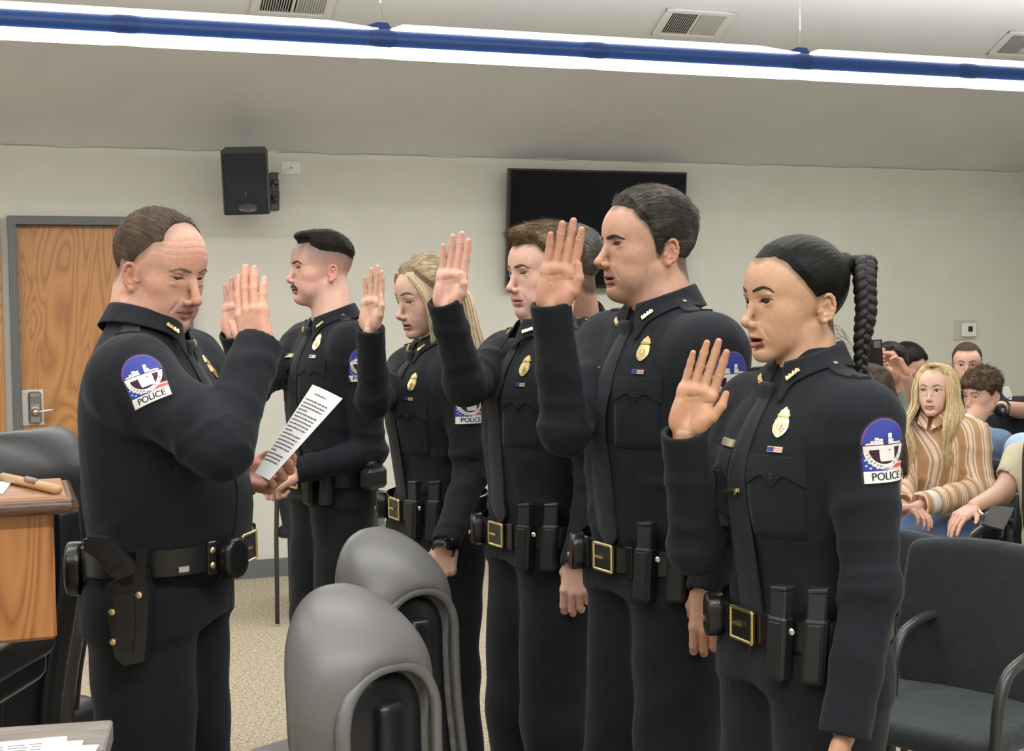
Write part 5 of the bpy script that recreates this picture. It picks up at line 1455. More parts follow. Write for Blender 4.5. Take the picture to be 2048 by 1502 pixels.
    belt(F, .998, tilt=-.012); buckle(F, .05); keeper(F, -.50); mag_pouch(F, -.92, gap=.052); round_pouch(F, .8); round_pouch(F, 2.3)
    hm, J = F.hands['R']; 
    return F
# --- man with swept brown hair, centre
def officer_quiff():
    q = dict(s=1.0, hl=[(0, .070), (20, .074), (38, .070), (50, .050), (60, .034), (68, .020), (74, -.012), (82, -.018), (88, .004), (96, .006), (106, .006), (116, -.012), (124, -.055), (150, -.075), (180, -.078)], scalp=.8, beard=.12, hairc=(.09, .06, .035), skin=(.70, .45, .37), lipc=(.46, .19, .17), blush=.85, fat=.2, nose=1.05, lip=.95, neck=.058, open=.001, iris=(.12, .14, .13), gaze=(-.25, -.15), lid=.0010)
    H = headframe(1088, 543, 3.65, 58, pitch=-3)
    F = figure('officer with swept brown hair, face beside the raised hand of the grey-haired officer', hz(1083, 1100, 3.68, 0), facing(62), H, q, MAN, s=1.0, seed=12,
        arms={'R': arm((932, 768, 3.52), (893, 620, 3.42), (-.30, .02, .95), (.17, .98, 0), OPEN, [(.020, .006, .024), (.038, .014, .046), (.040, .020, .070), (.032, .022, .092)], 1.0),
              'L': arm((1195, 960, 3.5), (1158, 1112, 3.43), (.2, 0, -.9), (-.1, -1, .05), RELAX, TH_IN, 1.0)}, vox=.0024)
    add_shirt(F, NAVY, cufflen=.022); add_trousers(F, NAVY)
    HQ = flowhair('brown swept hair', [(.30, (.025, .017, .010)), (.50, (.11, .075, .045)), (.70, (.30, .22, .13))])
    def ex(d, p, s): return smin(d, ell(p, (0, .062, .100), (.050, .030, .020))+.0015*np.sin(p[:, 0]*260+p[:, 1]*90), .02)
    add_hair(F, HQ, .019, .005, strand=.0009, clump=.0016, tufts=4500, tlen=.024, lift=.16, extra=ex, flow=lambda p: C_L([.25, .9, .3])*np.where(p[:, 2:3] > .06, 1, -1)+p*0)
    eyebrows(F.H, dict(F.q, brw=.0035), hairmat('brown brow hair', (.07, .04, .022), (.14, .09, .055), scale=400), F.root, F.base, shift=-.003, arch=.0015)
    dress(F, 1.365)
    belt(F, 1.0, tilt=-.012); buckle(F, -.05); keeper(F, -.5); mag_pouch(F, -1.0); round_pouch(F, .75); round_pouch(F, 2.3)
    return F
# --- blonde woman
def officer_blonde():
    q = dict(s=.98, fem=1, wj=.90, brow=.3, lip=1.15, nose=.96, neck=.046, open=.0015, hl=[(0, .080), (25, .078), (42, .062), (55, .040), (68, .020), (80, .002), (88, .006), (98, .016), (112, .010), (122, -.050), (150, -.080), (180, -.084)], scalp=.5, skin=(.66, .44, .34), lipc=(.42, .15, .14), blush=.55, hairc=(.30, .23, .13), iris=(.12, .12, .10), gaze=(-.2, -.55), lid=.0040, eye=.92, nlen=1.08, nosey=.002)
    H = headframe(854, 593, 4.12, 54, pitch=-10)
    F = figure('officer with a blonde ponytail and loose strands, eyes lowered, right hand raised', hz(872, 1100, 4.17, 0), facing(62), H, q, WOMAN, s=1.01, seed=15, shoulder=(.166, 1.368),
        arms={'R': arm((747, 800, 4.0), (741, 662, 3.9), (-.55, .02, .8), (.10, .99, 0), OPEN, TH_UP, .95),
              'L': arm((940, 950, 3.97), (893, 1082, 3.83), (-.2, -.1, -.95), (-.12, -1, .15), FIST, TH_IN, .95)}, vox=.0024)
    add_shirt(F, NAVY, sleeve=(.062, .047, .047, .038), cufflen=.004); add_trousers(F, NAVY, w=.93)
    BL = [(.30, (.13, .10, .06)), (.48, (.26, .205, .125)), (.68, (.52, .44, .30))]
    HB = flowhair('ash blonde hair', BL, vs=(120, 5, 30))
    tail = C_L((0, -.116, -.002))
    add_hair(F, HB, .013, .010, strand=.0005, sdir=(0, .98, .18), tufts=1800, tlen=.030, lift=.0, flow=lambda p: tail-p, tw_=.0008)
    rs = np.random.RandomState(5); mb = MB(); HS = hairmat('blonde strands', (.38, .29, .17), (.74, .63, .44), .42, vs=(1, 1, .12), scale=400, bmp=.12)
    for i in range(90):       # ponytail
        a = rs.uniform(0, 2*math.pi); r = rs.uniform(0, 1)**.5
        p0 = tw(H, tail); d = camdir(1, 0, 0); e = camdir(0, 0, 1)
        off = d*math.cos(a)*r+e*math.sin(a)*r
        pts = [p0+off*.008, p0+off*.016+camdir(.8, -.1, .1)*.022, P(948, 660, 4.16)+off*.022, P(958, 700, 4.15)+off*.024, P(965, 745, 4.14)+off*.018+C_L([0, 0, rs.uniform(-.03, .02)])]
        pts = np.array(pts); t = np.linspace(0, 4, 14); pts = np.stack([np.interp(t, range(5), pts[:, k]) for k in range(3)], 1)
        for _ in range(2): pts[1:-1] = (pts[:-2]+2*pts[1:-1]+pts[2:])/4
        mb.tube(pts, np.linspace(.0032, .0010, 14), 5)
    mb.build('ponytail', HS, F.root, True, F.base)
    mb = MB(); mb.lathe([(.012, -.006), (.017, -.004), (.017, .004), (.012, .006)], tw(H, tail+C_L((0, -.012, 0))), unit(camdir(1, -.4, 0)), 16); mb.build('hair_tie', BLACKP, F.root, True, F.base)
    mb = MB()
    for sg in (-1, 1):        # face-framing strands
        for i in range(44):
            j = rs.uniform(-.0045, .0045, 3)
            pl = [(sg*.036, .070, .082), (sg*.058, .062, .055), (sg*.070, .048, .010), (sg*.073, .040, -.035), (sg*.072, .040, -.080), (sg*.070, .042, -.115), (sg*.066, .044, -.150-rs.uniform(0, .03))]
            pts = tw(H, np.array(pl)*.98+j+np.array([0, 1, 0])*rs.uniform(-.010, .008)); 
            if sg > 0: pts = pts[:5]
            t = np.linspace(0, len(pts)-1, 16); pts = np.stack([np.interp(t, range(len(pts)), pts[:, k]) for k in range(3)], 1)
            for _ in range(3): pts[1:-1] = (pts[:-2]+2*pts[1:-1]+pts[2:])/4
            mb.tube(pts, np.linspace(.0019, .0006, 16), 4)
    mb.build('loose_strands', HS, F.root, True, F.base)
    eyebrows(F.H, F.q, hairmat('light brown brow', (.06, .035, .02), (.14, .09, .055), scale=500), F.root, F.base, shift=.003, arch=.002)
    S = F.sh['L']
    dress(F, 1.285, x=.080, zt=(1.415, .93), tw1=.040, flw=.060, patch_at=(S+camdir(.35, 0, .9)*.05+C_L([0, 0, -.085]), camdir(.38, .05, .92), (0, 0, 1)))
    belt(F, .985, tilt=-.012); buckle(F, .02); keeper(F, -.55); mag_pouch(F, -.95, gap=.05); round_pouch(F, .8)
    # watch on the left wrist
    e, w = F.arms['L'][0], F.arms['L'][1]; ax = unit(w-e); cc = w+ax*.024; n = unit(camdir(.35, .1, .95)-ax*np.dot(camdir(.35, .1, .95), ax))
    mb = MB(); x = np.cross(ax, n)
    ring = [cc+(n*math.cos(a)+x*math.sin(a))*.031 for a in np.linspace(0, 2*math.pi, 28)]
    mb.tube(ring, .010, 8, cap=False, flat=.25, up=ax) if False else None
    V = []; 
    for a in np.linspace(0, 2*math.pi, 28, endpoint=False):
        rad = n*math.cos(a)+x*math.sin(a)
        V += [cc+rad*.0290-ax*.010, cc+rad*.0325-ax*.010, cc+rad*.0325+ax*.010, cc+rad*.0290+ax*.010]
    mb.add(V, [(i*4+j, ((i+1) % 28)*4+j, ((i+1) % 28)*4+(j+1) % 4, i*4+(j+1) % 4) for i in range(28) for j in range(4)])
    wo = mb.build('watch', [BLACKP], F.root, True, F.base)
    mb = MB(); mb.lathe([(.019, 0), (.020, .004), (.020, .008), (.0165, .010), (.001, .0101)], cc+n*.031, n, 28); autosmooth(mb.build('watch_face', [mat('smoked glass watch', (.008, .008, .009), .15)], wo, org=F.base))
    return F
# --- man with the moustache, farthest of the line
def officer_moustache():
    q = dict(s=1.03, sfade=.062, hl=[(0, .078), (20, .080), (34, .082), (44, .070), (54, .062), (64, .056), (80, .052), (120, .046), (150, .030), (180, .020)], scalp=.93, spow=.8, beard=.10, hairc=(.05, .035, .03), skin=(.70, .43, .35), lipc=(.42, .17, .15), blush=1.0, fat=.35, nose=1.0, lip=.85, neck=.062, open=.002, iris=(.08, .08, .07), gaze=(-.3, 0), eye=.86)
    H = headframe(641, 536, 4.75, 66, pitch=0)
    F = figure('officer with flat-topped dark hair and a moustache, right hand raised', hz(664, 1100, 4.78, 0), facing(57), H, q, MAN, s=1.01, seed=19,
        arms={'R': arm((506, 778, 4.66), (464, 668, 4.52), (-.30, 0, .95), (.08, .99, 0), OPEN, TH_UP, 1.0),
              'L': arm((742, 905, 4.62), (592, 942, 4.50), (-.2, -.9, -.2), (-.75, -.42, .45), FIST, TH_IN, 1.0)}, vox=.0026)
    add_shirt(F, NAVY); add_trousers(F, NAVY)
    HM_ = flowhair('dark flat-top hair', [(.30, (.006, .005, .004)), (.52, (.018, .014, .011)), (.72, (.05, .04, .032))])
    def ex(d, p, s): return smin(d, ell(p, (0, .035, .105), (.052, .052, .018)), .015)
    add_hair(F, HM_, .013, .004, strand=.0004, tufts=2500, tlen=.010, lift=.25, extra=ex)
    BM = hairmat('dark brown brow', (.03, .018, .012), (.08, .05, .035), scale=400)
    eyebrows(F.H, dict(F.q, brw=.0038), BM, F.root, F.base, shift=-.003, arch=.002)
    s_ = F.q['s']
    def mus(P0):
        p = P0/s_; a = np.abs(p[:, 0]); pp = np.stack([a, p[:, 1]*0, p[:, 2]], 1)
        t = chain(pp, [(0, 0, -.0600), (.012, 0, -.0600), (.0225, 0, -.0650), (.0275, 0, -.0735)], [.0042, .0050, .0040, .0020])
        return np.maximum(head_sdf(P0, dict(F.q, ears=False))-.0030*s_+.0008*np.sin(p[:, 0]*900), np.maximum(t, .06-p[:, 1])*s_)
    v, f = mesh_sdf(mus, C_L((-.034, .06, -.085))*s_, C_L((.034, .115, -.05))*s_, .0012); obj('moustache', tw(H, v), f, BM, F.root, True, F.base)
    S = F.sh['L']
    dress(F, 1.385, patch_at=(S+camdir(.35, 0, .9)*.05+C_L([0, 0, -.06]), camdir(.38, .05, .92), (0, 0, 1)))
    belt(F, 1.0, tilt=-.01); buckle(F, .0); keeper(F, -.5); mag_pouch(F, -.9); round_pouch(F, .8)
    c, R = F.bp(-1.75, .03); mb = MB(); mb.box(c, (.045, .028, .035), R, bev=.012); mb.box(c+R[:, 2]*.045, (.03, .018, .02), R @ roty(.3), bev=.008)
    mb.build('taser_holster', [BLACKP], F.belt_obj, org=F.base)
    mb = MB(); mb.tube([c+R[:, 2]*.10+R[:, 0]*.01, c+R[:, 2]*.07, c+R[:, 2]*.065-R[:, 0]*.03, c+R[:, 2]*.03-R[:, 0]*.035], .007); mb.build('clip', [SILVER], F.belt_obj, True, F.base)
    return F
# --- hidden officer, only the back of the head and a shoulder show
def officer_hidden():
    q = dict(s=1.0, hl=[(0, .078), (34, .078), (54, .045), (74, -.01), (84, -.015), (90, .010), (104, .018), (116, -.012), (126, -.055), (150, -.078), (180, -.080)], scalp=.9, hairc=(.03, .025, .02), skin=(.55, .33, .25))
    H = headframe(1133, 532, 4.15, 110, pitch=0)
    F = figure('officer with slick dark hair seen from behind, mostly hidden by the officers in line', hz(1150, 1100, 4.25, 0), facing(75), H, q, MAN, s=1.0, seed=23, vox=.003,
        arms={'R': arm((1090, 800, 4.6), (1075, 690, 4.4), (-.9, 0, .1), (0, 1, 0), OPEN, TH_UP, 1.0), 'L': arm((1230, 950, 4.1), (1210, 1100, 4.0), (-.2, 0, -.9), (0, -1, 0), RELAX, TH_IN, 1.0)})
    add_shirt(F, NAVY, vox=.008); add_trousers(F, NAVY, vox=.01)
    HK = flowhair('wet dark hair', [(.30, (.008, .007, .006)), (.52, (.04, .035, .03)), (.70, (.22, .20, .17))], rough=.30, spec=.5)
    add_hair(F, HK, .013, .004, tufts=2500, tlen=.018, lift=.06, clump=.0015)
    collar(F, pins=False); F.trouser_tree and belt(F, 1.0)
    epaulette(F, 'L'); epaulette(F, 'R')
    return F
# --- the chief, who reads the oath, at the left
def officer_chief():
    q = dict(s=1.05, scut=.055, hl=[(0, .060), (25, .060), (40, .060), (52, .055), (60, .040), (72, .022), (80, .004), (88, .002), (96, .004), (108, .006), (118, -.010), (126, -.035), (150, -.060), (180, -.068)], scalp=.85, sfade=.016, beard=.30, hairc=(.10, .07, .052), skin=(.64, .37, .28), lipc=(.36, .16, .13), blush=1.0, fat=1.0, age=1.0, nose=1.14, nlen=1.12, nosey=.004, lip=.62, neck=.066, iris=(.08, .09, .09), gaze=(.25, -.45), lid=.0034, eye=.85, eary=.022, wj=1.04)
    H = headframe(320, 534, 2.93, 58, side=1, pitch=-15)
    F = figure('officer with thinning hair facing the line, holding a printed sheet, right hand raised', hz(318, 1100, 2.95, 0), facing(80, 1), H, q,
        [(.92, .175, .130, .140, 0), (.98, .175, .135, .130, 0), (1.03, .178, .158, .122, .0), (1.10, .185, .185, .120, 0), (1.18, .190, .190, .124, 0), (1.28, .195, .168, .126, -.004), (1.36, .196, .140, .122, -.008), (1.42, .184, .112, .112, -.010), (1.47, .140, .086, .090, -.016), (1.52, .078, .066, .070, -.02), (1.55, .058, .052, .058, -.02)],
        s=1.015, seed=27, shoulder=(.190, 1.425),
        arms={'R': arm((440, 893, 2.66), (511, 708, 2.78), (.50, -.1, -.86), (-.13, .92, -.36), [(.04, .08, .05), (.02, .05, .04), (.03, .08, .05), (.10, .12, .06)], TH_OUT, 1.02),
              'L': arm((375, 935, 3.17), (478, 950, 3.08), (.25, .55, .80), (.93, -.05, .35), [(.5, .6, .3), (.6, .7, .4), (.7, .8, .4), (.8, .8, .4)], [(.022, .004, .022), (.040, .010, .044), (.046, .022, .064), (.044, .034, .080)], 1.02)}, vox=.0020)
    F.humpr = .078
    sh = F.sh['R']; sh += camdir(1, 0, 0)*.045+C_L([0, 0, .0])
    add_shirt(F, NAVY, sleeve=(.078, .062, .060, .046), shk=.085, hem=.975*1.015, cufflen=.020); add_trousers(F, NAVY, w=1.0)
    HC = flowhair('thin brown grey hair', [(.30, (.030, .020, .014)), (.52, (.075, .050, .036)), (.72, (.17, .125, .09))])
    add_hair(F, HC, .0030, .0026, strand=.0002, tufts=3500, tlen=.010, lift=.05, extra=lambda d, p, s: smax(d, p[:, 1]-.058+.20*np.clip(p[:, 2]-.02, -.02, .1)+.005*noise3(p, 90), .004))
    eyebrows(F.H, F.q, hairmat('sandy brow', (.12, .08, .05), (.25, .18, .12), scale=400), F.root, F.base, shift=-.005, arch=.001)
    S = F.sh['R']; e = F.arms['R'][0]; ax = unit(S-e)
    global NEAR
    NEAR = F
    collar(F, hb=.040, fall=.046, r=.0745, c=tw(F.B, [0, -.012, F.prof[-1][0]-.022]))
    tie(F, 1.475, 1.03, w1=.045)
    for sg in (1, -1): flap(F, sg*.095, 1.37)
    for k in ('R', 'L'): epaulette(F, k)
    badge(F, tw(F.B, [-.09*F.s, .1, 1.43*F.s]), F.B[:3, 1]-F.B[:3, 0]*.3, F.B[:3, 2], .68); nameplate(F, tw(F.B, [.092*F.s, .1, 1.382*F.s]), F.B[:3, 1]+F.B[:3, 0]*.3, F.B[:3, 2])
    NEAR = None
    n = camdir(.12, .25, 1); up = unit(ax*.9+camdir(.25, .2, 0)*.1)
    patch(F, F.shirt_tree, S-ax*.050+n*.04+C_L([0, 0, .01]), n, unit(camdir(-.33, .94, 0)), .92)
    belt(F, 1.06, tilt=.006); buckle(F, .0); keeper(F, .62, True); keeper(F, -.6, True); keeper(F, 2.75)
    round_pouch(F, .38, brass=False); round_pouch(F, 2.45, r=.047, dz=-.018)
    # pistol in its holster on the right hip
    c, R = F.bp(1.42, .030, -.02); R = R if R[:, 0] @ camdir(1, 0, 0) > 0 else np.stack([-R[:, 0], R[:, 1], R[:, 2]], 1)
    xx, nn, zz = R[:, 0], R[:, 1], R[:, 2]
    mb = MB(); pts = lambda L_: np.array([c+xx*a+zz*b for a, b in L_])
    mb.prism([(-.034, -.005), (.040, .018), (.050, -.02), (.046, -.09), (.038, -.158), (-.002, -.166), (-.020, -.150), (-.032, -.07)], c-nn*.014, xx, zz, nn, .036)
    ho = autosmooth(mb.build('holster', [BLACKL], F.belt_obj, org=F.base))
    mb = MB(); mb.prism([(-.018, -.030), (.020, -.020), (.024, -.085), (.016, -.140), (-.004, -.140), (-.014, -.090)], c+nn*.020, xx, zz, nn, .005); mb.build('holster_panel', [BLACKP], ho, org=F.base)
    mb = MB(); mb.prism([(.026, .065), (.052, .060), (.046, .020), (.044, -.040), (.020, -.046), (.018, .000), (.030, .030)], c+nn*.018, xx, zz, nn, .006)
    mb.build('retention_strap', [BLACKL], ho, org=F.base)
    for a, b in ((.032, -.028), (-.022, -.060), (-.022, -.118)):
        mb = MB(); mb.lathe([(.0062, 0), (.0066, .002), (.003, .0035)], c+xx*a+zz*b+nn*.024, nn, 12); mb.build('snap', [GOLD], ho, org=F.base)
    mb = MB(); mb.prism([(-.066, .088), (-.030, .084), (.018, .030), (.030, -.004), (.002, -.012), (-.026, .012), (-.052, .044), (-.078, .062)], c-nn*.004, xx, zz, nn, .026)
    pg = mb.build('pistol', [mat('dark gunmetal', (.028, .029, .031), .42, .4)], ho, org=F.base); autosmooth(pg, 30)
    mb = MB(); mb.prism([(-.058, .074), (-.034, .072), (.000, .034), (-.022, .022), (-.052, .056)], c+nn*.0225, xx, zz, nn, .0015); mb.tube(pts([(.000, -.012), (.014, -.030), (.036, -.020), (.034, .0)]), .0035, 8); mb.build('grip_panel', [BLACKP], pg, org=F.base)
    # belt buckle strap details by the front
    for ph in (.92,):
        c2, R2 = F.bp(ph, .003); mb = MB(); mb.box(c2-R2[:, 2]*.014, (.012, .002, .007), R2, bev=.002); mb.build('steel_loop', [SILVER], F.belt_obj, org=F.base)
    return F
FIGS = {}
for nm, fn_ in (('chief', officer_chief), ('braid', officer_braid), ('grey', officer_grey), ('quiff', officer_quiff), ('blonde', officer_blonde), ('moustache', officer_moustache), ('hidden', officer_hidden)):
    if 'ONLY' in globals() and nm not in ONLY: continue
    FIGS[nm] = fn_()
# ------------------------------------------------------------------ furniture and loose things
LEATHER = mat('charcoal chair leather', (.15, .147, .148), .40, spec=.55, build=lambda nt, b: (bump(nt, b, noise(nt, coords(nt), 420, 2), .12, .002), None)[1])
LEATHERB = mat('black chair leather', (.022, .022, .025), .38, spec=.5, build=lambda nt, b: (bump(nt, b, noise(nt, coords(nt), 420, 2), .12, .002), None)[1])
PLAS = mat('black moulded plastic', (.012, .013, .018), .30, spec=.5)
def sm(F_, lo, hi, h, name, m, parent, org, rl=2, to=None):
    v, f = mesh_sdf(F_, lo, hi, h); v = relax(v, f, rl, .4)
    if to is not None: v = to(v)
    return obj(name, v, f, m, parent, True, org)
def office_chair(pos, face, label, group, m=LEATHER, bot=.45, top=1.10, w=.25, lean=.16, ex=2.25, rests=True, rolled=False):
    """high-backed leather conference chair; local y is forwards, the back stands at y<0"""
    root = empty('office_chair', pos, label, 'office chair', group)
    M = frame(face, (0, 0, 1), pos); to = lambda v: tw(M, v)
    z0 = .80 if rolled else (.74 if ex == 2.25 else .84)
    def arch(p, w_, top_, bot=.45):
        x, z = np.abs(p[:, 0]), p[:, 2]
        wl = w_*np.interp(z, [.40, .55, z0], [.86, .96, 1.0])
        k = np.where(z > z0, ((x/w_)**ex+(np.maximum(z-z0, 0)/(top_-z0))**ex)**(1/ex), x/wl)
        return np.maximum((k-1)*min(w_, top_-z0), bot-z)
    def yc(p):
        z = p[:, 2]
        if rolled: return -.31+1.75*np.maximum(z-.80, 0)**2+1.2*p[:, 0]**2-.35*np.minimum(z-.80, 0)**2
        return -.20-lean*(z-.45)+.03*np.cos((z-.5)*7)+1.5*p[:, 0]**2
    def back(p):
        z = p[:, 2]; head = np.exp(-((z-(top-.11))/.10)**2)
        y = p[:, 1]-yc(p)
        d = smax(arch(p, w, top, bot), np.abs(y+.010*head)-(.058+.022*head), .075)
        if rolled: d = smax(d, -np.maximum(arch(p, w*.66, top-.135, .2), .036-(yc(p)-p[:, 1])), .012)
        cr = np.sin(p[:, 0]*38+3*noise3(p, 7, 3)+z*8)
        return d-.003*(np.exp(-3*(1-cr))-.2)*np.exp(-((z-(top-.28))/.16)**2)
    sm(back, (-.34, -.55, .38), (.34, .02, top+.06), .008, 'backrest', m, root, pos, to=to)
    wi, ti = w*.66, top-.135
    sm(lambda p: smax(arch(p, wi*.96, ti-.015, .40), np.abs(p[:, 1]-yc(p)+(.036 if rolled else .064))-.014, .012), (-.30, -.55, .34), (.30, -.05, top), .008, 'back_shell', PLAS, root, pos, to=to)
    def welt(p):
        e = arch(p, wi+.012, ti, .38)
        return np.sqrt(e**2+(p[:, 1]-yc(p)+(.072 if rolled else .066))**2)-.013+np.maximum(.42-p[:, 2], 0)
    sm(welt, (-.32, -.55, .36), (.32, -.05, top+.02), .006, 'welt', m, root, pos, to=to)
    sm(lambda p: rbox(np.stack([p[:, 0], p[:, 1]-yc(p)+(.058 if rolled else .088), p[:, 2]-(.40+top-.20)/2], 1), (0, 0, 0), (.034, .016, (top-.20-.40)/2), .014), (-.06, -.55, .36), (.06, -.15, 1.06), .006, 'back_spine', PLAS, root, pos, to=to)
    sm(lambda p: rbox(p, (0, -.11, .45) if rolled else (0, .02, .47), (.22, .18, .055) if rolled else (.25, .25, .055), .05)+.01*np.exp(-((p[:, 0])/.2)**2)*(p[:, 2] > .5), (-.30, -.28, .38), (.30, .32, .56), .010, 'seat', m, root, pos, to=to)
    for sg in (-1, 1) if rests else ():
        mb = MB(); P_ = [(sg*.25, -.12, .46), (sg*.31, -.13, .50), (sg*.315, -.14, .62), (sg*.30, -.10, .675), (sg*.30, .10, .68), (sg*.31, .14, .62), (sg*.30, .12, .48), (sg*.25, .10, .46)]
        t = np.linspace(0, 7, 30); A = np.array(P_); A = np.stack([np.interp(t, range(8), A[:, k]) for k in range(3)], 1)
        for _ in range(2): A[1:-1] = (A[:-2]+2*A[1:-1]+A[2:])/4
        mb.tube(to(A), .017, 8); mb.build('armrest', PLAS, root, True, pos)
    mb = MB(); mb.tube(to(np.array([(0, 0, .42), (0, 0, .10)])), [.03, .035], 14)
    mb.build('gas_column', PLAS, root, True, pos)
    for k in range(5):
        a = k*2*math.pi/5+.3; e = np.array([math.cos(a)*.30, math.sin(a)*.30, .075])
        mb = MB(); mb.tube(to(np.array([(0, 0, .12), e*.5+[0, 0, .06], e])), [.030, .024, .016], 8)
        l = mb.build('leg', PLAS, root, True, pos)
        mb = MB(); mb.lathe([(.027, -.02), (.03, -.012), (.03, .012), (.027, .02)], tw(M, [e[0], e[1], .031]), M[:3, :3] @ np.array([-math.sin(a), math.cos(a), 0]), 14); mb.build('caster', PLAS, l, True, pos)
    return root
# the two grey leather chairs in front: (shared table row, seen from behind and the side)
def g0(px, Z): p = P(px, 1200, Z); p[2] = 0; return p
fc = camdir(-.93, 0, .36)
CF = camdir(-.74, 0, -.67)
office_chair(g0(738, 2.62)+CF*.31, CF, 'charcoal leather office chair seen from the side, nearest the camera', 'leather chairs before the officers', top=1.05, lean=.05, w=.160, ex=2.3, rests=False, rolled=True)
office_chair(g0(805, 3.30)+CF*.31, CF, 'charcoal leather office chair behind the nearest one, in front of the blonde officer', 'leather chairs before the officers', top=1.05, lean=.05, w=.160, ex=2.3, rests=False, rolled=True)
# black leather chair behind the dais, at the left edge
office_chair(g0(88, 3.60)+camdir(-.9, 0, -.44)*.25, camdir(-.9, 0, -.44), 'wide black leather chair behind the wooden desk at the left edge', None, LEATHERB, bot=.80, top=1.275, w=.22, lean=.05, ex=5.0, rests=False)

# ---- oak desk with a raised sloping top, papers, at the left edge
def corner(px, py, Z): return P(px, py, Z)
def desk():
    # front right corner edge at px 143; the top edge runs (0,1000)-(145,1030)
    c = P(132, 1020, 2.35); o = np.array([c[0], c[1], 0.0])
    ex = np.array([-1.0, 0, 0]); ez = np.array([0, 0, 1.0]); ey = np.array([0, 1.0, 0])
    zt = c[2]; zb = P(132, 1280, 2.35)[2]
    R = np.stack([ex, ey, ez], 1)
    t = empty('desk', o, 'oak-fronted desk at the left edge with a dark rounded top edge', 'desk')
    mb = MB(); mb.box(o+ex*.62+ey*.02+ez*(zt+zb)/2, (.60, .02, (zt-zb)/2), R, bev=.006); mb.build('front_panel', OAK2, t, org=o)
    mb = MB(); mb.box(o+ex*.045+ey*.17+ez*(zt+zb)/2, (.02, .15, (zt-zb)/2), R, bev=.004); mb.build('side_panel', OAK2, t, org=o)
    mb = MB(); a = o+ez*(zt+.012)
    ang = 0.0; Rt = R @ rotx(ang) if True else R
    mb.box(a+ex*.615+ey*.115+ez*.004, (.62, .13, .010), Rt, bev=.005); mb.build('top', OAKTOP, t, org=o)
    mb = MB(); p0 = a-ex*.008-ey*.018-ez*.003; mb.tube([p0, p0+ex*1.26], .0125, 14); mb.tube([p0+ex*.0, p0+ey*.14, p0+ey*.265], .0125, 14); autosmooth(mb.build('edge_moulding', DARKEDGE, t, org=o))
    mb = MB(); mb.box(o+ex*.95+ey*.16+ez*(zb/2), (.25, .10, zb/2), R); mb.build('plinth', mat('dark kick panel', (.02, .02, .022), .6), t, org=o)
    n = Rt[:, 2]; S = a+ey*.115+ez*.004+n*.0105
    # rail along the right of the top with a small rest
    mb = MB(); mb.tube([S+Rt[:, 0]*.098+Rt[:, 1]*.11+n*.008, S+Rt[:, 0]*.012-Rt[:, 1]*.11+n*.008], .0085, 12); r_ = mb.build('document_rail', mat('pale oak rail', (.52, .30, .16), .4), t, True, org=o)
    mb = MB(); q0 = S+Rt[:, 0]*.060-Rt[:, 1]*.005+n*.016; q1 = S+Rt[:, 0]*.045-Rt[:, 1]*.04+n*.015; mb.tube([q0, q1], .0055, 10); mb.build('rail_clip', mat('grey oak clip', (.26, .20, .16), .4), r_, True, org=o)
    # paper
    pa = empty  # noqa
    mb = MB(); c0 = S+Rt[:, 0]*.20+Rt[:, 1]*.00+n*.0015; mb.box(c0+Rt[:, 1]*.02, (.11, .080, .0012), Rt @ rotz(.1)); tag(mb.build('paper_sheet', [PAPER]), 'white sheet of paper lying on the sloping oak desk top', 'paper')
    return o, ex, ey
PAPER = mat('white paper', (.80, .80, .80), .6)
INK = mat('printed ink', (.10, .10, .11), .7)
desk()
# ---- black visitor chair seat below/behind the desk: dark padded seat in front of the floor
def low_seat():
    c = P(-262, 1322, 2.50); o = np.array([c[0], c[1], 0.0])
    M = frame(camdir(.1, 0, -1), (0, 0, 1), o)
    t = empty('visitor_chair', o, 'black chair tucked under the oak desk, its seat corner showing', 'chair')
    z = c[2]
    sm(lambda p: rbox(p, (0, 0, z-.005), (.26, .22, .034), .03), (-.30, -.26, z-.06), (.30, .26, z+.06), .009, 'seat', LEATHERB, t, o, to=lambda v: tw(M, v))
    sm(lambda p: smax(rbox(p, (0, -.0, z-.035), (.245, .21, .05), .03), p[:, 2]-z+.02, .01), (-.30, -.26, z-.11), (.30, .26, z+.02), .009, 'seat_shell', PLAS, t, o, to=lambda v: tw(M, v))
    sm(lambda p: rbox(p, (.075, -.12, z+.02), (.135, .030, .10), .025), (-.10, -.20, z-.12), (.26, -.05, z+.16), .009, 'side_panel', PLAS, t, o, to=lambda v: tw(M, v))
    mb = MB(); mb.tube(tw(M, [(0, 0, z-.06), (0, 0, .08)]), .03, 12); mb.build('column', PLAS, t, True, o)
    for k in range(5):
        a = k*2*math.pi/5; mb = MB(); mb.tube(tw(M, [(0, 0, .09), (math.cos(a)*.25, math.sin(a)*.25, .03)]), [.026, .016], 8); mb.build('leg', PLAS, t, True, o)
low_seat()
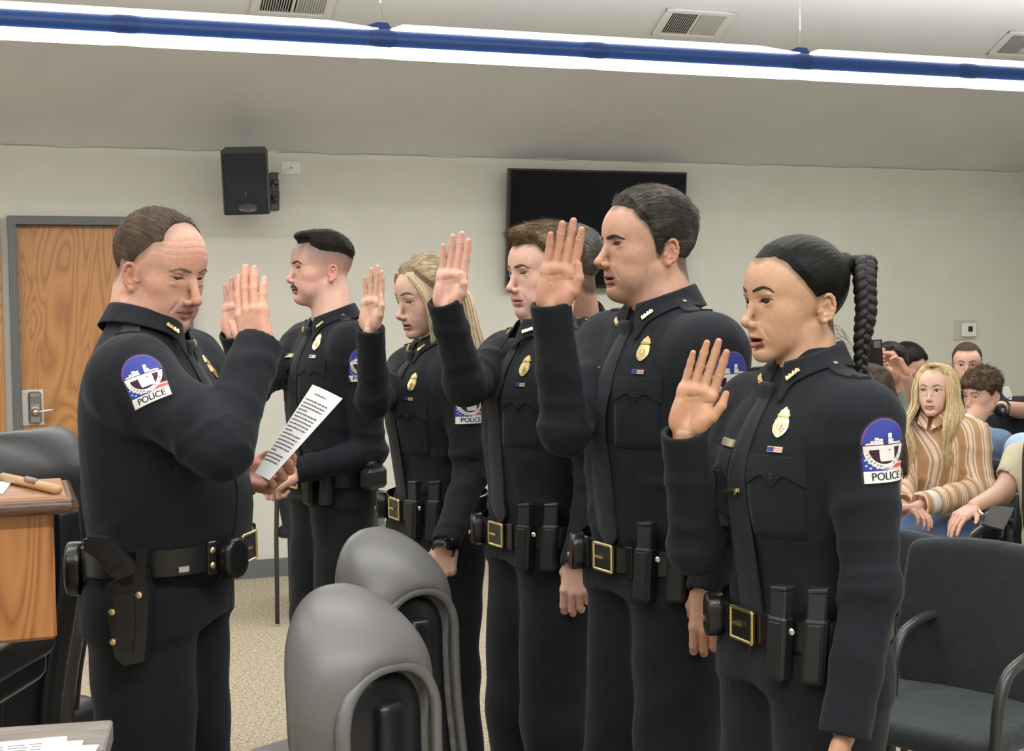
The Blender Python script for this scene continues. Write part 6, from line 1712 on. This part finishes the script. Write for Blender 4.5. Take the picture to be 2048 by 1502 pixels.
# ---- grey table corner at the bottom left with papers
def table():
    GREYW = mat('grey wood laminate', (.20, .185, .165), .35, build=lambda nt, b: nt.links.new(ramp(nt, noise(nt, coords(nt, (1.0, 9, 9)), 9, 4, .6), [(.3, (.14, .125, .11)), (.7, (.27, .25, .225))]), b.inputs['Base Color']))
    a = P(226, 1438, 1.90); z = a[2]
    d = P(208, 1502, 1.0)-CAM; b = CAM+d*((z-CAM[2])/d[2])
    d = P(-100, 1449, 1.0)-CAM; c = CAM+d*((z-CAM[2])/d[2])
    e1 = unit(b-a); e2 = unit(c-a); e2 = unit(e2-e1*(e2 @ e1)); up = np.array([0, 0, 1.0])
    o = np.array([a[0], a[1], 0.0]); t = empty('table', o, 'grey wood table, only its corner showing at the bottom left', 'table')
    R = np.stack([e1, e2, np.cross(e1, e2)], 1)
    mb = MB(); mb.box(a+e1*.45+e2*.70-up*.0155, (.45, .70, .015), R, bev=.003); mb.build('tabletop', GREYW, t, org=o)
    for (x, y) in ((.06, .06), (.84, .06), (.06, 1.34), (.84, 1.34)):
        mb = MB(); q = a+e1*x+e2*y; mb.tube([(q[0], q[1], z-.03), (q[0], q[1], 0)], .02, 10); mb.build('leg', PLAS, t, True, o)
    pa = P(183, 1490, 1.0)-CAM; pa = CAM+pa*((z-CAM[2])/pa[2])
    for i in range(3):
        mb = MB(); cc = pa+e2*(.14+.012*i)+e1*(.100-.006*i)+up*(.0012+.0014*i)
        Rp = R @ rotz(.10-.09*i); mb.box(cc, (.108, .140, .0006), Rp, m=0)
        if i == 2:
            rs = np.random.RandomState(1)
            for k in range(12):
                x = -.085+k*.011; y = -.11
                while y < .10:
                    L = rs.uniform(.008, .026); mb.box(cc+Rp[:, 0]*x+Rp[:, 1]*(y+L/2)+up*.0008, (.0016, L/2, .0001), Rp, m=1); y += L+.005
        tag(mb.build('paper_sheet', [PAPER, INK]), ['bottom white sheet of the papers on the grey table', 'middle white sheet of the papers on the grey table', 'printed top sheet of the papers on the grey table'][i], 'paper', 'papers on the grey table')
table()
# ---- the oath sheet in the left hand of the reader
def oath():
    A = P(508, 948, 3.00); B_ = P(625, 769, 3.10); C_ = P(685, 797, 2.93); D_c = P(538, 960, 2.84)
    n = unit(np.cross(B_-A, D_c-A)); n = n if n @ (CAM-A) > 0 else -n
    V = []; nu, nv = 10, 12
    for j in range(nv+1):
        for i in range(nu+1):
            u, v = i/nu, j/nv; V.append((A*(1-u)+D_c*u)*(1-v)+(B_*(1-u)+C_*u)*v+n*.010*math.sin(math.pi*u)*(1-v*.5))
    V = np.array(V); f = [(j*(nu+1)+i, j*(nu+1)+i+1, (j+1)*(nu+1)+i+1, (j+1)*(nu+1)+i) for j in range(nv) for i in range(nu)]
    m = MB(); N = len(V); m.add(np.concatenate([V, V-n*.0004]), f+[tuple(k+N for k in q)[::-1] for q in f])
    rim = [(i, i+1) for i in range(nu)]+[(nu+j*(nu+1), nu+(j+1)*(nu+1)) for j in range(nv)]
    m.add(np.concatenate([V, V-n*.0004]), [(a, b, b+N, a+N) for a, b in rim])
    def at(u, v): return (A*(1-u)+D_c*u)*(1-v)+(B_*(1-u)+C_*u)*v+n*(.010*math.sin(math.pi*u)*(1-v*.5)+.0006)
    rs = np.random.RandomState(9)
    rows = 21
    for k in range(rows):
        v = .93-k*.038
        if k == 1: continue
        u = .10 if k else .30; end = .88 if k else .70
        if k % 6 == 5: end = .5
        while u < end:
            L = min(rs.uniform(.03, .10), end-u+.001); pts = [at(u, v), at(u+L, v), at(u+L, v-.013), at(u, v-.013)]; m.add(pts, [(0, 1, 2, 3)], 1); u += L+.018
    tag(m.build('paper_sheet', [PAPER, INK]), 'printed oath sheet held out by the officer at the left', 'paper')
oath()

# ---- stacking chairs of the audience
FAB = clothmat('black chair fabric', (.018, .021, .023), 700, .12, .9, .25)
METAL = mat('black tube with worn sheen', (.06, .06, .062), .30, .4)
def stack_chair(pos, face, label, group=None, arms=True, top=.86, w=.245, vox=.010):
    root = empty('stacking_chair', pos, label, 'chair', group); M = frame(face, (0, 0, 1), pos); to = lambda v: tw(M, v)
    def back(p):
        z = p[:, 2]; yc = -.235-.16*(z-.5)+.8*p[:, 0]**2
        zc, hh = (top+.46)/2, (top-.46)/2
        q = np.stack([p[:, 0]/np.interp(z, [.46, .62, top], [.90, 1.0, .93]), p[:, 1]-yc, z-zc+.35*p[:, 0]**2*(z > zc)], 1)
        return rbox(q, (0, 0, 0), (w, .030, hh), .028)+.0
    d3 = lambda p: smax(back(p), np.sqrt((np.abs(p[:, 0])-0)**2*0+0)-1, .01)
    sm(back, (-.30, -.36, .42), (.30, -.10, top+.05), vox, 'backrest', FAB, root, pos, to=to)
    sm(lambda p: rbox(p, (0, .0, .455), (w+.005, .235, .032), .03), (-.30, -.28, .40), (.30, .28, .52), vox, 'seat', FAB, root, pos, to=to)
    for sg in (-1, 1):
        mb = MB(); A = np.array([(sg*.262, .22, .012), (sg*.264, .205, .44), (sg*.268, .20, .58), (sg*.27, .16, .655), (sg*.27, .06, .678), (sg*.268, -.10, .675), (sg*.262, -.24, .668), (sg*.255, -.262, .64)]) if arms else np.array([(sg*.25, .22, .012), (sg*.25, .20, .43), (sg*.25, -.20, .45)])
        t = np.linspace(0, len(A)-1, 40); A = np.stack([np.interp(t, range(len(A)), A[:, k]) for k in range(3)], 1)
        for _ in range(3): A[1:-1] = (A[:-2]+2*A[1:-1]+A[2:])/4
        mb.tube(to(A), .0155, 12); mb.build('armrest' if arms else 'side_frame', METAL, root, True, pos)
        mb = MB(); mb.tube(to(np.array([(sg*.245, -.27, .012), (sg*.25, -.225, .42), (sg*.238, -.262, .60), (sg*.232, -.30, .80)])), .0115, 10); mb.build('leg', METAL, root, True, pos)
    mb = MB(); mb.tube(to(np.array([(-.25, .18, .425), (.25, .18, .425)])), .010, 8); mb.build('crossbar', METAL, root, True, pos)
    return root
gc = lambda px, Z: g0(px, Z)
stack_chair(gc(1880, 3.75), camdir(-.72, 0, .69), 'empty black stacking chair with bent tube arms, nearest at the right edge', 'audience chairs', top=.90, w=.25, vox=.008)
stack_chair(gc(668, 7.15), camdir(-.0, 0, -1), 'black chair hidden behind the moustached officer, one leg showing', 'audience chairs', arms=False)
stack_chair(gc(1700, 4.20), camdir(-.72, 0, .69), 'empty black chair whose seat shows behind the nearest armchair', 'audience chairs')
# ------------------------------------------------------------------ the seated audience
def seat_legs(F, m, knee=.44, spread=.11, drop=True, vox=.012, thigh=.082, name='trousers', fwd=None, hip=None):
    s = F.s; B = F.B; hipz = .90*s; f_ = fwd if fwd is not None else np.array(B[:3, 1]) ; f_ = f_*[1, 1, 0]; f_ = unit(f_); r_ = unit(np.cross(f_, [0, 0, 1.0]))
    hp = tw(B, [0, 0, hipz]); K = []; segs = []
    for sg in (-1, 1):
        h = hp+r_*sg*.09*s; k = h+f_*knee*s+r_*sg*(spread-.09); k[2] = hp[2]-.02; a = k.copy(); a[2] = .09; a = a+f_*.02
        segs.append((h, k, a)); K.append(k)
    def fn(p):
        d = ell(p, hp+f_*.02+[0, 0, .02], (.19*s, .19*s, .12*s))
        for h, k, a in segs:
            d = smin(d, cap(p, h, k, thigh*s*1.08, thigh*s*.86), .05); d = smin(d, cap(p, k, a, thigh*s*.86, thigh*s*.66), .03)
        d = d-.004*noise3(p, 22, F.seed)
        return smax(d, .03-p[:, 2], .004)
    pts = np.array([q for t in segs for q in t]+[hp]); v, f = mesh_sdf(fn, pts.min(0)-.2, pts.max(0)+.2, vox); v = relax(v, f, 1, .4)
    obj(name, v, f, m, F.root, True, F.base)
    for h, k, a in segs:
        c = a*[1, 1, 0]+f_*.07
        def sf(p): 
            q = p-f32(c); u = q @ f32(f_); w = q @ f32(r_); return smax(ell(np.stack([w, u, q[:, 2]-.035], 1), (0, 0, 0), (.045, .13, .045)), .002-q[:, 2], .004)
        v, f = mesh_sdf(sf, c-[.2, .2, .02], c+[.2, .2, .12], .010); obj('shoe', v, f, SHOE, F.root, True, F.base)
def sitter(label, px, py, Z, th, q, prof, pitch=0, tth=None, s=1.0, seed=1, arms=None, shirt=None, sname='shirt', legs=None, vox=.0042, head_h=1.665, back=.0, roll=0, side=-1, cv=.009, sh=(.180, 1.43), short=False, lf=.0, **kw):
    H = headframe(px, py, Z, th, side=side, pitch=pitch, roll=roll)
    f_ = facing(tth if tth is not None else th*.8, side)
    hp = H[:3, 3]; base = np.array([hp[0], hp[1], 0.0])-f_*.03
    z0 = hp[2]-head_h*s
    F = figure(label, base, f_, H, q, prof, s=s, seed=seed, vox=vox, cloth_vox=cv, arms=arms, zoff=z0, shoulder=sh, group=kw.pop('group', None), lean_fwd=lf)
    add_shirt(F, shirt, name=sname, hem=.93*s, cuffs=False, short=short, **kw)
    if legs: seat_legs(F, legs)
    return F
def seat_under(F, label, off=.0, **kw):
    f_ = F.B[:3, 1]*[1, 1, 0]; p = F.base+unit(f_)*.06; return stack_chair(np.array([p[0], p[1], 0]), unit(f_), label, 'audience chairs', **kw)
def stripes(nt, b):
    v = coords(nt, (1, 1, .10), rot=(0, .25, .3))
    n = noise(nt, v, 6.0, 1, .3, .5); w = nt.nodes.new('ShaderNodeTexWave'); w.inputs['Scale'].default_value = 5.0; w.inputs['Distortion'].default_value = 4.0; w.inputs['Detail'].default_value = 1
    w.bands_direction = 'X'; nt.links.new(coords(nt, (1, .6, .12)), w.inputs['Vector'])
    nt.links.new(ramp(nt, w.outputs[0], [(.0, (.50, .29, .15)), (.38, (.55, .33, .18)), (.46, (.84, .68, .56)), (.62, (.88, .78, .68)), (.68, (.54, .32, .17)), (.88, (.58, .36, .20)), (.95, (.84, .66, .54))]), b.inputs['Base Color'])
STRIPE = mat('tan and cream striped cotton', (.5, .3, .15), .8, build=stripes)
JEANS = clothmat('blue denim', (.12, .20, .36), 500, .25, .85)
GREENM = clothmat('grey green tee', (.17, .21, .15), 500, .10, .9); POLO = clothmat('washed blue polo', (.13, .20, .32), 500, .3, .85); CREAM = clothmat('cream knit', (.66, .60, .42), 500, .06, .85)
BLACKC = clothmat('black cloth', (.012, .012, .014), 600, .1, .85); LBLUE = clothmat('light blue shirt', (.40, .55, .74), 500, .1, .8); WHITEC = clothmat('white collar cloth', (.75, .73, .70), 500, .05)
def long_hair(F, m, paths, n, r0, r1, jit, seed, name='long_hair', wave=.0, nseg=22):
    rs = np.random.RandomState(seed); mb = MB()
    for path in paths:
        A = np.array(path, float)
        for i in range(n):
            j = rs.normal(0, 1, 3)*jit; t = np.linspace(0, len(A)-1, nseg); c = np.stack([np.interp(t, range(len(A)), A[:, k]) for k in range(3)], 1)
            for _ in range(3): c[1:-1] = (c[:-2]+2*c[1:-1]+c[2:])/4
            g = np.linspace(0, 1, nseg)[:, None]; ph = rs.uniform(0, 1.2); endk = 1-rs.uniform(0, .15)
            c = c[:max(6, int(nseg*endk))]; g = g[:len(c)]
            c = c+j*(.3+g)+wave*g*np.stack([np.sin(g[:, 0]*11+ph+j[0]*30), np.cos(g[:, 0]*9+ph), 0*g[:, 0]], 1)
            mb.tube(tw(F.H, c*F.q['s']), np.linspace(r0, r1, len(c)), 5)
    return mb.build(name, m, F.root, True, F.base)
WSK = dict(fem=1, wj=.90, brow=.2, lip=1.15, nose=.90, neck=.046, s=.97)
def falling_hair(F, m, n, length, wave, r0, seed, phi=(38, 180), front=.06, name='long_hair', spread=1.0, sides=(-1, 1)):
    """locks from the parting down over the skull, past the shoulders"""
    rs = np.random.RandomState(seed); mb = MB(); nseg = 26
    for i in range(n):
        sg = sides[i % len(sides)]; ph = math.radians(rs.uniform(*phi)); d = np.array([sg*math.sin(ph), math.cos(ph), 0]); fr = max(0, math.cos(ph))
        y0 = .055-.13*(ph-phi[0]*math.pi/180)/math.pi; L = length*rs.uniform(.82, 1.05); k = rs.uniform(.97, 1.07)*spread
        o = np.array([0, -.012, 0])
        pts = [(sg*.004, y0+.018, .112), o+d*.050*k+[0, 0, .108], o+d*.082*k+[0, 0, .065], o+d*.096*k+[0, 0, .0], o+d*(.100*k)+[sg*.004, 0, -.07],
               o+d*.104*k+[sg*.004, front*.5*(fr+.3), -.14], o+d*.100*k+[sg*.006, front*(fr+.35), -.14-(L-.14)*.5], o+d*.092*k+[sg*.002, front*(fr+.45), -L]]
        A = np.array([np.asarray(q, float) for q in pts]); t = np.linspace(0, 7, nseg); c = np.stack([np.interp(t, range(8), A[:, j]) for j in range(3)], 1)
        for _ in range(3): c[1:-1] = (c[:-2]+2*c[1:-1]+c[2:])/4
        g = np.clip((t-2.5)/4.5, 0, 1)[:, None]; p0 = ph*1.3+rs.uniform(-.5, .5)
        c = c+wave*g*(d*np.sin(t*2.6+p0)[:, None]+np.array([d[1], -d[0], 0])*np.cos(t*2.3+p0)[:, None])+rs.normal(0, .003, 3)
        mb.tube(tw(F.H, c*F.q['s']), np.interp(t, [0, 1, 4, 7], [r0*.5, r0, r0*.9, r0*.3]), 5)
    return mb.build(name, m, F.root, True, F.base)
# --- blonde woman in the striped shirt
def blonde_sitter():
    q = dict(WSK, hl=HL_WOM, scalp=.3, skin=(.80, .54, .43), lipc=(.55, .22, .20), blush=.8, hairc=(.35, .27, .15), iris=(.12, .16, .18), gaze=(.25, 0), eye=.95)
    elbow = P(1935, 985, 5.95); 
    F = sitter('blonde person with long wavy hair in a tan striped shirt, seated', 1871, 780, 6.1, 32, q, WOMAN, pitch=2, tth=38, s=.97, seed=31, shirt=STRIPE, legs=JEANS, vox=.0034, head_h=1.575, sh=(.158, 1.375),
        arms={'R': (P(1800, 965, 6.1), P(1802, 1008, 5.75), handf(camdir(0, -1, 0), camdir(.5, -.2, .6), P(1802, 1008, 5.75)), RELAX, TH_IN, .95), 'L': (P(1958, 985, 6.0), P(1838, 1010, 5.72), handf(camdir(0, -1, .2), camdir(-.95, -.1, .2), P(1838, 1010, 5.72)), RELAX, TH_IN, .95)}, sleeve=(.070, .072, .072, .050), wr=2.0, cv=.007)
    HB = flowhair('golden hair', [(.30, (.16, .10, .045)), (.48, (.42, .29, .14)), (.66, (.78, .62, .36))], vs=(110, 6, 30))
    add_hair(F, HB, .010, .010, strand=.0008, sdir=(0, .35, -.94), tufts=0, vox=.0035,
             hl=[(0, .092), (20, .088), (40, .066), (55, .030), (68, -.01), (78, -.06), (90, -.09), (180, -.09)])
    HS = hairmat('golden strands', (.42, .28, .12), (.88, .72, .45), .42, vs=(1, 1, .15), scale=200, bmp=.1)
    falling_hair(F, HS, 760, .33, .020, .0030, 4, phi=(40, 178), front=.075)
    eyebrows(F.H, F.q, hairmat('brow fair', (.10, .06, .03), (.22, .15, .09), scale=300), F.root, F.base, h=.0014)
    # shirt collar and rolled white cuff
    for sg in (-1, 1):
        mb = MB(); a = tw(F.B, [sg*.012, .060, 1.435]); b = tw(F.B, [sg*.062, .02, 1.475]); c = tw(F.B, [sg*.055, .085, 1.385]); d = tw(F.B, [sg*.010, .100, 1.36]); n = F.B[:3, 1]*.004
        mb.add([a+n, b+n, c+n*3, d+n*3, a-n, b-n, c, d], [(0, 1, 2, 3), (7, 6, 5, 4), (0, 4, 5, 1), (1, 5, 6, 2), (2, 6, 7, 3), (3, 7, 4, 0)]); mb.build('shirt_collar', STRIPE, F.root, org=F.base)
    e, w = F.arms['L'][0], F.arms['L'][1]; u = unit(w-e); mb = MB(); mb.tube([w-u*.10, w-u*.085, w-u*.04, w-u*.03], [.046, .052, .052, .044], 16); mb.build('rolled_cuff', WHITEC, F.root, True, F.base)
    mb = MB(); c = tw(F.H, [-.078, -.008, -.050]); mb.lathe([(.002, -.004), (.008, -.003), (.008, .003), (.002, .004)], c, F.H[:3, 1], 12); mb.build('earring', SILVER, F.root, True, F.base)
    seat_under(F, 'black chair under the blonde person in the striped shirt', top=.88)
    return F
# --- person in the cream top at the right edge (head outside the frame)
def cream_sitter():
    q = dict(WSK, hl=HL_WOM, skin=(.66, .42, .32), hairc=(.06, .04, .03))
    w = P(1948, 1012, 5.15)
    F = sitter('person in a cream top at the right edge, one hand on the lap', 2120, 815, 5.35, 35, q, WOMAN, tth=40, s=.97, seed=33, shirt=CREAM, sname='top', legs=BLACKC, vox=.005, head_h=1.60, sh=(.168, 1.375), short=True, cv=.009,
        arms={'R': (P(2005, 985, 5.45), w, handf(camdir(0, -1, 0), camdir(-.75, -.35, .5), w), [(.3, .3, .2), (.3, .35, .2), (.35, .35, .2), (.4, .4, .2)], TH_OUT, .95), 'L': (P(2150, 1000, 5.2), P(2120, 1045, 4.95), handf(camdir(0, -1, 0), camdir(-.6, -.3, .5), P(2120, 1045, 4.95)), RELAX, TH_IN, .95)}, wr=1.2)
    # bare arm
    a = F.arms['R']
    def fn(p): return smin(cap(p, F.sh['R'], a[0], .046, .040), cap(p, a[0], a[1], .040, .025), .02)
    pts = np.array([F.sh['R'], a[0], a[1]]); v, f = mesh_sdf(fn, pts.min(0)-.07, pts.max(0)+.07, .008)
    obj('forearm', v, f, SKIN, F.body, True, F.base, col=np.tile(q['skin'], (len(v), 1)))
    HD = flowhair('dark brown hair', [(.3, (.012, .008, .006)), (.5, (.05, .03, .022)), (.7, (.12, .08, .055))])
    add_hair(F, HD, .014, .014, tufts=300, vox=.006, hl=[(0, .09), (40, .066), (68, -.01), (90, -.09), (180, -.09)])
    HS = hairmat('dark brown strands', (.02, .012, .010), (.11, .07, .05), .35, vs=(1, 1, .15), scale=260)
    falling_hair(F, HS, 420, .46, .004, .0032, 6, phi=(46, 178), front=.12, spread=1.1)
    seat_under(F, 'black chair under the person in the cream top')
    mb = MB(); c = P(1995, 1034, 5.0); M = frame(camdir(-.3, .5, .8), camdir(.25, 1, 0), c)
    mb.add(tw(M, [(-.03, 0, -.04), (.045, 0, -.04), (.03, .006, .035), (-.045, .006, .05), (-.03, -.02, -.04), (.045, -.02, -.04), (.03, -.010, .035), (-.045, -.010, .05)]), [(0, 1, 2, 3), (7, 6, 5, 4), (0, 4, 5, 1), (1, 5, 6, 2), (2, 6, 7, 3), (3, 7, 4, 0)])
    tag(mb.build('wallet', mat('dark brown leather', (.035, .028, .025), .35)), 'dark folded wallet on the lap of the person in the cream top', 'wallet')
    mb = MB(); mb.tube([P(1957, 1022, 5.0), P(1966, 1030, 4.98)], .007, 8); tag(mb.build('key_fob', SILVER, smooth=True), 'small shiny metal fob beside the dark wallet', 'key fob')
    return F
# --- boy in the blue polo
def boy():
    q = dict(s=.95, hl=[(0, .042), (25, .038), (45, .030), (60, .012), (75, -.01), (90, .008), (104, .018), (116, -.012), (126, -.055), (180, -.075)], skin=(.70, .44, .35), lipc=(.5, .2, .18), blush=1, brow=.5, nose=.9, neck=.050, gaze=(0, -.3), lid=.002)
    w = P(2030, 960, 6.4)
    F = sitter('young person with curly brown fringe in a blue polo with a white collar', 1963, 788, 6.75, 58, q, MAN, pitch=-7, tth=48, s=.90, seed=35, shirt=POLO, legs=BLACKC, head_h=1.665, short=True, lf=.12,
        arms={'L': (P(2010, 930, 6.6), w, handf(camdir(0, -1, 0), camdir(-.7, -.2, .5), w), RELAX, TH_IN, .95), 'R': (P(1925, 930, 6.9), P(1890, 990, 6.5), handf(camdir(0, -1, 0), camdir(-.5, 0, .7), P(1890, 990, 6.5)), RELAX, TH_IN, .95)})
    HC = flowhair('curly brown hair', [(.3, (.022, .014, .009)), (.5, (.085, .055, .035)), (.7, (.24, .17, .11))])
    rs = np.random.RandomState(8); cl = [(rs.uniform(-.07, .07), rs.uniform(-.08, .085)) for _ in range(34)]
    def ex(d, p, s):
        for a, b in cl:
            z = .031+.096*math.sqrt(max(.05, 1-(a/.088)**2-((b+.01)/.11)**2)); z = min(z, .125); z = max(z, .045)
            d = smin(d, sph(p, (a, b, z), .017), .012)
        return d+.0016*np.sin(p[:, 0]*420+9*noise3(p, 40))
    add_hair(F, HC, .020, .010, extra=ex, tufts=2500, tlen=.026, lift=.8, vox=.0035, strand=.001, tw_=.001)
    eyebrows(F.H, F.q, hairmat('brow boy', (.04, .025, .015), (.12, .08, .05), scale=300), F.root, F.base, h=.0015, shift=.001, arch=.001)
    o = collar(F, pins=False, m=WHITEC, fall=.035, point=.05, c=F.nb+[0, 0, .012], hb=.012, zf=-.012)
    seat_under(F, 'black chair under the young person in the blue polo')
# --- seated officer with cropped hair behind the boy
def officer_back(label, px, py, Z, th, seed, arms, hairm, q, pitch=-2):
    F = sitter(label, px, py, Z, th, q, MAN, pitch=pitch, s=.97, seed=seed, shirt=NAVY, legs=NAVY, head_h=1.665, arms=arms, cv=.010)
    add_hair(F, hairm, .006, .003, tufts=1200, tlen=.010, vox=.0045); eyebrows(F.H, F.q, hairmat('brow', (.03, .02, .015), (.08, .06, .04), scale=300), F.root, F.base, h=.0018)
    collar(F, pins=False); seat_under(F, 'black chair under '+label[:label.index(' in ')]+' near the back wall') if False else None
    return F
def back_row():
    q = dict(s=.99, hl=HL_MAN, scalp=.7, hairc=(.05, .035, .025), skin=(.68, .43, .34), blush=.8, wj=1.0, lip=.8)
    w = P(2003, 815, 7.0)
    F = officer_back('person with cropped brown hair in dark uniform behind the curly-haired youth', 1934, 728, 7.6, 18, 41,
        {'L': (P(2048, 826, 7.35), w, handf(camdir(-.3, -.9, 0), camdir(-.95, .1, .1), w), FIST, TH_IN, 1.0), 'R': (P(1880, 860, 7.4), P(1900, 900, 7.2), handf(camdir(0, -1, 0), camdir(.6, 0, .5), P(1900, 900, 7.2)), RELAX, TH_IN, 1.0)}, flowhair('cropped brown hair', [(.3, (.02, .013, .009)), (.6, (.08, .055, .038))]), q)
    # bare forearm laid over the chair back
    a = F.arms['L']; fn = lambda p: smin(cap(p, a[0]+camdir(.15, .0, 0)*.05, a[1], .052, .034), sph(p, a[0], .05), .02)
    v, f = mesh_sdf(fn, np.minimum(a[0], a[1])-.12, np.maximum(a[0], a[1])+.12, .009); obj('forearm', v, f, SKIN, F.body, True, F.base, col=np.tile((.68, .43, .34), (len(v), 1)))
    mb = MB(); c = P(2001, 820, 6.85); mb.lathe([(.006, -.02), (.026, -.015), (.034, 0), (.026, .015), (.008, .02)], c, camdir(.2, 0, 1), 20); mb.lathe([(.012, .016), (.010, .022), (.001, .023)], c, camdir(.2, 0, 1), 16, m=1)
    mb.build('watch', [BLACKP, mat('grey dial', (.25, .26, .28), .3)], F.root, True, F.base)
    f_ = camdir(-.35, 0, .94)
    stack_chair(g0(2008, 7.05), f_, 'black chair with a bare forearm laid over its back', 'audience chairs', top=1.02, w=.24)
    F2 = officer_back('person in dark uniform seated at the right edge, only a shoulder showing', 2098, 735, 7.2, 20, 43,
        {'R': (P(2030, 880, 7.2), P(2070, 930, 7.0), handf(camdir(0, -1, 0), camdir(.6, 0, .5), P(2070, 930, 7.0)), RELAX, TH_IN, 1.0)}, flowhair('cropped hair', [(.3, (.02, .013, .009)), (.6, (.08, .055, .038))]), dict(q))
    mb = MB(); slab(mb, F2.shirt_tree, P(2019, 787, 7.2), camdir(1, 0, 0), C_L([0, 0, 1.]), camdir(-.1, 0, 1), [(.035, -.012, .008), (.01, -.030, .018), (-.02, -.012, .030), (-.035, .012, .022)], 4, .006, 0, 2); mb.build('shirt_emblem', [WHITE], F2.root, org=F2.base)
    # light blue shirt at the edge
    F3 = sitter('person in a light blue shirt, only a sleeve showing at the right edge', 2128, 800, 6.1, 30, dict(s=1.0, skin=(.66, .42, .32), hl=HL_MAN), MAN, s=.97, seed=45, shirt=LBLUE, legs=JEANS, vox=.006, cv=.010,
        arms={'R': (P(2072, 940, 6.0), P(2110, 1000, 5.8), handf(camdir(0, -1, 0), camdir(.6, 0, .5), P(2110, 1000, 5.8)), RELAX, TH_IN, 1.0)})
    add_hair(F3, flowhair('brown hair plain', [(.3, (.03, .02, .012)), (.6, (.09, .06, .04))]), .010, .006, tufts=0, vox=.006)
# --- the group at the left of the audience
def phone_group():
    DK = flowhair('black short hair', [(.3, (.006, .005, .005)), (.6, (.022, .019, .017))], rough=.35)
    q = dict(s=1.0, hl=HL_MAN, scalp=.7, beard=.8, hairc=(.02, .015, .012), skin=(.66, .40, .31), blush=.9)
    w = P(1812, 752, 6.55); w2 = P(1730, 745, 6.6)
    F = sitter('person in a grey green tee holding up a phone with both hands', 1778, 733, 6.95, 42, q, MAN, pitch=4, s=.97, seed=51, shirt=GREENM, legs=BLACKC, short=True, wr=1.5,
        arms={'L': (P(1850, 850, 6.75), w, handf(camdir(-.75, -.2, .5), camdir(-.55, .80, .1), w), [(.5, .5, .3), (.35, .4, .3), (.35, .4, .3), (.5, .6, .3)], TH_OUT, 1.0),
              'R': (P(1700, 850, 6.8), w2, handf(camdir(.6, .3, -.6), camdir(.45, .8, 0), w2), [(.5, .7, .4)]*4, TH_UP, 1.0)})
    for k in ('L', 'R'):
        a = F.arms[k]; mid = F.sh[k]*.4+a[0]*.6; fn = lambda p, a=a, mid=mid: smin(cap(p, mid, a[0], .044, .042), cap(p, a[0], a[1], .042, .027), .02)
        v, f = mesh_sdf(fn, np.minimum(np.minimum(a[0], a[1]), mid)-.07, np.maximum(np.maximum(a[0], a[1]), mid)+.07, .008); obj('forearm', v, f, SKIN, F.body, True, F.base, col=np.tile(q['skin'], (len(v), 1)))
    add_hair(F, DK, .012, .006, tufts=1000, vox=.0045)
    eyebrows(F.H, F.q, hairmat('black brow', (.01, .008, .006), (.03, .02, .015), scale=300), F.root, F.base, h=.0018)
    c = P(1749, 706, 6.50); R = frame(camdir(-.25, .05, .97), unit(camdir(-.06, 1, 0)), c)[:3, :3]
    ph = empty('phone', c, 'black phone held up beside the end of the braid', 'phone')
    mb = MB(); mb.box(c, (.037, .0045, .062), R, bev=.004); mb.build('case', mat('black glass phone', (.01, .01, .012), .1), ph, org=c)
    mb = MB(); mb.box(c+R @ C_L([-.014, .0062, .038]), (.016, .0022, .016), R, bev=.002); mb.build('camera_bump', mat('grey camera glass', (.12, .12, .13), .2), ph, org=c)
    seat_under(F, 'black chair under the person with the phone')
    # black-haired person behind
    q2 = dict(q, skin=(.60, .36, .27), beard=.5)
    F2 = sitter('black-haired person with head bowed behind the raised phone', 1815, 728, 8.3, 75, q2, MAN, pitch=-35, s=.97, seed=53, shirt=BLACKC, legs=BLACKC, side=1,
        arms={'R': (P(1800, 900, 8.1), P(1840, 940, 7.9), handf(camdir(0, -1, 0), camdir(.6, 0, .5), P(1840, 940, 7.9)), RELAX, TH_IN, 1.0)})
    add_hair(F2, DK, .014, .008, tufts=1500, vox=.0045)
    # long brown hair seen from behind the braid
    q3 = dict(WSK, hl=HL_WOM, skin=(.66, .44, .35))
    F3 = sitter('person with long straight brown hair seen from behind, beside the nearest officer', 1732, 790, 5.5, 128, q3, WOMAN, pitch=-8, s=.97, seed=55, shirt=BLACKC, legs=BLACKC, head_h=1.575, sh=(.165, 1.375), arms={'L': (P(1770, 960, 5.4), P(1720, 1010, 5.2), handf(camdir(0, -1, 0), camdir(-.6, 0, .5), P(1720, 1010, 5.2)), RELAX, TH_IN, .95)})
    HB = flowhair('straight brown hair', [(.3, (.02, .014, .010)), (.5, (.06, .042, .032)), (.7, (.14, .105, .08))])
    add_hair(F3, HB, .014, .014, tufts=0, vox=.0045, sdir=(0, .3, -.95), hl=[(0, .09), (40, .066), (60, .0), (78, -.06), (90, -.09), (180, -.09)])
    HS = hairmat('brown straight strands', (.025, .018, .013), (.13, .095, .07), .4, vs=(1, 1, .15), scale=260)
    falling_hair(F3, HS, 420, .34, .003, .0032, 9, phi=(60, 180), front=-.02)
for nm, fn_ in (('blonde_sitter', blonde_sitter), ('cream', cream_sitter), ('boy', boy), ('back', back_row), ('phone', phone_group)):
    if 'ONLY' in globals() and nm not in ONLY: continue
    fn_()
